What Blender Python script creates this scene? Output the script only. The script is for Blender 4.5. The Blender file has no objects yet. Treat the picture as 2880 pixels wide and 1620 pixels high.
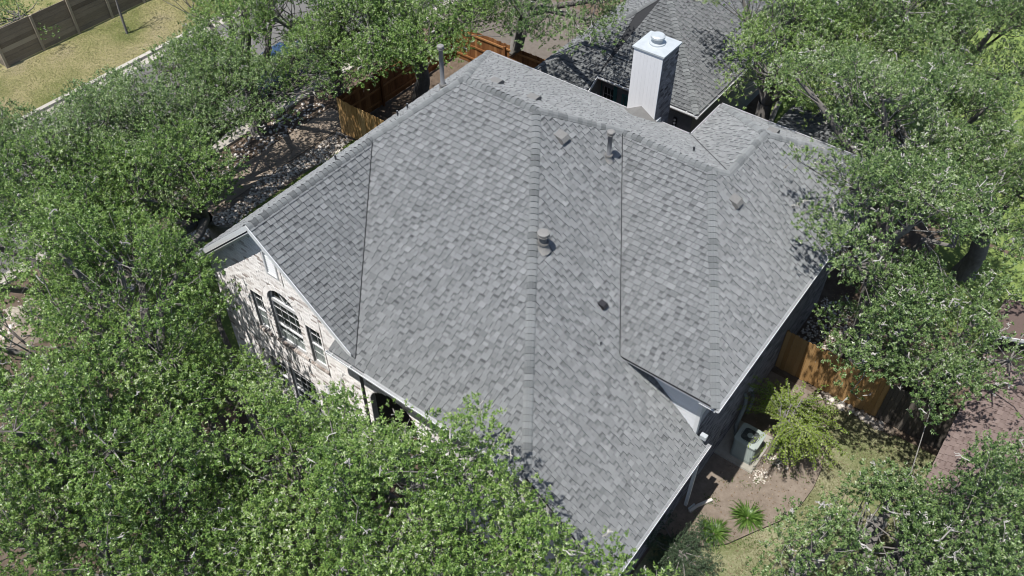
import bpy, math, random
import numpy as np
from mathutils import Matrix, Vector

# ------------------------------------------------------------------ camera, light, exposure
scene = bpy.context.scene
COL = scene.collection
camd = bpy.data.cameras.new("camera"); camo = bpy.data.objects.new("camera", camd); COL.objects.link(camo)
CAM = Vector((13.1953, -15.5684, 22.9637))
_r = Vector((0.8001, 0.5999, 0.0053)); _u = Vector((-0.4366, 0.5761, 0.6910)); _f = Vector((-0.4115, 0.5552, -0.7228))
camo.matrix_world = Matrix(((_r.x, _u.x, -_f.x, CAM.x), (_r.y, _u.y, -_f.y, CAM.y), (_r.z, _u.z, -_f.z, CAM.z), (0, 0, 0, 1)))
camd.lens = 31.017; camd.sensor_width = 36.0; camd.clip_start = .1; camd.clip_end = 4000
scene.camera = camo

SUN_EL, SUN_AZ = math.radians(68.8), math.radians(-98.5)     # azimuth from +x towards +y
SUND = Vector((math.cos(SUN_EL)*math.cos(SUN_AZ), math.cos(SUN_EL)*math.sin(SUN_AZ), math.sin(SUN_EL)))
world = bpy.data.worlds.new("World"); scene.world = world; world.use_nodes = True
wn = world.node_tree.nodes; wl = world.node_tree.links
sky = wn.new("ShaderNodeTexSky"); sky.sky_type = 'NISHITA'; sky.sun_disc = False
sky.sun_elevation = SUN_EL; sky.sun_rotation = math.atan2(SUND.x, SUND.y) % (2*math.pi)
sky.air_density = 1.0; sky.dust_density = 1.0; sky.ozone_density = 1.0
wl.new(sky.outputs[0], wn['Background'].inputs[0]); wn['Background'].inputs[1].default_value = 0.095
sund = bpy.data.lights.new("sun", 'SUN'); sund.energy = 4.4; sund.angle = math.radians(.53); sund.color = (1.0, .965, .91)
suno = bpy.data.objects.new("sun", sund); COL.objects.link(suno)
suno.rotation_euler = SUND.to_track_quat('Z', 'Y').to_euler(); suno.location = (0, 0, 60)
scene.view_settings.view_transform = 'Standard'; scene.view_settings.look = 'None'
scene.view_settings.exposure = 0.27; scene.view_settings.gamma = 1.0; scene.view_settings.use_curve_mapping = False
scene.render.engine = 'CYCLES'
scene.cycles.pixel_filter_type = 'BLACKMAN_HARRIS'; scene.cycles.filter_width = 1.0
scene.cycles.max_bounces = 6; scene.cycles.diffuse_bounces = 2; scene.cycles.glossy_bounces = 2; scene.cycles.transmission_bounces = 3
scene.cycles.transparent_max_bounces = 6

RN = random.Random(11)
NP = np.random.default_rng(5)

# ------------------------------------------------------------------ materials
def srgb(c): return tuple((x/12.92 if x <= .04045 else ((x+.055)/1.055)**2.4) for x in c)
def mat(name, stops, noise=8., namt=.25, rough=.8, bump=0., bscale=40., spec=.3, metal=0., trans=0., big=0., bigscale=.6, stretch=None, coords='Object'):
    """stops: list of (position, rgb) for the per-piece tone attribute; noise varies it further"""
    m = bpy.data.materials.new(name); m.use_nodes = True
    nt = m.node_tree; N = nt.nodes; L = nt.links
    b = N['Principled BSDF']; b.inputs['Roughness'].default_value = rough; b.inputs['Metallic'].default_value = metal
    b.inputs['Specular IOR Level'].default_value = spec
    if rough >= .9: b.inputs['Diffuse Roughness'].default_value = 1.0
    at = N.new('ShaderNodeAttribute'); at.attribute_name = 'tone'
    tc = N.new('ShaderNodeTexCoord')
    vec = tc.outputs[coords]
    if stretch:
        mp = N.new('ShaderNodeMapping'); mp.inputs['Scale'].default_value = stretch; L.new(vec, mp.inputs[0]); vec = mp.outputs[0]
    nz = N.new('ShaderNodeTexNoise'); nz.inputs['Scale'].default_value = noise; nz.inputs['Detail'].default_value = 4.; nz.inputs['Roughness'].default_value = .65
    L.new(vec, nz.inputs['Vector'])
    ma = N.new('ShaderNodeMath'); ma.operation = 'MULTIPLY_ADD'; ma.inputs[1].default_value = namt*2; 
    L.new(nz.outputs[0], ma.inputs[0])
    su = N.new('ShaderNodeMath'); su.operation = 'SUBTRACT'; su.inputs[1].default_value = namt
    L.new(at.outputs['Fac'], su.inputs[0]); L.new(su.outputs[0], ma.inputs[2])
    fac = ma.outputs[0]
    if big:
        n2 = N.new('ShaderNodeTexNoise'); n2.inputs['Scale'].default_value = bigscale; n2.inputs['Detail'].default_value = 3.
        L.new(tc.outputs[coords], n2.inputs['Vector'])
        m2 = N.new('ShaderNodeMath'); m2.operation = 'MULTIPLY_ADD'; m2.inputs[1].default_value = big*2
        s2 = N.new('ShaderNodeMath'); s2.operation = 'SUBTRACT'; s2.inputs[1].default_value = big
        L.new(fac, s2.inputs[0]); L.new(n2.outputs[0], m2.inputs[0]); L.new(s2.outputs[0], m2.inputs[2]); fac = m2.outputs[0]
    cr = N.new('ShaderNodeValToRGB'); e = cr.color_ramp.elements
    while len(e) < len(stops): e.new(.5)
    for k, (p, c) in enumerate(sorted(stops)):
        e[k].position = p; e[k].color = (*c, 1)
    L.new(fac, cr.inputs[0]); L.new(cr.outputs[0], b.inputs['Base Color'])
    if bump:
        n3 = N.new('ShaderNodeTexNoise'); n3.inputs['Scale'].default_value = bscale; n3.inputs['Detail'].default_value = 5.
        L.new(vec, n3.inputs['Vector'])
        bp = N.new('ShaderNodeBump'); bp.inputs['Strength'].default_value = bump; bp.inputs['Distance'].default_value = .02
        L.new(n3.outputs[0], bp.inputs['Height']); L.new(bp.outputs[0], b.inputs['Normal'])
    if trans:
        tr = N.new('ShaderNodeBsdfTranslucent'); hs = N.new('ShaderNodeHueSaturation'); hs.inputs['Value'].default_value = 1.5; hs.inputs['Saturation'].default_value = 1.15
        L.new(cr.outputs[0], hs.inputs['Color']); L.new(hs.outputs[0], tr.inputs[0])
        mx = N.new('ShaderNodeMixShader'); mx.inputs[0].default_value = trans
        L.new(b.outputs[0], mx.inputs[1]); L.new(tr.outputs[0], mx.inputs[2]); L.new(mx.outputs[0], N['Material Output'].inputs[0])
    return m
M = {}
M['shingle'] = mat('grey asphalt shingle', [(0, (.036, .039, .044)), (.35, (.135, .142, .147)), (.7, (.252, .263, .268)), (1, (.36, .371, .376))], 75, .22, .92, .5, 120, .15, big=.05, bigscale=.35)
M['cap'] = mat('ridge cap shingle', [(0, (.05, .053, .057)), (.5, (.198, .21, .214)), (1, (.265, .278, .282))], 60, .2, .92, .5, 120, .15)
M['deck'] = mat('dark roofing felt', [(0, (.035, .036, .04)), (1, (.06, .062, .066))], 20, .3, .95)
M['brown_shingle'] = mat('brown asphalt shingle', [(0, (.07, .05, .045)), (.4, (.16, .12, .11)), (.7, (.23, .18, .165)), (1, (.30, .245, .225))], 50, .22, .92, .4, 120, .15)
M['white'] = mat('white trim paint', [(0, (.62, .63, .65)), (1, (.78, .79, .80))], 9, .5, .5, .05, 30, .4, stretch=(1, 1, .3))
M['galv'] = mat('pale galvanised metal', [(0, (.42, .46, .48)), (1, (.62, .66, .68))], 6, .5, .45, .05, 30, .5, metal=.15)
M['guard'] = mat('ribbed grey leaf guard', [(0, (.16, .165, .17)), (1, (.50, .51, .52))], 3, .5, .6, .05, 30, .4)
M['ventgrey'] = mat('grey painted vent metal', [(0, (.12, .12, .118)), (1, (.235, .23, .22))], 14, .4, .6, .05, 30, .4)
M['pipegrey'] = mat('grey flue pipe metal', [(0, (.12, .125, .135)), (1, (.26, .265, .275))], 9, .5, .55, .05, 30, .4, stretch=(1, 1, .4))
M['black'] = mat('black vent plastic', [(0, (.015, .015, .017)), (1, (.04, .04, .045))], 20, .3, .6)
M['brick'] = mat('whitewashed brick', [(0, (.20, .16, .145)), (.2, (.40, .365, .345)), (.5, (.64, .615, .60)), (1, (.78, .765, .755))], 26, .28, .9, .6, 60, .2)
M['brickdark'] = mat('shade-darkened grey brown brick', [(0, (.06, .053, .052)), (.4, (.15, .14, .138)), (1, (.32, .305, .30))], 18, .3, .92, .6, 60, .2)  # dark brick; shade of the right wall and porch is put into this colour
M['brickred'] = mat('reddish sill brick', [(0, (.20, .15, .13)), (.5, (.42, .37, .34)), (1, (.68, .64, .61))], 25, .3, .9, .5, 60, .2)
M['mortar'] = mat('grey mortar', [(0, (.24, .23, .225)), (1, (.46, .45, .44))], 12, .5, .95, .4, 60, .1)
M['siding'] = mat('white painted siding', [(0, (.66, .68, .71)), (1, (.80, .81, .83))], 5, .45, .6, .05, 20, .35)
M['panel'] = mat('worn white chimney panel', [(0, (.36, .36, .36)), (.2, (.68, .68, .69)), (1, (.80, .80, .81))], 26, .32, .7, .2, 30, .3, stretch=(1, 1, .06))
M['glass'] = mat('dark window glass', [(0, (.012, .016, .018)), (1, (.05, .065, .065))], 1.3, .5, .06, 0, 1, .6)
M['blind'] = mat('pale window blind', [(0, (.25, .30, .29)), (1, (.42, .47, .45))], 5, .4, .3, 0, 1, .6, stretch=(.4, .4, 6))
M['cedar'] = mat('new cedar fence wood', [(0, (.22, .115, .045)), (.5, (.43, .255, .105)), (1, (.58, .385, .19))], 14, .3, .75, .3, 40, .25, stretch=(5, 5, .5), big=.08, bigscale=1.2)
M['cedardeep'] = mat('deep red brown cedar fence wood', [(0, (.09, .035, .012)), (.5, (.22, .095, .035)), (1, (.40, .20, .08))], 14, .34, .75, .3, 40, .25, stretch=(5, 5, .5), big=.14, bigscale=1.5)  # darker, redder copy of the cedar colours
M['oldwood'] = mat('weathered grey fence wood', [(0, (.05, .045, .04)), (.5, (.12, .105, .092)), (1, (.22, .195, .17))], 14, .34, .85, .3, 40, .2, stretch=(5, 5, .5), big=.12, bigscale=1.)
M['plank'] = mat('weathered brown plank', [(0, (.11, .09, .07)), (.5, (.25, .21, .165)), (1, (.42, .365, .29))], 9, .34, .85, .3, 40, .2, stretch=(4, .5, 5), big=.14, bigscale=.9)
M['bark'] = mat('grey oak bark', [(0, (.085, .076, .068)), (.5, (.19, .178, .165)), (1, (.33, .318, .30))], 9, .4, .95, 1., 25, .1, stretch=(1, 1, .35))
M['palebark'] = mat('pale lichen covered twigs', [(0, (.20, .19, .17)), (.5, (.36, .35, .325)), (1, (.52, .51, .48))], 14, .3, .9, .3, 40, .15)
M['leaf'] = mat('live oak leaves', [(0, (.020, .046, .010)), (.25, (.080, .155, .028)), (.52, (.165, .275, .058)), (.82, (.27, .37, .11)), (1, (.42, .45, .32))], .8, .2, .42, 0, 1, .6, trans=.16)
M['leafcool'] = mat('dusty live oak leaves', [(0, (.021, .043, .015)), (.25, (.072, .134, .034)), (.53, (.152, .240, .072)), (.82, (.255, .34, .13)), (1, (.42, .44, .35))], .8, .2, .42, 0, 1, .6, trans=.15)
M['leafbright'] = mat('yellow green myrtle leaves', [(0, (.08, .135, .02)), (.5, (.20, .28, .05)), (1, (.36, .43, .12))], 2, .2, .4, 0, 1, .45, trans=.3)
M['leafjuniper'] = mat('blue green juniper foliage', [(0, (.025, .045, .025)), (.5, (.06, .095, .05)), (1, (.11, .15, .09))], 2, .25, .6, 0, 1, .2, trans=.1)
M['blade'] = mat('strap leaves', [(0, (.03, .07, .012)), (.5, (.075, .15, .025)), (1, (.18, .27, .07))], 3, .2, .4, 0, 1, .4, trans=.2)
M['stripblade'] = mat('fresh grass blades', [(0, (.07, .14, .025)), (.5, (.17, .27, .06)), (1, (.33, .38, .14))], 2, .2, .6, 0, 1, .2, trans=.2)
M['drygrass'] = mat('dry lawn grass blades', [(0, (.085, .105, .035)), (.5, (.20, .20, .095)), (1, (.38, .35, .23))], 2, .2, .7, 0, 1, .2, trans=.15)
M['litter'] = mat('dry leaf litter', [(0, (.07, .045, .03)), (.5, (.20, .14, .09)), (1, (.38, .30, .21))], 5, .2, .8, 0, 1, .2)
M['soil'] = mat('brown soil', [(0, (.07, .05, .038)), (.5, (.15, .115, .088)), (1, (.25, .205, .165))], 3.5, .55, .95, .8, 30, .1, big=.2, bigscale=.5)
M['bed'] = mat('dusty planting bed soil', [(0, (.14, .112, .09)), (.5, (.235, .195, .16)), (1, (.34, .295, .25))], 5, .5, .95, .6, 50, .1, big=.2, bigscale=.7)
M['lawn'] = mat('patchy lawn', [(0, (.07, .10, .035)), (.4, (.165, .185, .085)), (.62, (.30, .29, .185)), (1, (.39, .36, .265))], 14, .3, .95, .8, 60, .1, big=.38, bigscale=.55)
M['farlawn'] = mat('parched lawn with shade patches', [(0, (.07, .115, .025)), (.35, (.17, .19, .065)), (.55, (.33, .30, .15)), (.75, (.36, .31, .20)), (1, (.24, .18, .125))], 9, .25, .95, .8, 60, .1, big=.5, bigscale=.35)  # dry grass and bare tan; the dark green patches paint in tree shade
M['greenlawn'] = mat('green grass strip', [(0, (.075, .13, .03)), (.5, (.185, .25, .075)), (1, (.33, .34, .16))], 16, .4, .95, .8, 60, .1, big=.2, bigscale=.9)
M['asphalt'] = mat('grey street asphalt', [(0, (.145, .142, .136)), (1, (.225, .22, .21))], 25, .4, .9, .3, 120, .2, big=.25, bigscale=.3)
M['concrete'] = mat('tan concrete', [(0, (.26, .215, .17)), (1, (.40, .335, .275))], 9, .4, .92, .2, 80, .15, big=.25, bigscale=.6)
M['browncrete'] = mat('tree-shaded brown driveway concrete', [(0, (.11, .095, .08)), (1, (.22, .195, .17))], 6, .5, .92, .2, 60, .15, big=.2, bigscale=.5)  # brown concrete, darkened to put the tree shade into its colour
M['kerb'] = mat('pale kerb concrete', [(0, (.38, .355, .31)), (1, (.58, .55, .49))], 6, .5, .9, .2, 60, .15)
M['slab'] = mat('stained concrete slab', [(0, (.25, .235, .20)), (1, (.47, .45, .40))], 6, .5, .9, .2, 60, .15)
M['stone'] = mat('pale river stone', [(0, (.24, .19, .16)), (.4, (.52, .46, .40)), (1, (.78, .74, .69))], 12, .25, .85, .4, 40, .2)
M['boulder'] = mat('limestone boulder', [(0, (.26, .23, .19)), (1, (.55, .50, .42))], 4, .5, .95, 1., 12, .1)
M['acbody'] = mat('pale grey green enamel', [(0, (.30, .35, .33)), (1, (.38, .43, .41))], 4, .5, .45, 0, 1, .4)
M['acdark'] = mat('condenser coil grille', [(0, (.06, .07, .07)), (1, (.14, .16, .155))], 20, .4, .6)
M['foam'] = mat('weathered pipe insulation', [(0, (.10, .115, .11)), (1, (.26, .28, .27))], 14, .5, .8, .5, 30, .2)
M['plastic'] = mat('pale beige plastic', [(0, (.48, .46, .43)), (1, (.64, .62, .58))], 6, .4, .5)
M['hose'] = mat('grey green garden hose', [(0, (.16, .18, .16)), (1, (.32, .34, .31))], 10, .4, .5)
M['greenplastic'] = mat('dark green plastic', [(0, (.006, .035, .028)), (1, (.02, .085, .06))], 10, .4, .4)
M['teal'] = mat('teal painted wood', [(0, (.03, .11, .12)), (1, (.07, .20, .20))], 8, .4, .6)
M['greysiding'] = mat('grey horizontal siding', [(0, (.14, .145, .15)), (1, (.24, .245, .25))], 6, .4, .8)
M['carblue'] = mat('blue car paint', [(0, (.025, .05, .10)), (1, (.05, .09, .16))], 3, .3, .2, 0, 1, .6)
M['tyre'] = mat('black rubber', [(0, (.012, .012, .012)), (1, (.03, .03, .03))], 20, .3, .8)
M['edging'] = mat('dark steel edging', [(0, (.02, .018, .016)), (1, (.06, .05, .045))], 20, .3, .7)
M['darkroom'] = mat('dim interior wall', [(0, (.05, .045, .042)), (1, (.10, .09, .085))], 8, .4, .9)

# ------------------------------------------------------------------ builders
def link(o, parent=None):
    COL.objects.link(o)
    if parent is not None:
        o.parent = parent
    return o
def wloc(o):
    v = Vector((0, 0, 0))
    while o is not None:
        v += o.location; o = o.parent
    return v
def raw_mesh(name, V, F, material, tone=None, smooth=False):
    """V: Nx3 array; F: list of index tuples or an Mx3/Mx4 array; tone: one float per face"""
    me = bpy.data.meshes.new(name)
    if isinstance(F, np.ndarray):
        V = np.asarray(V, np.float32); k = F.shape[1]; n = len(F)
        me.vertices.add(len(V)); me.vertices.foreach_set('co', V.ravel())
        me.loops.add(n*k); me.loops.foreach_set('vertex_index', F.astype(np.int32).ravel())
        me.polygons.add(n); me.polygons.foreach_set('loop_start', np.arange(0, n*k, k, dtype=np.int32))
        me.update(calc_edges=True)
    else:
        me.from_pydata([tuple(v) for v in V], [], F); me.update()
    n = len(me.polygons)
    a = me.attributes.new('tone', 'FLOAT', 'FACE')
    t = np.full(n, .5, np.float32) if tone is None else (np.full(n, tone, np.float32) if np.isscalar(tone) else np.asarray(tone, np.float32))
    a.data.foreach_set('value', t)
    if smooth: me.polygons.foreach_set('use_smooth', np.ones(n, bool))
    if material is not None: me.materials.append(material)
    return me
class MB:
    """collects polygons in world coordinates"""
    def __init__(s): s.V = []; s.F = []; s.T = []; s.tone = .5
    def poly(s, pts, tone=None):
        i = len(s.V); s.V += [tuple(p) for p in pts]; s.F.append(tuple(range(i, i+len(pts)))); s.T.append(s.tone if tone is None else tone)
    def hexa(s, b, t, tone=None, bottom=True):
        """b, t: lists of 4 corners, counter-clockwise seen from above"""
        tn = s.tone if tone is None else tone
        i = len(s.V); s.V += [tuple(p) for p in b]+[tuple(p) for p in t]
        f = [(i+4, i+5, i+6, i+7)]+[(i+k, i+(k+1) % 4, i+4+(k+1) % 4, i+4+k) for k in range(4)]
        if bottom: f.append((i+3, i+2, i+1, i))
        s.F += f; s.T += [tn]*len(f)
    def box(s, x0, x1, y0, y1, z0, z1, tone=None):
        s.hexa([(x0, y0, z0), (x1, y0, z0), (x1, y1, z0), (x0, y1, z0)], [(x0, y0, z1), (x1, y0, z1), (x1, y1, z1), (x0, y1, z1)], tone)
    def beam(s, A, B, w, h, up=(0, 0, 1), tone=None):
        A = Vector(A); B = Vector(B); d = (B-A).normalized(); r = d.cross(Vector(up)).normalized()*(w/2); u = r.cross(d).normalized()*(h/2)
        s.hexa([A-r-u, A+r-u, B+r-u, B-r-u], [A-r+u, A+r+u, B+r+u, B-r+u], tone)
    def tube(s, P, R, n=8, tone=None, cap=True):
        tn = s.tone if tone is None else tone
        P = [Vector(p) for p in P]; base = len(s.V); ref = None
        for k, p in enumerate(P):
            d = (P[min(k+1, len(P)-1)]-P[max(k-1, 0)]).normalized()
            if ref is None: ref = Vector((1, 0, 0)) if abs(d.x) < .8 else Vector((0, 1, 0))
            a = d.cross(ref).normalized(); b = d.cross(a); ref = b.cross(d) if False else ref
            r = R[k] if isinstance(R, (list, tuple)) else R
            for j in range(n):
                t = 2*math.pi*j/n; s.V.append(tuple(p+a*math.cos(t)*r+b*math.sin(t)*r))
        for k in range(len(P)-1):
            for j in range(n):
                s.F.append((base+k*n+j, base+k*n+(j+1) % n, base+(k+1)*n+(j+1) % n, base+(k+1)*n+j)); s.T.append(tn)
        if cap:
            s.F.append(tuple(base+j for j in range(n))); s.T.append(tn)
            s.F.append(tuple(base+(len(P)-1)*n+j for j in reversed(range(n)))); s.T.append(tn)
    def disc(s, c, r, n=20, tone=None, z=None):
        s.poly([(c[0]+r*math.cos(2*math.pi*k/n), c[1]+r*math.sin(2*math.pi*k/n), c[2]) for k in range(n)], tone)
    def build(s, name, material, parent=None, smooth=False, kind=None):
        V = np.array(s.V, float)
        if parent is not None: V = V-np.array(wloc(parent))
        o = bpy.data.objects.new(name, raw_mesh(name, V, s.F, material, s.T, smooth)); link(o, parent)
        if kind: o['kind'] = kind
        return o
def tag(o, label, cat, group=None):
    o['label'] = label; o['category'] = cat
    if group: o['group'] = group
    return o
def thing(name, label, cat, loc=(0, 0, 0), group=None):
    o = bpy.data.objects.new(name, None); o.empty_display_size = .3; link(o); o.location = loc
    return tag(o, label, cat, group)
def structure(o): o['kind'] = 'structure'; return o
def np_obj(name, V, F, material, tone, parent=None, kind=None, smooth=False):
    if parent is not None: V = V-np.array(wloc(parent))
    o = bpy.data.objects.new(name, raw_mesh(name, V, F, material, tone, smooth)); link(o, parent)
    if kind: o['kind'] = kind
    return o
def clip(poly, conv):
    """Sutherland-Hodgman clip of poly by a convex ccw polygon, both 2D"""
    out = poly
    n = len(conv)
    for i in range(n):
        ax, ay = conv[i]; bx, by = conv[(i+1) % n]; ex, ey = bx-ax, by-ay
        inp = out; out = []
        if not inp: return []
        px, py = inp[-1]; ps = ex*(py-ay)-ey*(px-ax)
        for (qx, qy) in inp:
            qs = ex*(qy-ay)-ey*(qx-ax)
            if qs >= 0:
                if ps < 0:
                    t = ps/(ps-qs); out.append((px+(qx-px)*t, py+(qy-py)*t))
                out.append((qx, qy))
            elif ps >= 0:
                t = ps/(ps-qs); out.append((px+(qx-px)*t, py+(qy-py)*t))
            px, py, ps = qx, qy, qs
    return out
def ccw(p):
    a = sum(p[i][0]*p[(i+1) % len(p)][1]-p[(i+1) % len(p)][0]*p[i][1] for i in range(len(p)))
    return p if a > 0 else p[::-1]
def area2(p): return .5*abs(sum(p[i][0]*p[(i+1) % len(p)][1]-p[(i+1) % len(p)][0]*p[i][1] for i in range(len(p))))

# ------------------------------------------------------------------ shingled roofs
EXP = .15
class Roof:
    """gathers shingle pieces from several planes; the nearest become objects of their own"""
    def __init__(s): s.P = []
    def plane(s, z0, gx, gy, polys, eave, seed, tone=0.):
        """z = z0 - gx*x - gy*y (one of gx, gy is zero); polys: convex plan polygons; eave: signed plan distance along the fall"""
        rn = random.Random(seed)
        ax = 0 if gx else 1; g = gx if gx else gy; sg = 1 if g > 0 else -1; t = abs(g)
        dp = EXP/math.sqrt(1+t*t)                              # plan depth of a course
        nrm = Vector((gx, gy, 1)).normalized()
        # 2D frame: (s, d) with d = distance along the fall in plan, s = the other axis
        for poly in polys:
            pp = ccw([((p[1], p[0]*sg) if ax == 0 else (p[0], p[1]*sg)) for p in poly])
            dmin = min(p[1] for p in pp); dmax = max(p[1] for p in pp); smin = min(p[0] for p in pp); smax = max(p[0] for p in pp)
            k0 = math.floor((eave-dmax)/dp); k1 = math.ceil((eave-dmin)/dp)
            for k in range(k0, k1):
                rk = random.Random(seed*1000+k)
                d1 = eave-k*dp; d0 = d1-dp
                x = -40+rk.random(); ph = rk.random() < .5; crs = rk.uniform(-.05, .05)
                while x < smax:
                    raised = ph; ph = not ph
                    w = rk.choice((rk.uniform(.09, .15), rk.uniform(.13, .24))) if raised else rk.uniform(.08, .17)
                    tn = .62+rk.gauss(0, .042)+(0 if raised else -.03)+crs*.4+tone+rk.choice((-.06, 0, 0, .05))
                    if x+w > smin:
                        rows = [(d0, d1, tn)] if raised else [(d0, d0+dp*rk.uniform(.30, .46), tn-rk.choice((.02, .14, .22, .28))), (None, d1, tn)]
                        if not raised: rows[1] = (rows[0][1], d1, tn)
                        pieces = []
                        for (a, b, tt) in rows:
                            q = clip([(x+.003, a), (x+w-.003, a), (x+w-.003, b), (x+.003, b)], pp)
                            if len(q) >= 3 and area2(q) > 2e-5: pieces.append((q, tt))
                        if pieces:
                            full = sum(area2(q) for q, _ in pieces) > .8*dp*w
                            hb = .034 if raised else .023
                            s.P.append((pieces, hb, d0, dp, ax, sg, z0, gx, gy, nrm, full))
                    x += w
    @staticmethod
    def emit(mb, rec):
        pieces, hb, d0, dp, ax, sg, z0, gx, gy, nrm, full = rec
        for q, tt in pieces:
            top = []; bot = []
            for (a, d) in q:
                X, Y = (d*sg, a) if ax == 0 else (a, d*sg)
                h = .006+(hb-.006)*max(0, min(1, (d-d0)/dp))
                P = Vector((X, Y, z0-gx*X-gy*Y)); top.append(P+nrm*h); bot.append(P-nrm*.002)
            # orientation: make the top face up
            n = (top[1]-top[0]).cross(top[2]-top[0])
            if n.dot(nrm) < 0: top.reverse(); bot.reverse()
            i = len(mb.V); m = len(top); mb.V += [tuple(v) for v in top]+[tuple(v) for v in bot]
            mb.F.append(tuple(range(i, i+m))); mb.T.append(tt)
            for j in range(m):
                jj = (j+1) % m; mb.F.append((i+j, i+m+j, i+m+jj, i+jj)); mb.T.append(-.6)
    def build(s, parent, material, nsingle, aim, skip=None):
        """aim: point the single shingles gather round"""
        def centre(r):
            q = r[0][0][0]; a = sum(p[0] for p in q)/len(q); d = sum(p[1] for p in q)/len(q)
            return (d*r[5], a) if r[4] == 0 else (a, d*r[5])
        order = sorted(range(len(s.P)), key=lambda i: (not s.P[i][10], (Vector((*centre(s.P[i]), 0))-Vector((aim[0], aim[1], 0))).length))
        single = set(order[:nsingle])
        for i in order[:nsingle]:
            mb = MB(); Roof.emit(mb, s.P[i]); mb.build('shingle', material, parent)
        mb = MB()
        for i, r in enumerate(s.P):
            if i not in single: Roof.emit(mb, r)
        mb.build('shingle_courses', material, parent, kind='stuff')
def roof_deck(mb, z0, gx, gy, polys, th=.06):
    for poly in polys:
        poly = ccw(list(poly))
        t = [(x, y, z0-gx*x-gy*y-.006) for x, y in poly]; b = [(x, y, z-th) for x, y, z in t]
        mb.poly(t); mb.poly(b[::-1])
        for k in range(len(t)):
            kk = (k+1) % len(t); mb.poly([b[k], b[kk], t[kk], t[k]])
def ridge_caps(parent, A, B, fL, fR, material, step=.16, w=.125, seed=1):
    """bent caps laid from A to B, each lapping the one before; fL, fR: plan fall directions with slope (x, y, t)"""
    A = Vector(A); B = Vector(B); L = (B-A).length; d = (B-A)/L; rn = random.Random(seed)
    def side(f):
        nn = Vector((f[0]*f[2], f[1]*f[2], 1)).normalized()      # plane normal
        v = nn.cross(d).normalized()
        if v.dot(Vector((f[0], f[1], -f[2]))) < 0: v = -v
        return v, nn
    vl, nl = side(fL); vr, nr = side(fR); up = (nl+nr).normalized()
    n = max(1, int(round(L/step))); st = L/n
    for k in range(n):
        j = rn.uniform(-.006, .006)
        s0 = k*st-.01; s1 = (k+1)*st+.045
        h0, h1 = .062, .030                                    # exposed (start) end is raised
        mb = MB(); tn = rn.uniform(.3, .75)
        rows = []
        for s_, h in ((s0, h0), (s1, h1)):
            c = A+d*s_
            rows.append([c+vl*(w+j)+nl*(h*.55), c+vl*.05+nl*h, c+up*(h-.004), c+vr*.05+nr*h, c+vr*(w+j)+nr*(h*.55)])
        lo = [[p-up*.02 for p in r] for r in rows]
        for i in range(4):
            q = [rows[0][i], rows[0][i+1], rows[1][i+1], rows[1][i]]
            if (q[1]-q[0]).cross(q[2]-q[0]).dot(up) < 0: q.reverse()
            mb.poly(q, tn)
            mb.poly([rows[0][i], lo[0][i], lo[0][i+1], rows[0][i+1]], -.6)
        mb.poly([rows[0][0], rows[1][0], lo[1][0], lo[0][0]], tn-.3); mb.poly([rows[0][4], rows[1][4], lo[1][4], lo[0][4]], tn-.3)
        mb.build('ridge_cap', material, parent)

# ------------------------------------------------------------------ brick walls
def bricks(parent, axis, pos, out, a0, a1, z0, z1, inside, material, nsingle, seed, key=None, bl=.2, bh=.066, j=.011):
    """running-bond bricks on the plane axis=pos facing `out` (+1/-1); inside(a, z) says where wall is visible"""
    rn = random.Random(seed); recs = []
    nrow = int((z1-z0)/(bh+j))
    for r in range(nrow):
        z = z0+r*(bh+j); off = (bl+j)/2 if r % 2 else 0
        a = a0-off
        while a < a1:
            lo, hi = max(a, a0), min(a+bl, a1)
            segs = []
            cur = None; N = 6
            for i in range(N):                                 # split where openings interrupt the brick
                c = lo+(hi-lo)*(i+.5)/N
                ok = hi-lo > .03 and inside(c, z+bh*.5)
                if ok: cur = (cur[0], lo+(hi-lo)*(i+1)/N) if cur else (lo+(hi-lo)*i/N, lo+(hi-lo)*(i+1)/N)
                elif cur: segs.append(cur); cur = None
            if cur: segs.append(cur)
            for (s0, s1) in segs: recs.append((s0, s1, z, rn.uniform(.004, .013), min(1, max(0, rn.choice((rn.gauss(.74, .14), rn.gauss(.74, .14), rn.gauss(.66, .18), rn.gauss(.40, .2)))))))
            a += bl+j
    order = sorted(range(len(recs)), key=key and (lambda i: key(recs[i])) or (lambda i: -recs[i][2]))
    single = order[:nsingle]; ss = set(single)
    def emit(mb, rec):
        s0, s1, z, pr, tn = rec; p0, p1 = pos-out*.01, pos+out*pr
        lo, hi = min(p0, p1), max(p0, p1)
        if axis == 'y': mb.box(s0, s1, lo, hi, z, z+bh, tn)
        else: mb.box(lo, hi, s0, s1, z, z+bh, tn)
    for i in single:
        mb = MB(); emit(mb, recs[i]); mb.build('brick', material, parent)
    mb = MB()
    for i, r in enumerate(recs):
        if i not in ss: emit(mb, r)
    if mb.V: mb.build('brick_courses', material, parent, kind='stuff')

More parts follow.
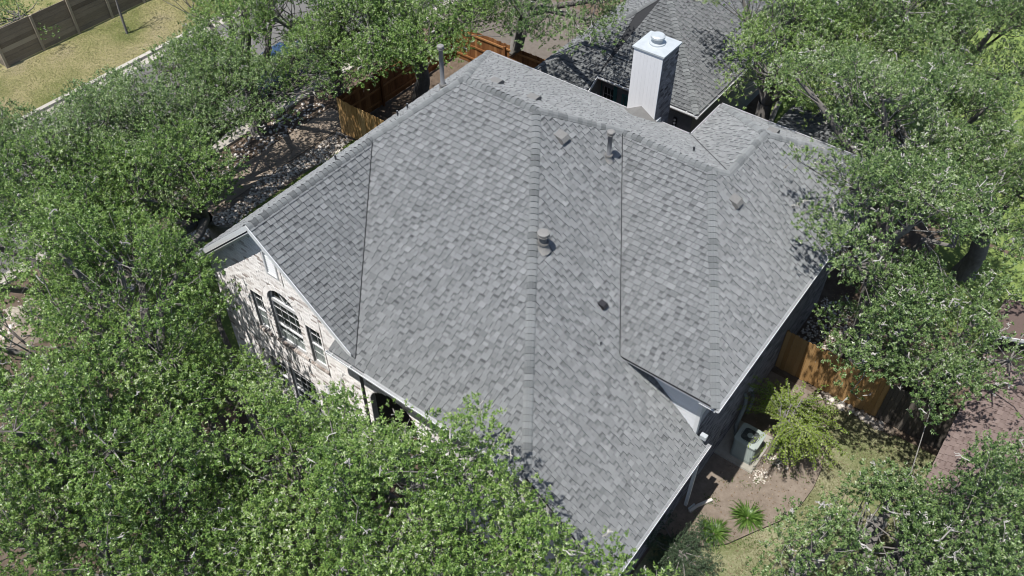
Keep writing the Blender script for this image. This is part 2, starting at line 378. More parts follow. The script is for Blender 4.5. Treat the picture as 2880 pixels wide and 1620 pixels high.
# ------------------------------------------------------------------ the ground and what is laid on it
def sheet(name, pts, z, material, n=0):
    mb = MB(); mb.poly([(x, y, z) for x, y in ccw(list(pts))]); return structure(mb.build(name, material))
def rect(x0, x1, y0, y1): return [(x0, y0), (x1, y0), (x1, y1), (x0, y1)]
sheet('ground', rect(-400, 400, -400, 400), 0.0, M['soil'])
sheet('street', rect(-22.9, -14.62, -90, 90), 0.008, M['asphalt'])
mb = MB()
for k in range(-8, 9):
    y0 = k*5.2+.9; mb.box(-23.12, -22.9, y0+.008, y0+5.19, 0, .15, RN.uniform(.3, .7))
    mb.box(-22.9, -22.45, y0+.008, y0+5.19, 0, .016, RN.uniform(.2, .6))
structure(mb.build('far_kerb', M['kerb']))
mb = MB()
for k in range(-8, 9):
    y0 = k*5.2-1.2; mb.box(-14.62, -14.4, y0+.008, y0+5.19, 0, .13, RN.uniform(.3, .7))
    mb.box(-15.05, -14.62, y0+.008, y0+5.19, 0, .016, RN.uniform(.2, .6))
structure(mb.build('near_kerb', M['kerb']))
sheet('far_lawn', rect(-40, -23.12, -60, 60), .012, M['farlawn'])
mb = MB()
for k in range(-9, 4):
    y0 = k*1.52; mb.box(-13.0, -11.62, y0+.006, y0+1.514, 0, .03, RN.uniform(.2, .8))
structure(mb.build('sidewalk', M['concrete']))
sheet('grass_strip', rect(-10.55, -3.95, -8.2, 4.98), .014, M['greenlawn'])
mb = MB(); mb.poly([(-14.4, 14.0, .016), (-5.2, 14.0, .016), (-5.2, 20, .016), (-14.4, 20, .016)])
structure(mb.build('neighbour_driveway', M['browncrete']))
sheet('rear_lawn', rect(2.4, 40, 14.9, 60), .012, M['greenlawn'])
sheet('side_lawn', rect(11.6, 40, 9.6, 14.7), .012, M['greenlawn'])
sheet('front_driveway', rect(3.2, 8.8, -16, -6.7), .02, M['slab'])
EDGE = [(11.2, 4.2), (11.6, 3.2), (11.87, 2.45), (12.1, 1.67), (12.17, .87), (12.12, .18), (11.86, -.7), (11.3, -1.68), (10.98, -2.26), (10.5, -2.75), (9.9, -3.05), (9.25, -3.15)]
sheet('planting_bed', [(9.1, -3.2)]+EDGE[::-1][:-1]+[(11.2, 4.2), (9.1, 4.2)], .008, M['bed'])
sheet('right_lawn', EDGE[:-1]+[(9.3, -3.2), (9.3, -12), (22, -12), (22, 4.2)], .004, M['lawn'])
mb = MB()
for a, b in zip(EDGE[2:], EDGE[3:]): mb.beam((*a, .03), (*b, .03), .012, .06)
tag(mb.build('lawn_edging', M['edging']), 'dark curved edging strip between the planting bed and the right lawn', 'edging')
mb = MB(); mb.box(9.22, 10.47, .22, 1.75, 0, .085)
tag(mb.build('concrete_pad', M['slab']), 'flat concrete pad under the air conditioner beside the brick wall', 'pad')

# ------------------------------------------------------------------ the grey-roofed house
house = thing('brick_house', 'white brick house with broad grey shingle roof and tall white chimney', 'house', (2.6, 0, 0))
PLN = dict(L=(9.8, -.9105, 0), F=(9.8, 0, -.6164), B=(9.8, 0, .604), T=(11.92216, .8842, 0), G=(7.18777, .8653, 0),
           W=(7.30475, 0, -.5952), R=(14.42162, .895, 0), S=(2.65419, -.8202, 0), K=(11.17515, 0, .6143))
def zp(k, x, y): z0, gx, gy = PLN[k]; return z0-gx*x-gy*y
GH = (-1.471, -2.173); AP = (0, 0); BH = (2.4, 0); V2 = (3.821, 2.081); H3 = (6.568, 2.081); WC = (6.861, 2.514); WE = (6.861, 4.711)
E45 = (9.678, -2.596); E4S = (6.97, -2.596); C2 = (7.137, -6.795); WCE = (4.085, 8.417); BV = (4.085, 6.28); BL = (-4.17, 6.28); V1B = (1.73, -6.667); G0 = (-1.471, -6.667)
XW = 9.22                                                # outer face of the right wall
roofpolys = {
 'L': [[G0, GH, (-4.65, -2.173), (-4.65, -6.667)], [GH, AP, BL, (-4.65, 6.28), (-4.65, -2.173)]],
 'F': [[AP, BH, C2, (1.82, -6.795), GH], [(.9, -6.795), (1.815, -6.795), (1.725, -6.667), (1.45, -6.40), (.9, -6.40)]],
 'B': [[AP, BH, V2, (3.821, 6.28), BL], [V2, H3, WC, BV, (3.821, 6.28)]],
 'T': [[BH, V2, E4S, (6.97, -6.56)], [(6.97, -6.56), (6.97, -2.13), (9.564, -2.13), (9.564, -6.795), C2]],
 'G': [[GH, V1B, G0]],
 'W': [[V2, H3, E45, E4S]],
 'R': [[H3, WC, (9.678, 2.514), E45], [WC, WE, (9.678, 4.711), (9.678, 2.514)], [WE, (9.41, 8.417), (9.678, 8.417), (9.678, 4.711)]],
 'S': [[WC, WE, WCE, BV]],
 'K': [[WE, WCE, (9.41, 8.417)]]}
# a whisker of gap along the valleys
EAVE = {'L': 4.65, 'F': 6.795, 'B': 6.28, 'T': 9.564, 'G': 1.73, 'W': 2.596, 'R': 9.678, 'S': -4.085, 'K': 8.417}
mb = MB()
for k, ps in roofpolys.items():
    z0, gx, gy = PLN[k]; roof_deck(mb, z0, gx, gy, ps)
mb.build('roof_deck', M['deck'], house)
def shrink(poly, edge_pts, amt=.012): return poly
rf = Roof()
for i, (k, ps) in enumerate(roofpolys.items()):
    z0, gx, gy = PLN[k]; rf.plane(z0, gx, gy, ps, EAVE[k], 31+i)
rf.build(house, M['shingle'], 300, (5.2, -3.4))
def P(k, xy): return (xy[0], xy[1], zp(k, *xy))
fall = {'L': (-1, 0, .9105), 'F': (0, -1, .6164), 'B': (0, 1, .604), 'T': (1, 0, .8842), 'G': (1, 0, .8653), 'W': (0, -1, .5952), 'R': (1, 0, .895), 'S': (-1, 0, .8202), 'K': (0, 1, .6143)}
for i, (a, b, A, B) in enumerate([
    ('F', 'T', P('F', C2), P('F', BH)), ('W', 'R', P('W', E45), P('W', H3)), ('F', 'B', P('F', BH), P('F', AP)), ('B', 'T', P('B', V2), P('B', BH)),
    ('W', 'B', P('W', H3), P('W', V2)), ('R', 'B', P('R', WC), P('R', H3)), ('R', 'S', P('R', WE), P('R', WC)), ('R', 'K', P('K', (9.41, 8.417)), P('K', WE)),
    ('S', 'K', P('S', WCE), P('S', WE)), ('L', 'G', P('L', G0), P('L', GH)), ('L', 'F', P('L', GH), P('L', AP)), ('L', 'B', P('B', BL), P('B', AP))]):
    ridge_caps(house, A, B, fall[a], fall[b], M['cap'], seed=50+i)
# valley flashing seams
mb = MB()
for (a, A, B) in [('F', GH, V1B), ('W', V2, E4S), ('B', WC, BV)]:
    A3 = Vector(P(a, A)); B3 = Vector(P(a, B)); mb.beam(A3+Vector((0, 0, .040)), B3+Vector((0, 0, .040)), .022, .012)
mb.build('valley_seam', M['deck'], house)

# walls ------------------------------------------------------------
YG = -6.364
GX0, GX1 = -4.29, 1.36
def gable_top(x): return 8.461-(.8653*(x+1.471) if x > -1.471 else -.9105*(x+1.471)*1)-.22
WIN = []      # openings in the gable wall: (x0, x1, z0, z1, arched)
ACX, ACZ0, ACZ1, ACR = -1.315, 3.68, 5.36, .575
WIN += [(-2.69, -2.17, 3.68, 5.24), (-.50, .05, 3.66, 5.24), (-2.66, -2.05, .72, 2.42), (-1.84, -.74, .66, 2.44), (-.52, .05, .72, 2.42)]
def in_arch(x, z, pad=0): 
    if abs(x-ACX) > ACR+pad or z < ACZ0-pad: return False
    return z < ACZ1 or (x-ACX)**2+(z-ACZ1)**2 < (ACR+pad)**2
VENT = (-1.62, -1.14, 6.52, 7.38)
def gable_open(x, z):
    if in_arch(x, z): return True
    if VENT[0] < x < VENT[1] and VENT[2] < z < VENT[3]: return True
    return any(a < x < b and c < z < d for a, b, c, d in WIN)
def grid_wall(mb, axis, pos, out, a0, a1, z0, z1, ok, da, dz, th=.18):
    """wall of small cells so that openings are real holes"""
    na = max(1, round((a1-a0)/da)); nz = max(1, round((z1-z0)/dz)); da = (a1-a0)/na; dz = (z1-z0)/nz
    for i in range(na):
        k = 0
        while k < nz:
            if ok(a0+(i+.5)*da, z0+(k+.5)*dz):
                k2 = k
                while k2 < nz and ok(a0+(i+.5)*da, z0+(k2+.5)*dz): k2 += 1
                A0, A1, Z0, Z1 = a0+i*da, a0+(i+1)*da, z0+k*dz, z0+k2*dz
                if axis == 'y': q = [(A0, pos, Z0), (A1, pos, Z0), (A1, pos, Z1), (A0, pos, Z1)]; rec = (0, -out*th, 0)
                else: q = [(pos, A0, Z0), (pos, A1, Z0), (pos, A1, Z1), (pos, A0, Z1)]; rec = (-out*th, 0, 0)
                qb = [tuple(c[m]+rec[m] for m in range(3)) for c in q]
                mb.poly(q); mb.poly(qb[::-1])
                for m in range(4): mm = (m+1) % 4; mb.poly([q[m], q[mm], qb[mm], qb[m]])
                k = k2
            else: k += 1
mb = MB()
grid_wall(mb, 'y', YG, -1, GX0, GX1, 0, 8.3, lambda x, z: z < gable_top(x) and not gable_open(x, z), .04, .04)
gw = mb.build('gable_wall', M['mortar'], house)
bricks(gw, 'y', YG, -1, GX0, GX1, .0, 8.3, lambda x, z: z < gable_top(x)-.02 and not gable_open(x, z) and not (abs(x-.12) < .016 and z > 3.4) and not (abs(x+1.0) < .014 and 6.3 < z < 7.3) and not any(abs(z-(c-.04)) < .05 and a-.1 < x < b+.1 for a, b, c, d in WIN) and not (abs(x-ACX) < ACR+.16 and ((abs(z-ACZ0+.04) < .05) or (ACR < math.hypot(x-ACX, z-ACZ1) < ACR+.17 and z > ACZ1))), M['brick'], 300, 3,
       key=lambda r: abs(r[2]-4.9)*1.2+abs(r[0]-.2)*.6)
# sills and soldier arch
mb = MB()
for (a, b, c, d) in WIN+[(ACX-ACR, ACX+ACR, ACZ0, 0)]:
    x = a-.07
    while x < b+.05: mb.box(x, x+.066, YG-.055, YG+.02, c-.085, c-.004, RN.uniform(.2, .9)); x += .077
mb.build('window_sill', M['brickred'], gw)
mb = MB()
for k in range(19):
    t0 = math.pi*(k+.08)/19; t1 = math.pi*(k+.92)/19; r0, r1 = ACR+.005, ACR+.165
    q = [(ACX+r*math.cos(t), ACZ1+r*math.sin(t)) for r, t in ((r0, t0), (r1, t0), (r1, t1), (r0, t1))]
    mb.hexa([(x, YG+.01, z) for x, z in q], [(x, YG-.022, z) for x, z in q], RN.uniform(.45, .9))
mb.build('brick_arch', M['brick'], gw)
# windows
def window(x0, x1, z0, z1, cols, rows, sash=None, arch=None, parent=house, y=YG, name='window', blinds=False):
    yf = y+.10; mb = MB(); fw = .038
    if arch is None:
        mb.box(x0, x0+fw, yf-.03, yf+.03, z0, z1, .6); mb.box(x1-fw, x1, yf-.03, yf+.03, z0, z1, .6)
        mb.box(x0+fw, x1-fw, yf-.03, yf+.03, z0, z0+fw, .6); mb.box(x0+fw, x1-fw, yf-.03, yf+.03, z1-fw, z1, .6)
    else:
        cx, r, zs = arch
        mb.box(x0, x0+fw, yf-.03, yf+.03, z0, zs, .6); mb.box(x1-fw, x1, yf-.03, yf+.03, z0, zs, .6); mb.box(x0+fw, x1-fw, yf-.03, yf+.03, z0, z0+fw, .6)
        mb.box(x0+fw, x1-fw, yf-.035, yf+.03, zs-.10, zs+.03, .6)
        for k in range(14):
            t0, t1 = math.pi*k/14, math.pi*(k+1)/14
            q = [(cx+rr*math.cos(t), zs+.03+rr*math.sin(t)*(r-.03)/r) for rr, t in ((r-fw, t0), (r, t0), (r, t1), (r-fw, t1))]
            mb.hexa([(a, yf+.03, b) for a, b in q], [(a, yf-.03, b) for a, b in q], .6)
    f = mb.build(name, M['white'], parent)
    mb = MB(); zt = z1 if arch is None else arch[2]
    gx0, gx1, gz0, gz1 = x0+fw, x1-fw, z0+fw, zt-fw
    if sash: mb.box(gx0, gx1, yf-.034, yf+.02, sash-.028, sash+.028, .7)
    for i in range(1, cols): x = gx0+(gx1-gx0)*i/cols; mb.box(x-.006, x+.006, yf-.008, yf+.004, gz0, gz1, .6)
    for i in range(1, rows): z = gz0+(gz1-gz0)*i/rows; mb.box(gx0, gx1, yf-.006, yf+.006, z-.006, z+.006, .6)
    if arch: 
        cx, r, zs = arch
        for t in (math.pi/3, 2*math.pi/3): mb.beam((cx, yf-.006, zs+.03), (cx+(r-fw)*math.cos(t), yf-.006, zs+(r-fw)*math.sin(t)), .02, .02, (0, 1, 0))
    mb.build('muntin', M['white'], f)
    mb = MB(); mb.poly([(gx0, yf+.012, gz0), (gx1, yf+.012, gz0), (gx1, yf+.012, gz1), (gx0, yf+.012, gz1)])
    if arch:
        cx, r, zs = arch
        mb.poly([(cx+(r-.03)*math.cos(math.pi*k/16), yf+.012, zs+.02+(r-.04)*math.sin(math.pi*k/16)) for k in range(17)])
    mb.build('pane', M['glass'], f)
    if blinds:
        mb = MB(); mb.box(gx0+.01, gx1-.01, yf+.004, yf+.008, gz0, gz0+(gz1-gz0)*blinds, .5); mb.build('blind', M['blind'], f)
    return f
window(*WIN[0], 2, 4, sash=4.42, blinds=.5); window(*WIN[1], 2, 4, sash=4.42, blinds=.42)
window(ACX-ACR, ACX+ACR, ACZ0, ACZ1, 4, 5, sash=4.32, arch=(ACX, ACR, ACZ1), blinds=.24)
window(*WIN[2], 2, 4, sash=1.5); window(*WIN[3], 4, 6, sash=1.36); window(*WIN[4], 2, 4, sash=1.5)
# louvred vent in the gable
mb = MB(); a, b, c, d = VENT
mb.box(a, a+.06, YG-.02, YG+.1, c, d, .6); mb.box(b-.05, b, YG-.02, YG+.1, c, d, .6); mb.box(a+.06, b-.05, YG-.02, YG+.1, d-.05, d, .6); mb.box(a+.06, b-.05, YG-.02, YG+.1, c, c+.05, .6)
lv = mb.build('gable_vent', M['white'], house)
mb = MB()
for k in range(8):
    z = c+.08+k*.092; mb.hexa([(a+.06, YG+.01, z), (b-.05, YG+.01, z), (b-.05, YG+.09, z+.05), (a+.06, YG+.09, z+.05)], [(a+.06, YG+.01, z+.010), (b-.05, YG+.01, z+.010), (b-.05, YG+.09, z+.060), (a+.06, YG+.09, z+.060)])
mb.build('louvre', M['white'], lv)
mb = MB(); mb.box(a+.02, b-.02, YG+.11, YG+.13, c, d, .3); mb.build('dark_backing', M['black'], lv)  # black sheet added so the gaps between the slats read as shaded
mb = MB(); mb.box(.108, .132, YG-.012, YG-.002, 3.44, 5.52); mb.box(-1.011, -.989, YG-.012, YG-.002, 6.38, 7.2); mb.build('control_joint', M['brickdark'], gw)

# remaining walls of the house
def plain_wall(name, material, boxes, parent=house):
    mb = MB()
    for b in boxes: mb.box(*b)
    return mb.build(name, material, parent)
# porch front with arched opening
PY = YG+.004
def porch_open(x, z): return 1.64 < x < 3.3 and (z < 3.62 or ((x-2.47)/.83)**2+((z-3.62)/.74)**2 < 1)
mb = MB(); grid_wall(mb, 'y', PY, -1, 1.50, 9.2, 0, 5.42, lambda x, z: z < min(5.42, zp('T', x, PY)-.25) and not porch_open(x, z), .05, .05)
pw = mb.build('porch_wall', M['mortar'], house)
bricks(pw, 'y', PY, -1, 1.50, 4.6, 0, 5.4, lambda x, z: not porch_open(x, z), M['brick'], 40, 9)
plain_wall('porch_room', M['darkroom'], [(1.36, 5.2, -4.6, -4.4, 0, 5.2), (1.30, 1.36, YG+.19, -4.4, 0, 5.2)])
mb = MB(); mb.box(1.37, 5.1, -4.62, -4.605, .0, .02)
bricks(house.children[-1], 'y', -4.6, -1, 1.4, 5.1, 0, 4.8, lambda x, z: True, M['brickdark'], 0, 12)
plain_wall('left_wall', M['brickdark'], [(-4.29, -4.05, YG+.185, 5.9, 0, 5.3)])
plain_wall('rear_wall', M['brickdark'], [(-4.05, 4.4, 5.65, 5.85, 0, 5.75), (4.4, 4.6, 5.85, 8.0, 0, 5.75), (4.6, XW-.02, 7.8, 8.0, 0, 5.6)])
# right wall: one brick face, low in front, tall behind
mb = MB(); mb.poly([(XW, YG+.1, 0), (XW, 7.995, 0), (XW, 7.995, 5.6), (XW, -2.15, 5.6), (XW, -2.15, 3.62), (XW, YG+.1, 3.62)])
rw = mb.build('right_wall', M['mortar'], house)
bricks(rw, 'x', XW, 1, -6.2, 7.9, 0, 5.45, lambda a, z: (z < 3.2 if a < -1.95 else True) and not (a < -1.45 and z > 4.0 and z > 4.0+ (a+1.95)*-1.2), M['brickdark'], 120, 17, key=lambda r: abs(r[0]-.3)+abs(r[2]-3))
# siding wall above the low roof, with corner boards
mb = MB()
x = 5.6
SY = -2.117
for k in range(16):
    z = 3.45+k*.14; x0 = max(5.6, (11.922-z-.02)/.8842-.02); x0 = 5.6
    mb.hexa([(x0, SY-.022, z), (XW-.10, SY-.022, z), (XW-.10, SY+.05, z), (x0, SY+.05, z)], [(x0, SY-.004, z+.139), (XW-.10, SY-.004, z+.139), (XW-.10, SY+.05, z+.139), (x0, SY+.05, z+.139)], RN.uniform(.4, .6))
mb.build('siding', M['siding'], house)
mb = MB(); mb.box(XW-.10, XW+.012, SY-.03, SY+.10, 3.3, 5.6); mb.box(XW+.002, XW+.015, SY+.1, SY+.6, 4.5, 5.6, .4); mb.build('corner_board', M['white'], house)

# eaves: fascias, soffits, gutters
mb = MB()
mb.box(.9, 7.1, -6.79, -6.765, 5.42, 5.62); mb.box(9.53, 9.555, -6.79, -2.14, 3.26, 3.47); mb.box(9.645, 9.67, -2.59, 8.41, 5.55, 5.77)
mb.box(-4.17, 4.09, 6.26, 6.285, 5.82, 6.02); mb.box(4.06, 4.085, 6.29, 8.39, 5.82, 6.02); mb.box(4.06, 9.4, 8.40, 8.425, 5.82, 6.02)
mb.build('fascia', M['white'], house)
mb = MB()
for (x0, x1, y0, y1, z) in [(1.36, 7.1, -6.76, YG+.001, 5.43), (9.225, 9.53, -6.7, -2.14, 3.27), (9.225, 9.64, -2.57, 8.0, 5.56), (7.0, 9.64, -2.59, -2.13, 5.665), (-4.1, 4.4, 5.86, 6.26, 5.83), (4.1, 4.4, 5.86, 8.4, 5.83), (4.4, 9.3, 8.01, 8.40, 5.83)]: mb.box(x0, x1, y0, y1, z, z+.02)
mb.build('soffit', M['siding'], house)
# gable rakes
mb = MB()
for (xa, xb, sgn) in ((-1.471, 1.60, 1), (-1.471, -4.62, -1)):
    za = 8.461; sl = .8653 if sgn > 0 else .9105; zb = za-sl*abs(xb-xa)
    for (y0, y1, d0, d1, tn) in ((-6.692, -6.671, .15 if sgn < 0 else .12, -.028, .6), (-6.670, YG-.01, .235, .205, .45), (YG-.032, YG-.008, .36, .235, .7)):
        mb.hexa([(xa, y0, za-d0), (xb, y0, zb-d0), (xb, y1, zb-d0), (xa, y1, za-d0)][::sgn], [(xa, y0, za-d1), (xb, y0, zb-d1), (xb, y1, zb-d1), (xa, y1, za-d1)][::sgn], tn)
mb.build('rake_board', M['white'], house)
def gutter(parent, A, B, out, guard=True, w=.105, h=.10, ends=True):
    """K gutter from A to B along the eave, `out` pointing away from the roof"""
    A = Vector(A); B = Vector(B); o = Vector(out); d = (B-A).normalized(); up = Vector((0, 0, 1))
    mb = MB()
    def strip(p, q, tn):
        mb.poly([A+p, B+p, B+q, A+q], tn)
    prof = [o*.004+up*-.02, o*.004-up*h, o*(w*.72)-up*h, o*w-up*.045, o*w+up*.005, o*(w-.018)+up*.005, o*(w-.018)-up*.045, o*(w*.7)-up*(h-.012), o*.018-up*(h-.012), o*.018-up*.02]
    for i in range(len(prof)-1): strip(prof[i], prof[i+1], .55)
    for X in (A, B): mb.poly([X+prof[k] for k in (0, 1, 2, 3, 4)], .5)
    g = mb.build('gutter', M['white'], parent)
    mb = MB(); L = (B-A).length
    if guard:
        for k in range(5):                                  # ribbed leaf guard
            a, b = .0+k*w/5, .0+(k+1)*w/5-.008
            mb.poly([A+o*a+up*(.016-.002*k), B+o*a+up*(.016-.002*k), B+o*b+up*(.010-.002*k), A+o*b+up*(.010-.002*k)], .8 if k % 2 else .5)
            mb.poly([A+o*b+up*(.010-.002*k), B+o*b+up*(.010-.002*k), B+o*(b+.008)+up*(.0-.002*k), A+o*(b+.008)+up*(.0-.002*k)], .1)
        mb.build('leaf_guard', M['guard'], g)
    else:
        n = max(2, int(L/.75))
        for k in range(n):
            c = A+d*(L*(k+.3)/n); mb.beam(c+o*.0, c+o*(w-.01), .03, .01)
        mb.build('gutter_hanger', M['white'], g)
        mb = MB(); mb.poly([A+o*.02-up*(h-.02), B+o*.02-up*(h-.02), B+o*(w*.7)-up*(h-.02), A+o*(w*.7)-up*(h-.02)], .5); mb.build('gutter_silt', M['pipegrey'], g)
    return g
gutter(house, (.86, -6.80, 5.60), (2.15, -6.80, 5.60), (0, -1, 0), guard=False)
gutter(house, (2.15, -6.80, 5.60), (7.1, -6.80, 5.60), (0, -1, 0))
gutter(house, (9.57, -6.8, 3.46), (9.57, -2.0, 3.46), (1, 0, 0))
gutter(house, (9.685, -2.62, 5.75), (9.685, 8.4, 5.75), (1, 0, 0))
gutter(house, (-4.2, 6.29, 6.0), (1.80, 6.29, 6.0), (0, 1, 0)); gutter(house, (2.95, 6.29, 6.0), (3.95, 6.29, 6.0), (0, 1, 0))
gutter(house, (4.08, 6.42, 6.0), (4.08, 8.42, 6.0), (-1, 0, 0)); gutter(house, (4.0, 8.43, 6.0), (9.45, 8.43, 6.0), (0, 1, 0))
mb = MB(); mb.box(9.41, 9.50, -2.06, -1.98, .25, 3.3); mb.beam((9.60, -2.05, 3.36), (9.45, -2.02, 3.22), .08, .07)
mb.build('downspout', M['white'], house)
mb = MB(); mb.box(9.34, 9.52, -2.13, -2.0, 3.66, 3.80); mb.build('diverter', M['galv'], house)

# chimney
mb = MB(); mb.box(1.86, 2.86, 5.96, 6.96, 0, 8.55); ch = mb.build('chimney', M['mortar'], house)
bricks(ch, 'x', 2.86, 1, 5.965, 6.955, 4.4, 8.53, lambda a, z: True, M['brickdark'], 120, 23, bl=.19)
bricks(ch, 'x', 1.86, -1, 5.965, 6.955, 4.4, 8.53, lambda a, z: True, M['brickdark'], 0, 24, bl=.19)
x = 1.85
for k in range(8):
    mb = MB(); mb.box(1.85+k*.1275+.0008, 1.85+(k+1)*.1275-.0008, 5.925, 5.957, 4.5, 8.545, RN.uniform(.55, .9)); mb.build('panel_board', M['panel'], ch)
mb = MB(); mb.box(1.80, 2.92, 5.89, 7.01, 8.55, 8.60, .4)
c = [(1.80, 5.89), (2.92, 5.89), (2.92, 7.01), (1.80, 7.01)]
for k in range(4): a, b = c[k], c[(k+1) % 4]; mb.poly([(*a, 8.602), (*b, 8.602), (2.36, 6.45, 8.66)], .5+.05*k)
cc = mb.build('chimney_cap', M['galv'], ch)
mb = MB()
def ring(mb, c, r0, z0, r1, z1, n=24, tn=.5):
    for k in range(n):
        a, b = 2*math.pi*k/n, 2*math.pi*(k+1)/n
        mb.poly([(c[0]+r0*math.cos(a), c[1]+r0*math.sin(a), z0), (c[0]+r0*math.cos(b), c[1]+r0*math.sin(b), z0), (c[0]+r1*math.cos(b), c[1]+r1*math.sin(b), z1), (c[0]+r1*math.cos(a), c[1]+r1*math.sin(a), z1)], tn)
cx, cy = 2.36, 6.42
ring(mb, (cx, cy), .25, 8.63, .25, 8.68); ring(mb, (cx, cy), .25, 8.68, .17, 8.70); ring(mb, (cx, cy), .17, 8.70, .15, 8.84, tn=.2); ring(mb, (cx, cy), .17, 8.83, .225, 8.84); ring(mb, (cx, cy), .225, 8.84, .225, 8.90); ring(mb, (cx, cy), .225, 8.90, .18, 8.935); mb.disc((cx, cy, 8.935), .18, 24)
mb.build('flue_cap', M['galv'], cc)
# cricket behind the chimney (on its upslope side)
mb = MB(); ap = Vector((2.36, 5.925, 6.62)); lo = Vector((2.36, 5.32, 6.60))
for xe, sg in ((1.72, 1), (3.0, -1)):
    e = Vector((xe, 5.95, zp('B', xe, 5.95)+.03)); q = [ap, lo, e]
    mb.poly(q if sg > 0 else q[::-1], .5)
mb.build('cricket', M['ventgrey'], house)
mb = MB(); mb.box(2.84, 2.93, 5.9, 6.3, 6.05, 6.22); mb.box(2.35, 2.9, 5.88, 5.924, 6.1, 6.26); mb.build('flashing', M['galv'], ch)

# roof vents and flues
def onroof(k, x, y, h=0): return Vector((x, y, zp(k, x, y)+h))
def flue(k, x, y, h, r, capr=None, lean=(0, 0), conez=.16, name='flue_pipe'):
    b = onroof(k, x, y, -.05); mb = MB(); top = b+Vector((lean[0]*h, lean[1]*h, h+.05))
    mb.tube([b, top], r, 12, .35); f = mb.build(name, M['pipegrey'], house, True)
    if capr:
        mb = MB(); mb.tube([b+Vector((0, 0, -.02)), b+Vector((0, 0, conez)), b+Vector((0, 0, conez+.04))], [r*2.3, r*1.35, r*1.2], 16, .8); mb.tube([b+Vector((0, 0, conez+.03)), b+Vector((0, 0, conez+.055))], r*1.75, 16, .9)
        n = Vector((-(-PLN[k][1]), PLN[k][2], 1)).normalized()
        mb.build('flashing_cone', M['ventgrey'], f, True)
        mb = MB(); c = top
        mb.tube([c+Vector((0, 0, -.07)), c+Vector((0, 0, -.045))], capr*1.02, 16, .9); mb.tube([c+Vector((0, 0, -.045)), c+Vector((0, 0, -.015))], capr*.85, 16, .0)
        mb.tube([c+Vector((0, 0, -.015)), c+Vector((0, 0, .03)), c+Vector((0, 0, .05))], [capr, capr, capr*.7], 16, .95)
        mb.build('rain_cap', M['ventgrey'], f)
    return f
flue('T', 4.06, 1.02, .88, .062, .105); flue('T', 4.46, -2.52, .50, .085, .155, conez=.22); flue('L', -1.15, .42, 1.35, .062, .10)
flue('L', -2.6, -.05, .23, .03); flue('L', -2.82, .62, .22, .03); flue('L', -2.05, -3.1, .22, .03); flue('T', 6.55, -2.88, .14, .022); flue('B', 5.4, 3.46, .19, .032); flue('R', 8.42, 3.9, .12, .03)
def box_vent(k, x, y, w=.30, l=.36, h=.13, mt='ventgrey'):
    """slant-back vent: sloping hood open on its downhill side"""
    z0, gx, gy = PLN[k]; f = Vector((gx, gy, 0)); t = f.length; fh = f/t; dn = Vector((fh.x, fh.y, -t)).normalized(); n = Vector((gx, gy, 1)).normalized(); s = n.cross(dn)
    c = onroof(k, x, y)+n*.012
    mb = MB()
    u0, u1, u2 = c-dn*l*.55, c+dn*l*.10, c+dn*l*.45
    a = [u0-s*w/2, u0+s*w/2]; b = [u1-s*w/2+n*h, u1+s*w/2+n*h]; d = [u2-s*w/2+n*h*.78, u2+s*w/2+n*h*.78]
    mb.poly([a[0], b[0], b[1], a[1]][::-1], .75); mb.poly([b[0], d[0], d[1], b[1]][::-1], .6)
    for i in (0, 1):
        g2 = u2+(s*w/2 if i else -s*w/2); q = [a[i], b[i], d[i], g2]; mb.poly(q if i == 0 else q[::-1], .35)
    g0, g1 = u2-s*w/2-dn*.02, u2+s*w/2-dn*.02
    mb.poly([g0, g1, d[1]-dn*.02, d[0]-dn*.02], .05)
    q = [c-dn*l*.75-s*w*.75-n*.004, c+dn*l*.5-s*w*.75-n*.004, c+dn*l*.5+s*w*.75-n*.004, c-dn*l*.75+s*w*.75-n*.004]; mb.poly(q, .6)
    v = mb.build('roof_vent', M[mt], house)
    mb = MB()
    for i in range(7): p = g0+(g1-g0)*(i+.5)/7+dn*.004; mb.beam(p+n*.005, p+n*h*.72, .018, .008, up=tuple(dn), tone=.9)
    mb.build('vent_slat', M['galv' if mt != 'black' else 'black'], v)
box_vent('T', 3.12, .10); box_vent('R', 7.36, 2.08); box_vent('B', .2, 1.15); box_vent('B', 1.5, 1.12); box_vent('K', 6.75, 5.75); box_vent('T', 6.03, -2.1, .18, .26, .11, 'black')

# ------------------------------------------------------------------ neighbouring houses
nb = thing('neighbour_house', 'neighbouring house with steep hipped grey roof and teal window trim behind the white chimney', 'house', (-1.5, 16, 0))
NA = (3.2-.6*11.2, 0, -.6); NBp = (3.2+.6*2.08, .6, 0); NL = (5.47+.82*1.75, -.82, 0); NR = (3.2+.6*20, 0, .6)
APX = (-1.72, 14.99)
npoly = {'A': (NA, [[APX, (2.08, 11.2), (-2.4, 11.2)], [APX, (-2.4, 11.2), (-2.4, 9.6), (-5.6, 9.6)]], -9.6, 61),
         'B': (NBp, [[APX, (-1.72, 30), (2.08, 30), (2.08, 11.2)]], 2.08, 62),
         'L': (NL, [[APX, (-5.6, 9.7), (-5.6, 30), (-1.72, 30)]], 5.6, 63)}
NL = (zpA := 0, 0, 0)
zr = NA[0]+.6*APX[1]
npoly['L'] = ((zr-.8335*1.72*-1, -.8335, 0), npoly['L'][1], 5.6, 63)
mb = MB(); rf = Roof()
for k, (pl, ps, ev, sd) in npoly.items():
    roof_deck(mb, *pl, ps); rf.plane(*pl, ps, ev, sd, tone=-.13)
mb.build('roof_deck', M['deck'], nb); rf.build(nb, M['shingle'], 160, (.6, 12.6))
def pz(pl, x, y): return (x, y, pl[0]-pl[1]*x-pl[2]*y)
ridge_caps(nb, pz(NA, 2.08, 11.2), pz(NA, *APX), (0, -1, .6), (1, 0, .6), M['cap'], seed=71)
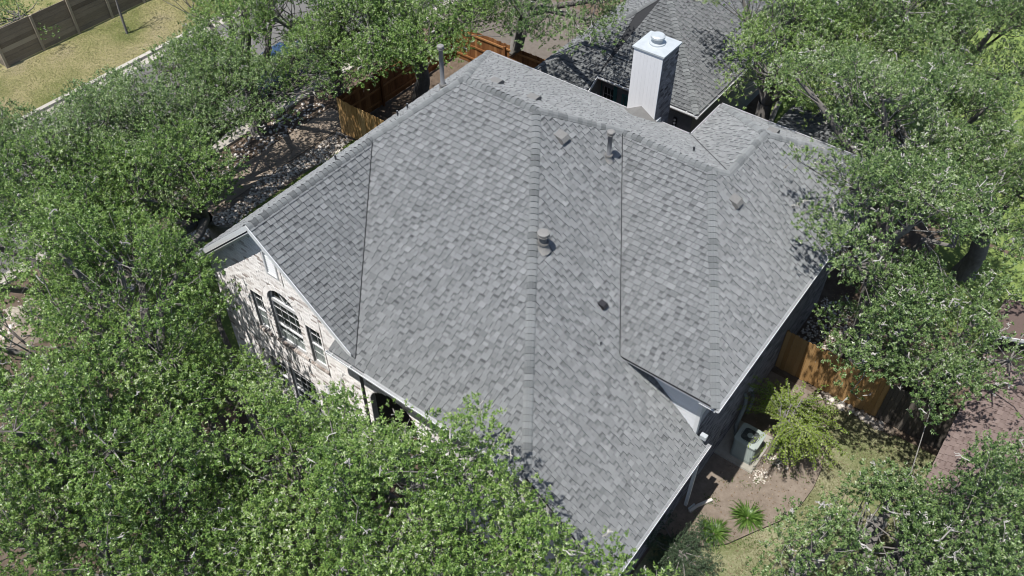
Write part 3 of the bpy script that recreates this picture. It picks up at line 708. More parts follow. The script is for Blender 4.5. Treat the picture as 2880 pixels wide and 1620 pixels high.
ridge_caps(nb, pz(NA, -5.2, 10.0), pz(NA, *APX), (0, -1, .6), (-1, 0, .8335), M['cap'], seed=72)
ridge_caps(nb, pz(NBp, -1.72, 20), pz(NBp, *APX), (-1, 0, .8335), (1, 0, .6), M['cap'], seed=73)
mb = MB()
def nopen(x, z): return (-2.42 < x < -1.86 and .9 < z < 2.7) or (-1.40 < x < -.55 and z < 2.45)
grid_wall(mb, 'y', 11.65, -1, -2.45, 1.75, 0, 3.15, lambda x, z: not nopen(x, z), .06, .06)
mb.box(1.75, 1.6+.001, 11.651, 29.5, 0, 3.0) if False else mb.box(1.58, 1.748, 11.84, 29.5, 0, 3.1)
mb.box(-2.66, -2.46, 9.9, 11.64, 0, 2.9); mb.box(-5.2, -2.66, 9.9, 10.1, 0, 2.2)
nw = mb.build('wall', M['greysiding'], nb)
mb = MB()
for k in range(20):
    z = .1+k*.15
    for (x0, x1) in ((-.50, 1.745),) if z < 2.5 else ((-2.44, 1.745),):
        mb.hexa([(x0, 11.62, z), (x1, 11.62, z), (x1, 11.648, z), (x0, 11.648, z)], [(x0, 11.643, z+.148), (x1, 11.643, z+.148), (x1, 11.648, z+.148), (x0, 11.648, z+.148)], RN.uniform(.3, .7))
mb.build('clapboard', M['greysiding'], nw)
w_ = window(-2.42, -1.86, .9, 2.7, 3, 3, parent=nb, y=11.66)
mb = MB(); mb.box(-1.85, -1.70, 11.60, 11.645, .9, 2.72); mb.box(-2.47, -2.43, 11.60, 11.645, .9, 2.72); mb.build('shutter', M['teal'], nb)
mb = MB(); mb.box(-1.40, -.55, 11.70, 11.75, 0, 2.4); mb.box(-1.44, -1.38, 11.60, 11.70, 0, 2.5, .9); mb.box(-.57, -.51, 11.60, 11.70, 0, 2.5, .9); mb.box(-1.38, -.57, 11.60, 11.70, 2.42, 2.5, .9); mb.build('door', M['teal'], nb)
mb = MB(); mb.box(-2.38, 2.06, 11.22, 11.245, 3.0, 3.19); mb.box(2.03, 2.055, 11.245, 29.9, 3.0, 3.19); mb.box(-2.425, -2.40, 9.62, 11.2, 2.2, 2.38)
mb.hexa([(-2.41, 9.6, 2.10), (-2.385, 9.6, 2.10), (-2.385, 11.2, 3.06), (-2.41, 11.2, 3.06)], [(-2.41, 9.6, 2.26), (-2.385, 9.6, 2.26), (-2.385, 11.2, 3.22), (-2.41, 11.2, 3.22)])
mb.build('fascia', M['white'], nb)
gutter(nb, (-2.36, 11.19, 3.19), (2.2, 11.19, 3.19), (0, -1, 0), guard=False); gutter(nb, (2.09, 11.08, 3.19), (2.09, 29, 3.19), (1, 0, 0), guard=False)
mb = MB(); mb.box(.98, 1.13, 11.57, 11.618, 1.92, 2.42, .2); lf = mb.build('wall_light', M['black'], nb)
for k in range(3):
    mb = MB(); mb.tube([(1.055, 11.575, 2.02+k*.15), (1.055, 11.54, 2.02+k*.15)], .05, 12, .7); mb.build('lamp_shade', M['white'], lf)
mb = MB(); q = pz(NBp, -.2, 15.6)
def generic_vent(parent, pl, x, y, w=.34, l=.4, h=.15):
    n = Vector((pl[1], pl[2], 1)).normalized(); t = math.hypot(pl[1], pl[2]); dn = Vector((pl[1]/t, pl[2]/t, -t)).normalized(); s = n.cross(dn); c = Vector(pz(pl, x, y))+n*.015
    mb = MB(); u0, u1, u2 = c-dn*l*.5, c+dn*l*.1, c+dn*l*.45
    a = [u0-s*w/2, u0+s*w/2]; b = [u1-s*w/2+n*h, u1+s*w/2+n*h]; d = [u2-s*w/2+n*h*.8, u2+s*w/2+n*h*.8]; e = [u2-s*w/2, u2+s*w/2]
    mb.poly([a[1], b[1], b[0], a[0]], .7); mb.poly([b[1], d[1], d[0], b[0]], .6); mb.poly([a[0], b[0], d[0], e[0]], .3); mb.poly([e[1], d[1], b[1], a[1]], .3); mb.poly([e[0], d[0], d[1], e[1]], .05)
    mb.build('roof_vent', M['ventgrey'], parent)
generic_vent(nb, NBp, -1.0, 15.9)

# low grey outbuilding seen past the rear wing
ob = thing('outbuilding', 'low grey-roofed outbuilding half hidden by oaks behind the rear wing', 'shed', (7.2, 12.6, 0))
mb = MB(); rf = Roof()
for (pl, ps, ev, sd) in (((2.7+.35*-4.55*-1, -.35, 0), [[(4.55, 11.2), (7, 13.0), (7, 14.2), (4.55, 14.8)]], -4.55, 81), ((2.7-.35*11.2, 0, -.35), [[(4.55, 11.2), (10, 11.2), (7, 13.0)]], -11.2, 82), ((2.7+.35*14.8, 0, .35), [[(7, 14.2), (10, 14.8), (4.55, 14.8)]], 14.8, 83), ((2.7+.35*10, .35, 0), [[(10, 11.2), (10, 14.8), (7, 14.2), (7, 13.0)]], 10, 84)):
    pl = {81: (2.7-.35*4.55, -.35, 0), 82: (2.7-.477*11.2, 0, -.477), 83: (2.7+1.43*14.8, 0, 1.43), 84: (2.7+.286*10, .286, 0)}[sd]
    roof_deck(mb, *pl, ps); rf.plane(*pl, ps, ev, sd, tone=-.05)
mb.build('roof_deck', M['deck'], ob); rf.build(ob, M['shingle'], 24, (5.6, 13.4))
mb = MB(); mb.box(4.85, 9.7, 11.5, 14.5, 0, 2.68); mb.build('wall', M['greysiding'], ob)

# brown-roofed house at the right edge
bh = thing('brown_roofed_house', 'brown shingled roof of a low house at the right edge beside the old grey fence', 'house', (18, -1, 0))
BP = (2.8-.42*14.55, -.42, 0); BQ = (2.8+.42*6.2, 0, .42)
mb = MB(); rf = Roof(); bpoly = [[(14.55, -9), (20, -9), (20, .75), (14.55, 6.2)]]; bq = [[(14.55, 6.2), (20, .75), (22, .75), (22, 6.2)]]
roof_deck(mb, *BP, bpoly); roof_deck(mb, *BQ, bq); rf.plane(*BP, bpoly, -14.55, 91); rf.plane(*BQ, bq, 6.2, 92)
mb.build('roof_deck', M['deck'], bh); rf.build(bh, M['brown_shingle'], 150, (15.3, 2.6))
ridge_caps(bh, pz(BP, 14.55, 6.2), pz(BP, 20, .75), (-1, 0, .42), (0, 1, .42), M['brown_shingle'], seed=93)
mb = MB(); mb.box(14.57, 14.59, -9, 6.2, 2.62, 2.78); mb.build('fascia', M['oldwood'], bh)
mb = MB(); mb.box(14.95, 21.5, -8.8, 5.8, 0, 2.72); mb.build('wall', M['brickdark'], bh)

# small shed
sh = thing('garden_shed', 'small weathered shed with pale gable end among oaks at the right edge', 'shed', (15.6, 8.2, 0))
mb = MB()
xr = 15.7
mb.hexa([(14.35, 7.45, 2.40), (xr, 7.45, 2.95), (xr, 9.3, 2.95), (14.35, 9.3, 2.40)], [(14.35, 7.45, 2.45), (xr, 7.45, 3.0), (xr, 9.3, 3.0), (14.35, 9.3, 2.45)], .3)
mb.hexa([(xr, 7.45, 2.95), (17.05, 7.45, 2.40), (17.05, 9.3, 2.40), (xr, 9.3, 2.95)], [(xr, 7.45, 3.0), (17.05, 7.45, 2.45), (17.05, 9.3, 2.45), (xr, 9.3, 3.0)], .3)
mb.build('roof', M['brown_shingle'], sh)
mb = MB(); mb.box(14.6, 16.8, 7.7, 9.1, 0, 2.39); mb.build('wall', M['oldwood'], sh)
mb = MB(); mb.poly([(14.6, 7.66, 2.40), (16.8, 7.66, 2.40), (15.7, 7.66, 2.86)]); mb.hexa([(14.33, 7.41, 2.36), (xr, 7.41, 2.91), (xr, 7.445, 2.91), (14.33, 7.445, 2.36)], [(14.33, 7.41, 2.47), (xr, 7.41, 3.02), (xr, 7.445, 3.02), (14.33, 7.445, 2.47)]); mb.build('gable_trim', M['white'], sh)

# ------------------------------------------------------------------ fences
def picket_fence(name, label, A, B, h, material, side, bw=.142, rails=(.3, .95, 1.55), post=2.4, seed=1, group=None, dog=True, leanj=.006):
    """boards from A to B (plan); rails and posts on `side` (+1 left of A->B)"""
    A = Vector((*A, 0)); B = Vector((*B, 0)); d = (B-A).normalized(); n = Vector((-d.y, d.x, 0))*side; L = (B-A).length
    f = thing(name, label, 'fence', tuple((A+B)/2), group); rn = random.Random(seed)
    k = 0; s_ = 0
    while s_ < L-.02:
        e = min(s_+bw-.006, L); z1 = h+rn.uniform(-.018, .018); z0 = rn.uniform(.01, .05); o = rn.uniform(-leanj, leanj)
        p = [A+d*s_+n*o, A+d*e+n*o, A+d*e+n*(o+.018), A+d*s_+n*(o+.018)]
        if side < 0: p.reverse()
        mb = MB(); tn = min(1, max(0, rn.gauss(.55, .16)))
        c = .028 if dog else 0
        mb.hexa([v+Vector((0, 0, z0)) for v in p], [v+Vector((0, 0, z1-c)) for v in p], tn)
        if dog:
            m = [(v*.8+w*.2) for v, w in zip(p, [p[1], p[0], p[3], p[2]])]
            mb.hexa([v+Vector((0, 0, z1-c+.001)) for v in p], [v+Vector((0, 0, z1)) for v in m], tn)
        mb.build('board', material, f); s_ += bw
    for z in rails:
        mb = MB(); mb.beam(A+n*.042+Vector((0, 0, z)), B+n*.042+Vector((0, 0, z)), .038, .088, tone=rn.uniform(.6, .95)); mb.build('rail', material, f)
    m = max(1, int(L/post))
    for k in range(m+1):
        q = A+d*(L*k/m)+n*.11; mb = MB(); mb.box(q.x-.045, q.x+.045, q.y-.045, q.y+.045, 0, h-.08, rn.uniform(.2, .5)); mb.build('post', material, f)
    return f
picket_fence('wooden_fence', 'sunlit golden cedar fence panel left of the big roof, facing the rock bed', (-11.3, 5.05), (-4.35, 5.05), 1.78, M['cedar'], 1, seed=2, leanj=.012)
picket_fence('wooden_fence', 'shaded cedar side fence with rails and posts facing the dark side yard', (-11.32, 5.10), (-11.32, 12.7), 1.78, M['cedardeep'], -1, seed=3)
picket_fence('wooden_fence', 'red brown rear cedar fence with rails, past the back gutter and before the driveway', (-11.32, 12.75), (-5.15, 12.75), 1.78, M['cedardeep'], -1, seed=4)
picket_fence('wooden_fence', 'bright new cedar fence joining the right wall behind the yellow green myrtle', (9.26, 4.45), (12.66, 4.45), 1.80, M['cedar'], 1, seed=5)
picket_fence('wooden_fence', 'old grey weathered fence between the new cedar fence and brown roof', (12.68, 4.46), (14.9, 4.46), 1.72, M['oldwood'], 1, seed=6, leanj=.02)
# long horizontal plank fence beyond the street
lf = thing('plank_fence', 'long weathered plank fence with posts beyond the street at the upper left', 'fence', (-27.4, 5, 0))
rn = random.Random(8)
ys = [-.80+k*1.93 for k in range(12)]
for a, b in zip(ys, ys[1:]):
    for k in range(8):
        mb = MB(); z = .04+k*.225; o = rn.uniform(-.008, .008); mb.box(-27.42+o, -27.385+o, a+.005, b-.005, z, z+.218, min(1, max(0, rn.gauss(.5, .17)))); mb.build('plank', M['plank'], lf)
for a in ys:
    mb = MB(); mb.box(-27.384, -27.30, a-.06, a+.06, 0, 1.86, rn.uniform(.7, 1)); mb.build('post', M['plank'], lf)
for k in range(8):
    mb = MB(); z = .04+k*.225; mb.box(-31.5, -27.46, -.82, -.79, z, z+.218, rn.uniform(.3, .8)); mb.build('plank', M['plank'], lf)

# ------------------------------------------------------------------ stones
def ico():
    t = (1+5**.5)/2; V = [(-1, t, 0), (1, t, 0), (-1, -t, 0), (1, -t, 0), (0, -1, t), (0, 1, t), (0, -1, -t), (0, 1, -t), (t, 0, -1), (t, 0, 1), (-t, 0, -1), (-t, 0, 1)]
    F = [(0, 11, 5), (0, 5, 1), (0, 1, 7), (0, 7, 10), (0, 10, 11), (1, 5, 9), (5, 11, 4), (11, 10, 2), (10, 7, 6), (7, 1, 8), (3, 9, 4), (3, 4, 2), (3, 2, 6), (3, 6, 8), (3, 8, 9), (4, 9, 5), (2, 4, 11), (6, 2, 10), (8, 6, 7), (9, 8, 1)]
    V = np.array(V, float); return V/np.linalg.norm(V[0]), np.array(F)
IV, IF = ico()
stone_meshes = []
for k in range(7):
    v = IV*NP.uniform(.75, 1.2, (12, 1))*np.array([1, NP.uniform(.6, .95), NP.uniform(.4, .65)])
    stone_meshes.append(raw_mesh('stone', v, IF, M['stone'], np.clip(NP.normal(.55+.08*(k-3), .08, 20), 0, 1)))
def scatter_stones(parent, n, single, region, size, seed, near=None):
    rn = np.random.default_rng(seed); pts = []
    while len(pts) < n:
        x, y = region(rn)
        r = rn.uniform(*size)**1.0
        pts.append((x, y, r, rn.uniform(0, 6.28), rn.integers(7)))
    if near is not None: pts.sort(key=lambda p: (p[0]-near[0])**2+(p[1]-near[1])**2-p[2]*30)
    VV = []; FF = []; TT = []; base = wloc(parent)
    for i, (x, y, r, a, k) in enumerate(pts):
        if i < single:
            o = bpy.data.objects.new('stone', stone_meshes[k]); link(o, parent); o.location = Vector((x, y, r*.3))-base; o.rotation_euler = (0, 0, a); o.scale = (r, r, r)
        else:
            v = np.empty((12, 3)); stone_meshes[k].vertices.foreach_get('co', (b := np.empty(36))); v = b.reshape(12, 3)*r
            c, s = math.cos(a), math.sin(a); v = np.stack([v[:, 0]*c-v[:, 1]*s+x, v[:, 0]*s+v[:, 1]*c+y, v[:, 2]+r*.3], 1)
            FF.append(IF+12*len(VV)); VV.append(v); TT.append(np.full(20, np.clip(rn.normal(.55, .2), 0, 1)))
    if VV: np_obj('stones', np.concatenate(VV), np.concatenate(FF), M['stone'], np.concatenate(TT), parent, 'stuff')
rb = sheet('rock_bed', [(-11.6, -11), (-10.56, -8), (-10.56, 5), (-11.6, 7)], .010, M['bed'])
def reg1(rn):
    while True:
        x, y = rn.uniform(-11.75, -10.35), rn.uniform(-9, 5.0)
        if abs(x+11.05+.15*math.sin(y*1.3)) < .47+.07*math.sin(y*2.1): return x, y
scatter_stones(rb, 2100, 300, reg1, (.035, .085), 4, near=(-10.9, -.2))
rb2 = sheet('mulch_verge', [(-14.4, -11), (-13.0, -11), (-13.0, 5.4), (-14.4, 12)], .010, M['soil'])
def reg2(rn): 
    y = rn.uniform(-10.5, 6); return rn.uniform(-14.2, -13.0)+(.0 if y > -4 else .8), y
scatter_stones(rb2, 700, 60, reg2, (.04, .11), 6, near=(-13.4, 1.5))
rb3 = sheet('side_yard_mulch', rect(-11.2, -3.95, 5.15, 12.6), .012, M['soil'])
rb4 = sheet('stone_edge', [(10.9, 4.1), (13.4, 4.1), (13.4, 4.42), (10.9, 4.42)], .014, M['bed'])
scatter_stones(rb4, 60, 60, lambda rn: (rn.uniform(10.9, 13.1), rn.uniform(4.12, 4.40)), (.05, .15), 7)
pile = thing('stone_pile', 'small heap of pale broken stones at the corner of the concrete pad', 'stones', (10.75, .35, 0))
scatter_stones(pile, 70, 70, lambda rn: (10.72+rn.normal()*.13, .30+rn.normal()*.16), (.018, .055), 8)
pile = thing('stone_pile', 'scatter of white stones at the foot of the myrtle', 'stones', (10.9, 1.0, 0))
scatter_stones(pile, 45, 45, lambda rn: (10.86+rn.normal()*.17, 1.06+rn.normal()*.10), (.02, .07), 9)
under = structure(np_obj('side_gravel', np.array([(9.24, 4.5, .01), (13.2, 4.5, .01), (13.2, 9.5, .01), (9.24, 9.5, .01)], float), [(0, 1, 2, 3)], M['soil'], .5))
scatter_stones(under, 900, 120, lambda rn: (rn.uniform(9.3, 11.4), rn.uniform(4.6, 8.5)), (.03, .07), 10, near=(9.7, 5))
def boulder(x, y, r, label, seed, flat=.6):
    rn = np.random.default_rng(seed); V, F = IV.copy(), IF
    for it in range(2):                                        # subdivide
        E = {}; nf = []; V = list(map(tuple, V))
        def mid(a, b):
            k = (min(a, b), max(a, b))
            if k not in E: m = (np.array(V[a])+np.array(V[b]))/2; V.append(tuple(m/np.linalg.norm(m))); E[k] = len(V)-1
            return E[k]
        for a, b, c in F: ab, bc, ca = mid(a, b), mid(b, c), mid(c, a); nf += [(a, ab, ca), (b, bc, ab), (c, ca, bc), (ab, bc, ca)]
        F = nf; V = np.array(V)
    ph = rn.uniform(0, 6, 6); d = 1+.14*np.sin(V[:, 0]*3+ph[0])+.12*np.sin(V[:, 1]*4+ph[1])+.1*np.sin(V[:, 2]*5+V[:, 0]*2+ph[2])+rn.normal(0, .03, len(V))
    V = V*d[:, None]*np.array([1, rn.uniform(.7, .9), flat])*r+np.array([x, y, r*flat*.55])
    tag(np_obj('boulder', V, [tuple(f) for f in F], M['boulder'], rn.uniform(.2, .8, len(F))), label, 'boulder', None)
boulder(-12.31, -5.58, .30, 'pale upright limestone boulder seen through a gap in the left oaks, the higher of two', 1, .9)
boulder(-11.35, -6.01, .30, 'rounded tan limestone boulder seen through a gap in the left oaks, the lower of two', 2, .7)
boulder(-3.38, -9.05, .32, 'grey pitted boulder in a dark gap between the front oaks, lower left', 3, .8)
boulder(-12.64, -9.41, .45, 'large pale boulder beside bare branches at the left edge', 4, .6)

# ------------------------------------------------------------------ right yard things
ac = thing('air_conditioner', 'pale grey green air conditioner unit on its concrete pad by the wall', 'air conditioner', (9.98, .72, .085))
def rrect(cx, cy, hx, hy, r, n=5):
    pts = []
    for (sx, sy, a0) in ((1, 1, 0), (-1, 1, 90), (-1, -1, 180), (1, -1, 270)):
        for k in range(n+1):
            a = math.radians(a0+90*k/n); pts.append((cx+sx*(hx-r)+r*math.cos(a), cy+sy*(hy-r)+r*math.sin(a)))
    return pts
c0 = (9.98, .76); mb = MB(); pt = rrect(*c0, .355, .355, .10)
def loop(mb, P0, z0, P1, z1, tn=None):
    n = len(P0)
    for k in range(n): kk = (k+1) % n; mb.poly([(*P0[k], z0), (*P0[kk], z0), (*P1[kk], z1), (*P1[k], z1)], tn)
loop(mb, pt, .09, pt, .17, .3); pt2 = rrect(*c0, .35, .35, .10)
loop(mb, pt2, .17, pt2, .86, .35)
mb.build('cabinet', M['acbody'], ac)
mb = MB()
for k in range(13):                                            # louvre ribs on the sides
    z = .20+k*.05; q = rrect(*c0, .358, .358, .10); loop(mb, pt2, z, q, z+.012, .5); loop(mb, q, z+.012, pt2, z+.034, .4)
mb.build('louvre', M['acbody'], ac)
mb = MB(); top = rrect(*c0, .375, .375, .11, 6); loop(mb, pt2, .855, top, .86); loop(mb, top, .86, top, .92, .6)
n = len(top); R0 = .285
inner = []
for (x, y) in top: a = math.atan2(y-c0[1], x-c0[0]); inner.append((c0[0]+R0*math.cos(a), c0[1]+R0*math.sin(a)))
loop(mb, top, .92, inner, .945, .7)
mb.build('top_cover', M['acbody'], ac)
mb = MB(); loop(mb, inner, .945, inner, .86, .4); mb.poly([(x, y, .86) for x, y in inner], .2); mb.build('fan_well', M['acdark'], ac)
mb = MB()
for r in (.27, .235, .20, .165, .13, .10):
    P3 = [(c0[0]+r*math.cos(a), c0[1]+r*math.sin(a), .945+.02*(1-r/.28)) for a in np.linspace(0, 2*math.pi, 29)]; mb.tube(P3, .0045, 4, .5, cap=False)
for k in range(8): a = k*math.pi/4; mb.tube([(c0[0]+.085*math.cos(a), c0[1]+.085*math.sin(a), .962), (c0[0]+.283*math.cos(a), c0[1]+.283*math.sin(a), .946)], .005, 4, .5)
mb.build('fan_guard', M['acdark'], ac)
mb = MB(); ring(mb, c0, .095, .955, .085, .972, tn=.7); mb.disc((*c0, .972), .085, 20, .8); mb.build('fan_hub', M['acbody'], ac)
mb = MB()
for k in range(4):
    a = k*math.pi/2+.4; ca, sa = math.cos(a), math.sin(a); P0 = lambda r, t: (c0[0]+r*ca-t*sa, c0[1]+r*sa+t*ca)
    mb.poly([(*P0(.05, -.03), .885), (*P0(.25, -.07), .875), (*P0(.25, .07), .90), (*P0(.05, .03), .905)], .6)
mb.build('fan_blade', M['acdark'], ac)
mb = MB(); mb.tube([(9.24, 1.66, 1.45), (9.33, 1.60, 1.44), (9.41, 1.42, 1.28), (9.42, 1.22, 1.05), (9.42, 1.06, .70), (9.52, .95, .40), (9.64, .90, .32)], [.062, .065, .064, .066, .063, .064, .06], 10, .6); mb.build('insulated_pipe', M['foam'], ac, True)
mb = MB(); mb.tube([(9.24, 1.5, .9), (9.32, 1.42, .82), (9.33, 1.2, .35), (9.5, 1.0, .28), (9.64, .95, .27)], .014, 6, .4); mb.build('thin_pipe', M['pipegrey'], ac)
mb = MB(); mb.tube([(9.24, 2.10, 1.25), (9.34, 2.04, 1.26), (9.46, 1.92, 1.15), (9.50, 1.74, .92), (9.47, 1.62, .74)], [.05, .06, .058, .056, .05], 10, .5); hp = mb.build('flexible_hose', M['foam'], ac, True)
mb = MB(); mb.box(9.222, 9.36, 2.00, 2.16, 1.18, 1.34, .7); mb.build('hose_bracket', M['galv'], hp)
pe = thing('drain_pipe', 'white flexible downspout extension lying on the bed below the low gutter', 'pipe', (9.75, -1.6, 0))
mb = MB(); mb.beam((9.62, -2.04, .06), (9.72, -1.72, .06), .085, .07, tone=.6); mb.beam((9.72, -1.72, .062), (9.96, -1.30, .07), .085, .07, tone=.8); mb.build('pipe_body', M['plastic'], pe)
mb = MB(); mb.beam((9.55, -1.98, .04), (9.62, -1.72, .04), .05, .05, tone=.4); mb.build('pipe_elbow', M['galv'], pe)
st = thing('wooden_stake', 'weathered wooden stake leaning against the myrtle beside the pad', 'stake', (10.62, 1.03, 0))
mb = MB(); mb.beam((10.60, .98, 0), (10.53, 1.34, .72), .05, .035, tone=.7); mb.build('stake_shaft', M['oldwood'], st)

def clump(x, y, n, ln, label, seed):
    rn = np.random.default_rng(seed); root = thing('lily_turf', label, 'plant', (x, y, 0), None)
    VV = []; FF = []; TT = []; c = 0
    for i in range(n):
        a = rn.uniform(0, 2*math.pi); L = ln*rn.uniform(.7, 1.15); lift = rn.uniform(.25, 1.0); w = rn.uniform(.010, .016)
        d = np.array([math.cos(a), math.sin(a)]); sd = np.array([-d[1], d[0]]); P = []
        for k in range(6):
            t = k/5; r = .03+L*(t*(.45+.55*(1-lift))+.18*t*t); z = .02+L*lift*(1.15*t-.95*t*t*(1.25-lift*.5))
            cpt = np.array([x+d[0]*r+rn.normal()*.002, y+d[1]*r, max(.015, z)]); ww = w*(1-t**3)+.001
            P += [cpt+np.array([*(sd*ww), 0]), cpt-np.array([*(sd*ww), 0])]
        VV += P
        for k in range(5): FF.append((c+2*k, c+2*k+1, c+2*k+3, c+2*k+2)); TT.append(np.clip(rn.normal(.5, .2)+.25*(k/5-.4), 0, 1))
        c += 12
    np_obj('leaf_blades', np.array(VV), np.array(FF), M['blade'], np.array(TT, np.float32), root, 'stuff')
clump(11.05, -1.18, 190, .56, 'spiky green lily turf clump on bare soil, the upper of two', 1)
clump(10.50, -2.22, 190, .56, 'spiky green lily turf clump next to the blue green shrub, the lower of two', 2)

def hose_reel(x, y, rz, label, m_frame, m_drum, m_hose, s=1.0):
    root = thing('hose_reel', label, 'hose reel', (x, y, 0)); c, sn = math.cos(rz), math.sin(rz)
    def T(p): return (x+(p[0]*c-p[1]*sn)*s, y+(p[0]*sn+p[1]*c)*s, p[2]*s)
    mb = MB()
    for sx in (-.21, .21):
        for (a, b) in (((sx, -.30, .03), (sx, .30, .03)), ((sx, -.28, .03), (sx, -.02, .52)), ((sx, .28, .03), (sx, .02, .52))): mb.beam(T(a), T(b), .045*s, .035*s, up=(0, 0, 1) if a[2] == b[2] else (c, sn, 0))
    for (a, b) in (((-.21, -.29, .05), (.21, -.29, .05)), ((-.21, .29, .05), (.21, .29, .05)), ((-.21, -.2, .47), (.21, -.2, .47))): mb.beam(T(a), T(b), .05*s, .04*s)
    mb.build('frame', m_frame, root)
    mb = MB()
    for sx in (-.17, .17): mb.tube([T((sx-.012, 0, .30)), T((sx+.012, 0, .30))], .20*s, 20, .6)
    mb.tube([T((-.2, 0, .30)), T((.2, 0, .30))], .07*s, 12, .4); mb.build('drum', m_drum, root)
    mb = MB()
    for k in range(11):
        sx = -.145+k*.029
        for r in (.155,):
            mb.tube([T((sx+.004*math.sin(a*3), r*math.cos(a), .30+r*math.sin(a))) for a in np.linspace(0, 2*math.pi, 17)], .0145*s, 5, RN.uniform(.3, .8), cap=False)
    mb.build('coiled_hose', m_hose, root)
    mb = MB(); mb.tube([T((0, -.15, .22)), T((.02, -.32, .05)), T((-.05, -.5, .02)), T((.06, -.72, .02)), T((0, -.9, .02))], .012*s, 6, .5); mb.build('hose_tail', M['hose'], root)
    mb = MB(); mb.tube([T((.22, 0, .30)), T((.27, 0, .30)), T((.27, .12, .30)), T((.33, .12, .30))], .012*s, 6, .6); mb.build('crank', m_frame, root)
hose_reel(14.08, .72, math.radians(8), 'cream plastic hose reel wound with grey hose under the lower right oak', M['plastic'], M['plastic'], M['hose'])
hose_reel(14.55, -.78, math.radians(25), 'dark green hose reel at the bottom edge under the lower right oak', M['acdark'], M['greenplastic'], M['greenplastic'], .95)

# parked car under the street oaks
car = thing('parked_car', 'blue car parked on the street, mostly hidden under the oaks', 'car', (-16.3, 6.4, 0))
mb = MB()
prof = [(-2.15, .45), (-2.1, .78), (-1.5, .90), (-1.0, .95), (.95, .98), (1.35, .95), (2.05, .80), (2.15, .45)]
cab = [(-1.15, .95), (-.55, 1.40), (.65, 1.44), (1.35, .97)]
def ext(mb, pr, w0, w1, tn):
    L_ = [(-16.3-w0 if z < 1.2 else -16.3-w1, 6.4+y, z) for y, z in pr]; R_ = [(-16.3+w0 if z < 1.2 else -16.3+w1, 6.4+y, z) for y, z in pr]
    for k in range(len(pr)): kk = (k+1) % len(pr); mb.poly([L_[k], L_[kk], R_[kk], R_[k]], tn)
    mb.poly(L_[::-1], tn); mb.poly(R_, tn)
ext(mb, prof[::-1]+[(-2.1, .3), (2.1, .3)][:0], .90, .90, .5); body = mb.build('body', M['carblue'], car)
mb = MB(); ext(mb, cab[::-1], .80, .62, .5); mb.build('window', M['glass'], car)
mb = MB(); mb.hexa([(-16.92, 5.87, 1.405), (-15.68, 5.87, 1.405), (-15.68, 7.03, 1.445), (-16.92, 7.03, 1.445)], [(-16.88, 5.93, 1.45), (-15.72, 5.93, 1.45), (-15.72, 6.97, 1.48), (-16.88, 6.97, 1.48)]); mb.build('roof_panel', M['carblue'], car)
for sx in (-.82, .82):
    for sy in (-1.35, 1.32):
        mb = MB(); mb.tube([(-16.3+sx-.1, 6.4+sy, .32), (-16.3+sx+.1, 6.4+sy, .32)], .32, 18, .4); wv = mb.build('wheel', M['tyre'], car)
        mb = MB(); mb.tube([(-16.3+sx-.105, 6.4+sy, .32), (-16.3+sx+.105, 6.4+sy, .32)], .19, 14, .6); mb.build('rim', M['galv'], wv)

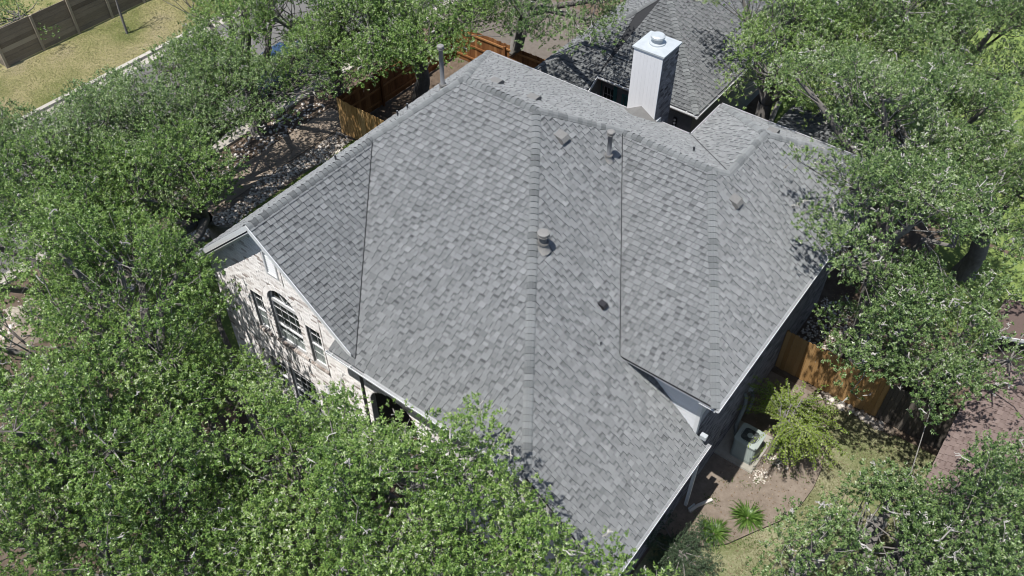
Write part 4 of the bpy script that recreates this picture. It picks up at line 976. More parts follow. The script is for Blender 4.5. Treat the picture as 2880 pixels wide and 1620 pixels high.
# crowns: each entry lists foliage clumps as x,y,z,radius in centimetres
TREES = {
 'A1': dict(c=[-3.32, -9.41, 6.3], t=[-2.92, -9.63], d=1, L='-304,-1290,634,49 -381,-1158,592,50 -98,-984,807,45 -153,-787,653,48 -448,-920,874,54 -405,-765,764,56 -306,-1227,647,55 -582,-708,617,43 -682,-816,591,46 -367,-1092,737,48 -696,-878,546,56 -645,-926,556,50 -77,-938,773,45 -139,-1106,741,48 -135,-948,654,56 -493,-743,584,42 -382,-936,833,51 -565,-971,813,56 -379,-1265,717,51 -424,-1213,813,56 -362,-1236,659,57 -294,-1067,768,47 -154,-1125,571,55 -100,-1229,602,43 -161,-994,773,57 -571,-1062,598,43 -65,-1166,709,46 -189,-1181,583,49 -403,-1048,625,52 -602,-884,585,49 -166,-1000,614,46 -327,-840,813,45 -234,-799,697,57 -59,-1068,734,57 -70,-955,627,44 -264,-885,799,52 -521,-946,853,43 -314,-772,736,57 -421,-714,648,52 -461,-1041,839,44 -250,-1197,738,50 -552,-957,585,48 -541,-760,707,45 -353,-710,603,53 -636,-982,621,53 -54,-1046,636,47 -677,-972,566,51 -347,-853,726,49 -350,-1055,774,53 -26,-1121,710,56 -193,-1201,731,45 -101,-1054,682,48 -400,-996,832,47 -439,-773,631,58 -226,-741,624,47 -406,-1050,732,49 -603,-1225,670,56 -481,-774,741,55 -484,-691,611,48 -245,-1245,641,45 -449,-1337,675,52 -485,-847,725,42 -471,-1223,709,48 -473,-1012,742,50 -498,-1084,642,55 -590,-1130,712,57 -136,-830,726,50 -604,-645,568,42 -640,-688,570,44 -622,-832,596,49 -151,-1229,556,44 -150,-1030,661,56 -91,-1148,566,50 -439,-728,585,44 -653,-902,772,54 -387,-974,733,54 -250,-997,734,54 -512,-1002,821,55 -391,-764,584,48 -527,-689,563,48 -139,-917,782,53 -441,-793,579,56 -467,-902,823,55 -358,-809,779,42 -267,-1174,688,45 -564,-654,608,48 -456,-992,895,57 -292,-961,741,49 -182,-794,763,50 -661,-997,799,53 -532,-1200,656,51 -543,-925,786,57 -207,-1145,728,42 -603,-1014,764,50 -677,-872,600,57 -304,-825,749,55 -88,-921,673,53 -110,-1157,762,51 -488,-1065,762,46 -540,-1171,721,57 -375,-1290,661,51 -548,-800,763,43 -574,-820,715,54 23,-870,617,58 -76,-1216,554,50 -1,-922,634,46 -320,-986,797,55 -60,-996,669,51 -509,-1032,697,55 -277,-1186,605,54 -185,-855,705,48 -211,-1247,699,52 -153,-1071,624,55 -417,-1100,657,53 -610,-901,815,55 -453,-1043,594,52 -591,-878,766,57 -552,-758,561,46 -142,-1195,613,56 -662,-1137,677,43 -108,-905,622,53 -36,-1113,763,44 -263,-1049,714,52 -370,-1219,828,50 -406,-961,879,52 -418,-801,722,58 -253,-1284,601,49 -548,-1028,554,57 -659,-942,811,46 -155,-1187,684,43 -370,-1086,592,50 -542,-1014,610,52 -680,-976,750,47 -604,-1068,554,56'),
 'A2': dict(c=[-8.76, -8.81, 5.2], t=[-8.83, -8.29], d=1, L='-1011,-842,710,50 -1000,-1014,705,57 -979,-730,633,53 -704,-749,553,49 -1077,-962,631,56 -789,-1102,674,48 -866,-769,621,52 -788,-975,455,42 -822,-669,526,52 -901,-708,621,57 -1014,-667,633,50 -991,-783,655,48 -995,-594,573,58 -894,-1203,526,50 -675,-927,522,47 -548,-1002,531,52 -903,-577,659,53 -964,-1118,504,50 -649,-994,563,47 -584,-1044,523,54 -591,-671,488,58 -764,-1061,635,48 -681,-1223,655,57 -1045,-822,578,45 -899,-1114,669,52 -1136,-816,612,46 -1161,-761,600,56 -981,-1066,603,48 -695,-1096,639,46 -959,-665,645,43 -1068,-977,468,56 -1060,-747,716,51 -842,-979,731,53 -718,-626,534,45 -799,-642,587,46 -927,-642,462,53 -782,-715,532,50 -897,-989,705,43 -569,-805,462,58 -1126,-716,662,47 -631,-880,554,43 -690,-874,621,54 -634,-865,469,50 -941,-551,443,51 -768,-790,750,54 -620,-804,627,46 -1119,-1064,495,49 -685,-699,574,58 -1081,-901,620,46 -802,-972,694,55 -1094,-683,590,49 -1160,-899,437,46 -717,-1000,617,50 -896,-844,658,48 -706,-821,751,57 -850,-646,480,47 -1057,-670,697,42 -1079,-768,592,43 -993,-706,568,46 -879,-591,438,45 -946,-796,619,46 -778,-698,597,45 -602,-896,649,53 -911,-947,661,53 -676,-805,639,52 -1148,-889,600,42 -776,-877,756,44 -816,-732,491,46 -954,-892,732,55 -843,-922,722,48 -995,-1001,558,56 -641,-634,475,49 -590,-751,478,43 -708,-876,727,54 -1083,-864,571,51 -764,-659,509,43 -714,-1005,456,45 -1212,-1009,437,52 -666,-1146,627,52 -1071,-876,691,56 -1078,-828,628,56 -737,-974,507,54 -627,-704,530,50 -1066,-806,688,50 -989,-592,478,50 -571,-916,550,55 -916,-769,664,48 -1110,-614,567,45 -1163,-840,562,46 -924,-1031,546,48 -1126,-936,477,43 -868,-709,484,54 -837,-1025,676,42 -804,-1147,485,54 -696,-1047,668,48 -799,-760,561,58 -848,-687,634,46 -918,-853,606,57 -862,-1091,512,57 -993,-1004,461,42 -682,-826,480,57 -1049,-581,567,57 -1092,-647,637,42 -1130,-792,681,46 -760,-753,600,53 -950,-964,698,49 -1111,-969,423,51 -802,-882,654,54 -707,-662,491,45 -905,-904,706,46 -730,-654,581,46 -957,-865,677,46 -900,-638,676,45 -757,-781,525,43 -595,-948,590,45 -798,-1204,652,47 -919,-554,598,43 -812,-823,734,53 -842,-627,651,49 -802,-620,483,52 -648,-650,536,54 -1013,-611,646,45 -1211,-931,429,46 -976,-1028,508,50 -1039,-990,517,45 -1002,-698,678,46 -849,-717,542,55 -634,-849,665,52 -1118,-733,573,48 -849,-568,651,53 -1031,-717,607,53 -584,-848,608,43 -840,-860,697,43 -585,-857,502,45 -674,-1003,504,48 -951,-635,584,56 -639,-913,610,46 -713,-770,728,51 -1065,-1142,457,46 -643,-835,518,57 -524,-944,517,50 -847,-834,618,46 -1077,-591,623,56 -926,-591,482,50 -1005,-748,705,47 -685,-1052,471,48'),
 'A3': dict(c=[-6.98, -5.88, 5.0], t=[-10.05, -2.2], d=1, L='-473,-693,591,52 -1007,-627,477,47 -547,-662,566,43 -897,-528,606,42 -689,-445,614,52 -636,-445,666,46 -647,-883,477,53 -747,-588,724,44 -962,-649,503,46 -813,-371,474,49 -860,-375,547,46 -842,-826,558,49 -668,-786,556,55 -810,-801,472,49 -848,-723,606,47 -722,-359,470,47 -679,-742,600,49 -777,-696,612,55 -589,-444,600,46 -778,-406,443,48 -871,-722,513,44 -924,-453,478,48 -748,-767,511,56 -509,-667,488,58 -446,-715,488,50 -752,-825,528,48 -756,-453,676,56 -867,-641,562,58 -950,-725,499,56 -899,-725,561,51 -484,-746,551,42 -532,-816,469,43 -935,-605,559,57 -822,-754,563,51 -660,-599,684,49 -952,-498,554,47 -904,-696,461,46 -827,-623,611,46 -855,-471,534,46 -801,-503,710,58 -954,-846,521,51 -733,-914,491,51 -741,-638,597,53 -879,-865,530,49 -949,-785,510,56 -543,-729,544,43 -879,-789,587,47 -796,-395,681,57 -586,-729,580,54 -724,-881,534,43 -555,-895,489,47 -913,-369,533,45 -912,-632,465,55 -723,-370,604,51 -753,-634,687,46 -681,-544,707,46 -802,-604,564,42 -824,-446,720,47 -795,-893,490,44 -922,-594,613,57 -802,-399,526,48 -567,-767,488,48 -981,-572,572,53 -817,-845,509,58 -767,-341,427,43 -407,-696,450,45 -432,-698,551,50 -995,-712,466,50 -728,-421,460,54 -446,-660,502,52 -815,-722,517,55 -844,-484,673,44 -958,-806,561,45 -677,-853,521,57 -706,-417,671,52 -866,-663,613,49 -597,-857,514,43 -902,-358,478,42 -494,-713,452,50 -586,-403,639,47 -745,-535,705,52 -631,-782,598,46 -841,-336,512,52 -648,-693,566,50 -690,-643,705,44 -859,-571,576,48 -912,-839,583,45 -969,-526,606,52 -894,-432,543,47 -624,-593,562,50 -864,-483,480,54 -734,-688,565,46 -608,-524,580,53 -810,-445,492,45 -647,-481,611,47'),
 'A4': dict(c=[-1.78, -12.92, 6.2], t=[-2.01, -12.71], d=1, L='83,-1124,702,48 -82,-1508,792,52 -87,-1019,608,50 -275,-1217,707,53 -63,-1465,609,46 -411,-978,620,56 -331,-1528,713,45 67,-1173,776,52 -287,-1410,777,57 -365,-1373,698,50 -177,-1090,697,44 34,-1344,700,55 -101,-1330,749,44 -281,-1138,838,54 -24,-1313,828,48 -107,-1226,855,50 -214,-1128,821,54 -227,-1177,642,53 -423,-1336,788,53 43,-1337,616,55 -188,-1594,527,43 -322,-1326,842,54 4,-1432,720,46 -4,-1419,628,45 -219,-1310,800,43 -108,-1296,841,51 -217,-1024,636,53 135,-1203,677,52 64,-1462,630,57 -316,-1275,727,57 -5,-991,686,43 -25,-1219,869,57 62,-1280,634,48 6,-1378,749,53 161,-1306,747,53 -122,-1064,769,57 33,-1302,776,47 60,-1021,695,57 -3,-1284,561,51 -213,-1570,715,42 -166,-1403,825,44 -288,-1133,649,55 -302,-1043,601,51 29,-1531,649,57 -155,-1498,513,54 -522,-1260,710,48 -23,-1275,884,54 -352,-1009,619,53 20,-1091,705,47 154,-1250,755,48 -46,-1054,701,53 -328,-1278,804,52 -47,-1027,651,45 -70,-1177,811,51 118,-1318,552,48 -460,-1040,620,43 111,-1306,807,45 -150,-1134,621,44 -373,-1136,595,43 -194,-1125,738,56 144,-1150,647,55 63,-1383,728,57 -90,-1387,782,55 85,-1247,580,51 -281,-1049,657,53 36,-1374,567,44 -426,-1462,683,53 -29,-1025,598,47 -320,-1097,580,51 94,-1212,633,50 -166,-1291,747,55 -413,-1089,649,53 -36,-1165,756,52 3,-1097,616,57 -151,-1185,782,44 -435,-1240,706,54 -81,-1125,605,54 -121,-1061,644,47 -33,-1098,763,54 -168,-1325,824,51 -43,-1479,664,44 20,-1239,822,42 76,-1430,697,56 116,-1183,730,50 -34,-1367,711,48 -43,-1518,617,50 -231,-1129,689,44 -366,-1428,849,44 -246,-1345,765,50 29,-1205,740,47 -82,-1095,806,43 -158,-1106,777,47 -93,-1208,743,45 11,-1466,673,46 5,-1032,729,47 7,-1178,656,57 53,-1099,649,49 14,-1261,733,50 -336,-1076,639,43 105,-1313,619,46 -405,-1024,664,54 102,-1232,810,52 25,-1234,599,50 -50,-1104,653,51 -248,-1468,700,51 -298,-1622,685,47 -16,-1337,579,51 -181,-1180,735,46 -117,-1427,751,51 -225,-1048,692,53 -65,-1322,871,47 91,-1368,595,56 104,-1322,743,47 -377,-1268,713,57 -126,-1135,816,49 53,-1409,615,58 -209,-1182,809,47 73,-1195,686,58 -84,-1269,890,49'),
 'A5': dict(c=[-0.02, -10.95, 4.4], t=[0.68, -10.09], d=1, L='12,-915,584,42 -229,-1195,409,48 66,-1239,661,50 -111,-1405,546,50 110,-1311,564,58 -268,-1324,385,45 51,-1115,533,50 -304,-894,416,54 -199,-1089,558,49 51,-1444,359,43 198,-936,540,53 221,-1255,568,50 -239,-995,531,48 75,-1460,500,57 -217,-1090,435,54 290,-1110,565,44 -148,-946,590,55 -153,-1047,504,47 247,-901,551,42 257,-1094,454,52 -62,-842,511,49 194,-1288,522,50 192,-1252,467,50 79,-1194,552,52 -272,-1117,448,47 163,-1204,446,54 131,-1223,637,49 -46,-1463,455,46 -123,-1168,636,54 -1,-1365,483,48 -114,-1185,573,54 30,-1120,602,46 248,-877,461,53 -121,-1317,549,46 -21,-1417,517,44 -42,-1447,367,52 248,-1050,489,56 156,-985,539,53 -181,-1343,369,56 -129,-1301,418,56 149,-1349,518,56 -168,-921,404,56 83,-1262,529,48 207,-1356,511,42 195,-1080,493,57 198,-890,582,50 149,-1180,592,44 -219,-965,355,48 15,-1396,557,55 -261,-956,421,51 10,-1254,633,43 142,-891,558,43 194,-1116,552,49 3,-1000,562,44 -245,-836,413,55 184,-902,462,45 183,-814,439,56 -41,-845,412,44 276,-1282,458,53 -110,-1296,499,51 -206,-854,487,53 48,-1384,424,54 128,-829,424,55 -163,-995,545,44 -21,-905,535,55 83,-1408,551,48 -159,-962,494,45 -79,-1333,381,42 -166,-890,524,56 -104,-979,587,46 -11,-1127,659,52 -233,-1129,618,55 33,-1306,603,45 236,-993,484,47 -21,-864,580,58 268,-1203,513,47 140,-1051,599,57 -336,-950,391,53 46,-1304,514,44 -53,-1256,541,44 29,-1020,613,50 242,-807,420,44 -156,-1351,469,57 -18,-1054,587,47 165,-1305,578,54 69,-1180,614,49 -61,-911,622,43 191,-1119,439,50 118,-893,411,55 -116,-902,497,49 302,-1228,477,43 -272,-1188,560,43 -319,-890,357,43 -138,-1134,588,46 26,-821,404,51 -18,-1292,400,54 -305,-1128,401,51 202,-819,557,48 330,-1167,535,56 -136,-885,582,56 58,-888,403,55 115,-1113,577,49 129,-1306,647,51 -264,-1246,416,44 -8,-834,530,58 -213,-1233,554,56 -261,-1073,404,55 62,-1308,417,43 27,-1310,371,50 79,-1338,615,50 -162,-1424,492,55 -31,-1300,493,57 167,-1305,443,49 144,-1431,512,44 118,-1041,470,44 -257,-1005,389,48 263,-1131,499,51 -179,-1253,492,50 -169,-1269,547,48 95,-1386,369,57 225,-913,415,51 165,-1361,466,53 -183,-1190,621,53 -245,-1191,611,42 -59,-1174,663,43 -216,-950,508,45 -43,-1363,541,48 -164,-1222,371,43 -205,-1290,447,56 109,-1143,521,56 85,-887,588,57 -95,-1258,576,44 342,-1109,546,55 -54,-1238,639,48 -200,-864,381,53 -48,-1202,521,44 257,-1058,552,43 -224,-1357,402,45 -114,-1453,456,52 -78,-1406,402,48 234,-1159,570,49 183,-1179,504,44 156,-1058,535,53 -87,-1101,639,43 -82,-1461,509,57 -229,-892,433,44 122,-1268,601,57 -18,-1415,418,44 29,-1443,527,52 103,-1307,489,42 113,-859,522,54 -37,-1344,425,42 171,-925,402,49 -231,-1050,518,47 141,-965,489,46 66,-1302,656,44 305,-1055,501,54 -286,-836,354,48 315,-1137,446,48 4,-1182,660,57 -171,-1197,515,56 -292,-1276,362,54 27,-939,395,44 19,-856,458,43 -170,-921,349,47 241,-841,523,47 -179,-1245,421,52 -266,-1122,557,57 -129,-1295,363,54 10,-1078,546,46 268,-880,400,52 72,-1232,594,43 44,-1443,414,52 -265,-1213,364,43 251,-1328,488,49 -151,-1376,522,56 -53,-957,583,58 -200,-1146,430,49 -201,-968,413,52 -117,-926,635,56 -127,-1160,520,52'),
 'A6': dict(c=[3.66, -10.13, 5.6], t=[3.72, -9.93], d=1, L='471,-1206,567,56 650,-965,525,51 350,-967,709,49 576,-875,629,44 521,-1091,643,48 364,-1151,586,46 123,-1024,565,48 471,-945,719,46 489,-1039,708,58 263,-1181,630,43 493,-1114,687,44 252,-1119,591,49 344,-876,705,56 409,-853,576,55 615,-1037,570,42 237,-847,583,54 413,-1226,600,50 202,-1084,524,49 441,-1046,644,49 326,-1174,637,43 569,-991,580,57 615,-1194,615,48 117,-902,603,48 470,-936,654,57 278,-797,580,53 165,-936,549,52 61,-1127,523,44 375,-1142,643,46 240,-912,554,48 555,-1197,644,43 536,-795,599,57 552,-1037,701,57 294,-1225,611,50 548,-1098,570,56 89,-1010,510,53 330,-1108,570,49 400,-797,565,43 114,-1101,559,44 438,-980,686,45 410,-1149,685,56 393,-1186,544,43 504,-1157,630,52 682,-1012,535,44 297,-943,687,49 366,-1254,564,50 457,-808,615,55 366,-1090,681,58 505,-817,652,53 352,-860,590,57 287,-847,560,51 225,-964,758,50 569,-950,530,48 576,-1124,613,54 305,-942,746,43 203,-1092,721,52 404,-907,739,55 344,-1206,591,45 80,-882,554,55 644,-974,591,47 509,-896,671,57 380,-1037,630,50 304,-996,778,56 180,-906,627,47 562,-1022,525,55 482,-948,602,52 304,-1116,625,51 618,-925,554,55 177,-1130,497,45 219,-790,575,54 424,-869,655,55 648,-1054,526,50 133,-985,486,50 434,-1095,689,49 172,-980,756,48 582,-814,627,56 118,-1131,500,50 526,-965,738,55 442,-909,593,45 601,-996,670,54 258,-1082,741,55 492,-1043,619,51 485,-1226,624,54 426,-1186,640,48 42,-1074,483,55 319,-1065,767,52 462,-871,715,53 402,-964,734,53 495,-1121,571,54 384,-996,670,57 547,-845,680,43 586,-1072,534,47 327,-1056,712,47 366,-754,544,55 437,-1162,569,55 249,-1210,581,50 201,-1039,483,45 470,-1167,674,43'),
 'A7': dict(c=[6.38, -8.76, 7.0], t=[2.7, -8.7], d=1, L='403,-934,597,49 653,-1107,796,53 728,-871,846,56 876,-967,655,52 598,-1139,686,51 529,-1053,737,45 502,-849,689,50 612,-1039,676,46 649,-888,842,45 415,-819,588,50 732,-941,851,58 862,-926,802,51 584,-733,661,47 676,-795,886,50 708,-1055,820,51 608,-1062,858,55 596,-746,729,57 331,-923,627,49 573,-809,710,57 690,-963,770,49 607,-930,844,44 491,-1017,849,51 584,-1065,725,49 516,-934,790,56 937,-916,764,48 659,-942,856,45 311,-850,602,54 646,-1086,701,45 872,-864,804,46 383,-890,666,48 533,-1045,878,55 541,-948,863,55 827,-859,771,43 437,-960,761,55 821,-1002,673,52 630,-1056,761,49 487,-1036,779,45 890,-946,746,55 646,-720,711,44 745,-1008,793,46 535,-1051,678,53 561,-995,899,55 679,-883,891,52 724,-1118,792,48 807,-968,630,47 815,-799,711,55 453,-928,810,44 365,-910,803,47 785,-1052,783,49 545,-999,795,56 431,-852,647,49 454,-1049,721,52 536,-1103,704,56 507,-927,733,46 543,-1088,829,44 737,-823,896,48 771,-1015,631,49 621,-988,895,54 674,-1112,743,43 835,-915,754,45 754,-1100,738,47 589,-909,893,51 414,-897,839,44 615,-854,870,49 439,-907,633,44 774,-987,747,46 694,-995,819,48 545,-826,659,47'),
 'A8': dict(c=[8.77, -8.98, 6.6], t=[9.3, -8.8], d=1, L='1022,-886,732,49 915,-1071,728,53 804,-1004,778,54 844,-1167,648,57 705,-958,823,44 675,-782,699,55 845,-1142,786,58 727,-876,613,49 956,-930,808,44 886,-973,780,43 1039,-1046,744,52 709,-855,672,53 1162,-917,747,46 978,-878,782,44 938,-1088,598,49 819,-1055,823,50 1090,-827,710,47 718,-993,746,47 755,-952,708,58 766,-816,664,54 776,-1114,705,51 936,-919,731,44 702,-755,657,49 654,-906,629,57 750,-940,595,49 844,-934,800,54 766,-945,844,49 708,-884,826,47 767,-1076,756,55 1041,-817,661,52 834,-1004,715,46 695,-1055,688,53 792,-857,809,49 782,-782,618,46 671,-973,614,48 813,-1066,612,53 903,-907,830,51 1095,-773,649,50 851,-1011,816,50 730,-1002,692,57 1182,-876,654,49 1083,-944,652,42 1074,-882,780,48 747,-996,827,42 824,-1060,760,49 906,-1047,842,58 820,-898,835,49 683,-922,783,53 750,-930,649,55 873,-885,787,56 725,-861,774,52 930,-1009,810,54 886,-884,725,56 755,-887,855,49 726,-814,708,57 710,-1113,697,45 1023,-818,716,43 1126,-787,693,48 713,-1065,751,56 801,-965,677,46 1017,-866,677,45 1012,-830,774,50 740,-755,635,50 782,-745,599,50 824,-755,563,50 866,-745,527,50 908,-755,491,50 950,-745,455,50'),
 'A9': dict(c=[1.31, -14.01, 5.8], t=[2.14, -13.79], d=1, L='324,-1252,684,54 144,-1550,673,46 223,-1151,744,54 275,-1531,698,42 -37,-1537,705,45 44,-1662,602,46 -53,-1574,524,51 29,-1519,665,48 -85,-1267,703,53 -172,-1573,622,44 -152,-1296,546,50 324,-1431,562,57 241,-1542,542,55 133,-1153,741,43 30,-1449,780,53 264,-1665,575,51 353,-1300,568,55 -53,-1355,672,43 -11,-1274,680,44 -60,-1506,652,49 349,-1426,755,44 74,-1177,576,44 228,-1392,747,43 339,-1194,538,43 411,-1566,552,50 -86,-1406,779,52 275,-1179,663,50 333,-1298,623,43 279,-1267,568,55 -30,-1297,537,44 154,-1662,545,55 -11,-1420,809,45 263,-1220,773,44 177,-1274,720,54 -17,-1369,750,53 219,-1346,782,43 200,-1178,810,58 28,-1318,665,56 142,-1238,620,52 123,-1473,675,56 -32,-1403,548,56 -142,-1278,715,47 -124,-1465,635,53 96,-1265,563,54 340,-1351,695,57 160,-1345,757,44 184,-1468,661,50 -44,-1116,558,57 155,-1170,605,53 -129,-1371,668,57 257,-1293,638,58 338,-1186,648,51 75,-1138,535,54 51,-1638,468,50 248,-1419,698,47 68,-1269,693,44 445,-1437,530,45 242,-1224,651,55 -100,-1305,585,49 142,-1272,768,49 217,-1195,571,50 31,-1211,557,55 -74,-1327,721,43 -146,-1403,569,53 -137,-1223,669,54 5,-1497,751,53 281,-1426,752,43 218,-1256,775,45 88,-1533,656,48 -161,-1334,699,46 4,-1736,479,45 77,-1242,646,53 165,-1500,703,50 392,-1249,576,49 -99,-1662,483,45 31,-1091,575,50 320,-1231,587,53 210,-1264,536,50 145,-1182,797,47 -34,-1341,580,55 308,-1630,681,57 -188,-1263,670,54 165,-1281,592,43 -87,-1513,595,53 242,-1300,741,57 -168,-1341,580,57 302,-1300,524,50 284,-1225,516,58 373,-1233,648,49 327,-1364,747,45 -75,-1426,575,46 -186,-1377,534,47 290,-1371,706,46 161,-1136,544,42 -29,-1065,545,58 382,-1230,524,48 1,-1145,586,57 -175,-1452,614,51 166,-1133,783,55 -117,-1361,606,52 -126,-1375,723,51 -187,-1318,650,45 -39,-1203,533,52 -91,-1288,523,45 11,-1219,652,49 -115,-1425,529,44 306,-1306,671,43'),
 'A10': dict(c=[4.79, -11.22, 4.6], t=[4.19, -11.71], d=1, L='613,-933,637,49 419,-1221,631,56 807,-1116,464,56 685,-1361,439,54 329,-1048,551,51 333,-1177,626,43 648,-987,507,47 383,-1154,649,56 595,-1023,587,46 425,-938,512,43 691,-1234,443,46 663,-976,453,50 574,-1284,465,56 395,-1041,466,42 299,-1209,483,48 355,-1111,598,48 335,-984,566,57 692,-1232,566,57 572,-1248,661,47 528,-962,517,42 657,-1116,438,56 420,-947,436,50 378,-1146,467,53 642,-1018,622,55 506,-1137,638,57 299,-902,422,53 348,-1322,568,45 309,-1119,441,58 353,-929,465,49 346,-974,429,47 381,-998,516,46 617,-1135,579,45 263,-977,472,55 484,-1291,538,51 347,-819,406,54 633,-870,459,49 254,-1127,460,49 552,-892,495,52 278,-998,525,57 373,-820,459,52 259,-1252,439,47 489,-1100,579,43 562,-1130,646,51 450,-1366,615,56 315,-1075,492,46 687,-898,489,44 478,-990,530,52 559,-992,624,48 611,-944,515,55 660,-946,593,46 561,-989,445,49 272,-1040,470,53 296,-1143,493,43 367,-1216,427,47 431,-1129,603,50 224,-1177,422,50 331,-1262,460,55 628,-1094,624,45 511,-1069,625,46 474,-1420,532,57 335,-937,522,43 380,-1257,565,58 372,-875,483,58 241,-1198,481,54 691,-927,441,52 529,-921,453,44 594,-1020,482,56 567,-1343,621,55 502,-1161,579,55 546,-1053,583,52 550,-1177,617,49 371,-1070,509,50 351,-1232,622,46 495,-1246,647,47 775,-1214,507,48 359,-1203,483,46 570,-876,445,48 580,-1387,427,57 600,-854,504,46 316,-851,462,43 385,-1164,414,43 434,-992,487,55 443,-1183,592,54 582,-918,583,50 385,-1299,602,45 643,-899,528,43'),
 'A11': dict(c=[-2.82, -7.28, 3.0], t=[-2.27, -7.81], d=0.9, L='-483,-814,315,44 -410,-839,307,45 -516,-834,256,49 -363,-794,343,54 -176,-800,300,57 -315,-830,232,50 -121,-809,328,45 -463,-747,311,54 -220,-900,447,55 -360,-907,439,46 -457,-848,268,58 -321,-947,238,50 -499,-624,365,56 -336,-886,289,52 -430,-624,373,49 -434,-806,365,55 -378,-833,253,57 -386,-921,235,43 -492,-672,328,49 -516,-776,278,49 -423,-760,273,44 -131,-753,314,57 -192,-869,319,45 -273,-915,233,43 -291,-919,483,47 -228,-821,325,49 -374,-830,469,58 -248,-848,498,45 -235,-836,435,47 -310,-850,498,43 -193,-732,315,58 -335,-794,449,43 -183,-813,368,45 -271,-949,431,42 -287,-872,267,47 -235,-766,344,57 -454,-682,377,43 -423,-742,366,43 -115,-782,376,46 -67,-767,300,49 -356,-881,493,44 -496,-589,322,52 -258,-735,294,48'),
 'S1': dict(c=[-11.97, -5.79, 5.0], t=[-12.06, -5.73], d=0.9, L='-1192,-702,631,53 -1289,-682,679,43 -1453,-701,512,57 -917,-756,566,51 -1098,-324,632,54 -1141,-830,632,57 -1345,-722,593,54 -1455,-515,462,42 -1423,-446,505,45 -1506,-426,450,45 -1407,-542,503,51 -1270,-823,493,57 -1445,-695,589,51 -852,-520,493,44 -1460,-614,588,44 -1166,-812,686,46 -950,-634,568,53 -1327,-458,491,51 -1534,-645,524,50 -1326,-795,557,45 -1206,-790,483,57 -891,-388,536,49 -1456,-458,447,53 -904,-448,487,49 -992,-690,575,46 -1235,-897,428,42 -1087,-886,433,50 -956,-714,531,53 -1052,-650,566,48 -1340,-642,562,50 -986,-570,649,53 -1279,-438,642,47 -1465,-655,544,49 -1196,-333,448,44 -1206,-863,482,55 -1254,-731,664,48 -1275,-787,665,44 -1097,-712,683,54 -1410,-668,545,43 -1380,-864,443,51 -966,-740,618,48 -1071,-523,508,43 -1067,-811,569,47 -1134,-634,565,50 -874,-644,544,56 -1301,-829,424,57 -911,-639,493,57 -1479,-389,485,45 -1166,-432,630,55 -1464,-798,591,48 -1460,-565,516,55 -1328,-736,679,55 -957,-769,458,55 -916,-340,496,56 -1546,-538,484,57 -1041,-476,524,58 -1052,-753,619,47 -1098,-375,519,56 -1067,-704,459,53 -997,-636,509,56 -1001,-682,686,50 -992,-792,576,54 -877,-540,609,43 -1222,-656,673,53 -1248,-541,589,54 -801,-550,528,54 -1117,-873,602,56 -1146,-917,469,53 -1364,-300,501,51 -944,-439,577,47 -1415,-788,438,54 -1314,-407,609,57 -1056,-645,470,47 -1057,-624,699,50 -1089,-845,509,56 -913,-615,605,51 -1118,-930,416,42 -1518,-657,609,47 -1350,-614,507,58 -1009,-416,491,57 -995,-597,466,47 -1026,-748,506,49 -970,-813,510,55 -994,-417,544,52 -826,-625,514,56 -1403,-358,499,42 -1550,-696,493,47 -1276,-310,539,53 -1361,-565,476,51 -1223,-603,618,54 -1080,-533,664,55 -1487,-620,485,52 -1179,-231,579,56 -1145,-485,691,58 -1232,-376,458,50 -990,-542,509,57 -1150,-427,499,47 -1152,-282,462,55 -1240,-516,645,43 -1174,-320,533,58 -1291,-289,605,52 -1084,-773,474,55 -1400,-422,555,51 -1455,-334,505,46 -904,-581,543,50 -1067,-579,632,52 -1131,-770,561,50 -1343,-681,643,46 -1382,-750,390,58 -1055,-454,703,49 -1180,-855,578,55 -1395,-593,587,55 -1160,-752,689,51 -1173,-574,636,49 -1140,-652,626,55 -1227,-787,695,57 -1251,-763,461,52 -1327,-782,373,48 -1049,-504,589,55 -1055,-248,537,49 -1220,-187,489,53 -1065,-868,578,52 -1363,-243,554,56 -1038,-899,478,56 -1417,-647,601,47 -1119,-524,585,44 -1252,-310,446,58 -1370,-377,550,42 -871,-373,430,45 -896,-458,551,58 -1206,-478,586,45 -1321,-250,520,54 -919,-517,488,54 -1383,-724,638,57 -991,-660,623,54 -1109,-484,548,57 -1264,-494,554,47 -998,-478,583,49 -1040,-691,508,46 -1161,-820,460,44 -1099,-313,527,58 -1224,-325,611,45 -1258,-753,613,56 -1005,-339,457,55 -1351,-512,516,52 -1166,-579,568,56 -1094,-205,487,47 -1371,-670,504,43 -1091,-833,414,53 -913,-710,603,46 -1205,-846,409,46 -1428,-812,375,58 -1310,-791,470,54 -851,-538,559,49 -904,-717,477,53 -1294,-696,607,44 -1181,-518,643,43 -1171,-360,628,42 -985,-399,431,54 -1255,-427,555,53 -998,-723,452,53 -1352,-716,537,47 -963,-869,461,42 -1119,-737,616,47 -1131,-658,689,55 -1330,-881,380,48 -1297,-349,505,51 -1015,-356,510,51 -1483,-567,445,44 -1137,-893,554,55 -1247,-813,623,55 -1350,-857,639,48 -937,-399,499,46 -1294,-358,562,58 -1123,-377,595,44 -1392,-656,659,47 -1573,-502,445,53 -969,-467,531,46 -966,-264,514,52 -1515,-703,543,54 -1102,-414,471,56 -1325,-528,566,56 -795,-589,481,46 -1380,-410,482,52 -1117,-783,663,47 -1039,-569,584,43 -1032,-804,520,57 -937,-492,609,49 -851,-665,483,52 -1005,-526,620,53 -1024,-743,684,43 -1184,-940,417,48 -927,-547,638,47 -1208,-295,490,57 -1295,-226,470,54 -936,-304,429,56 -1215,-455,644,53 -1167,-504,554,57 -1356,-784,437,45 -1412,-732,561,46 -1087,-432,533,45'),
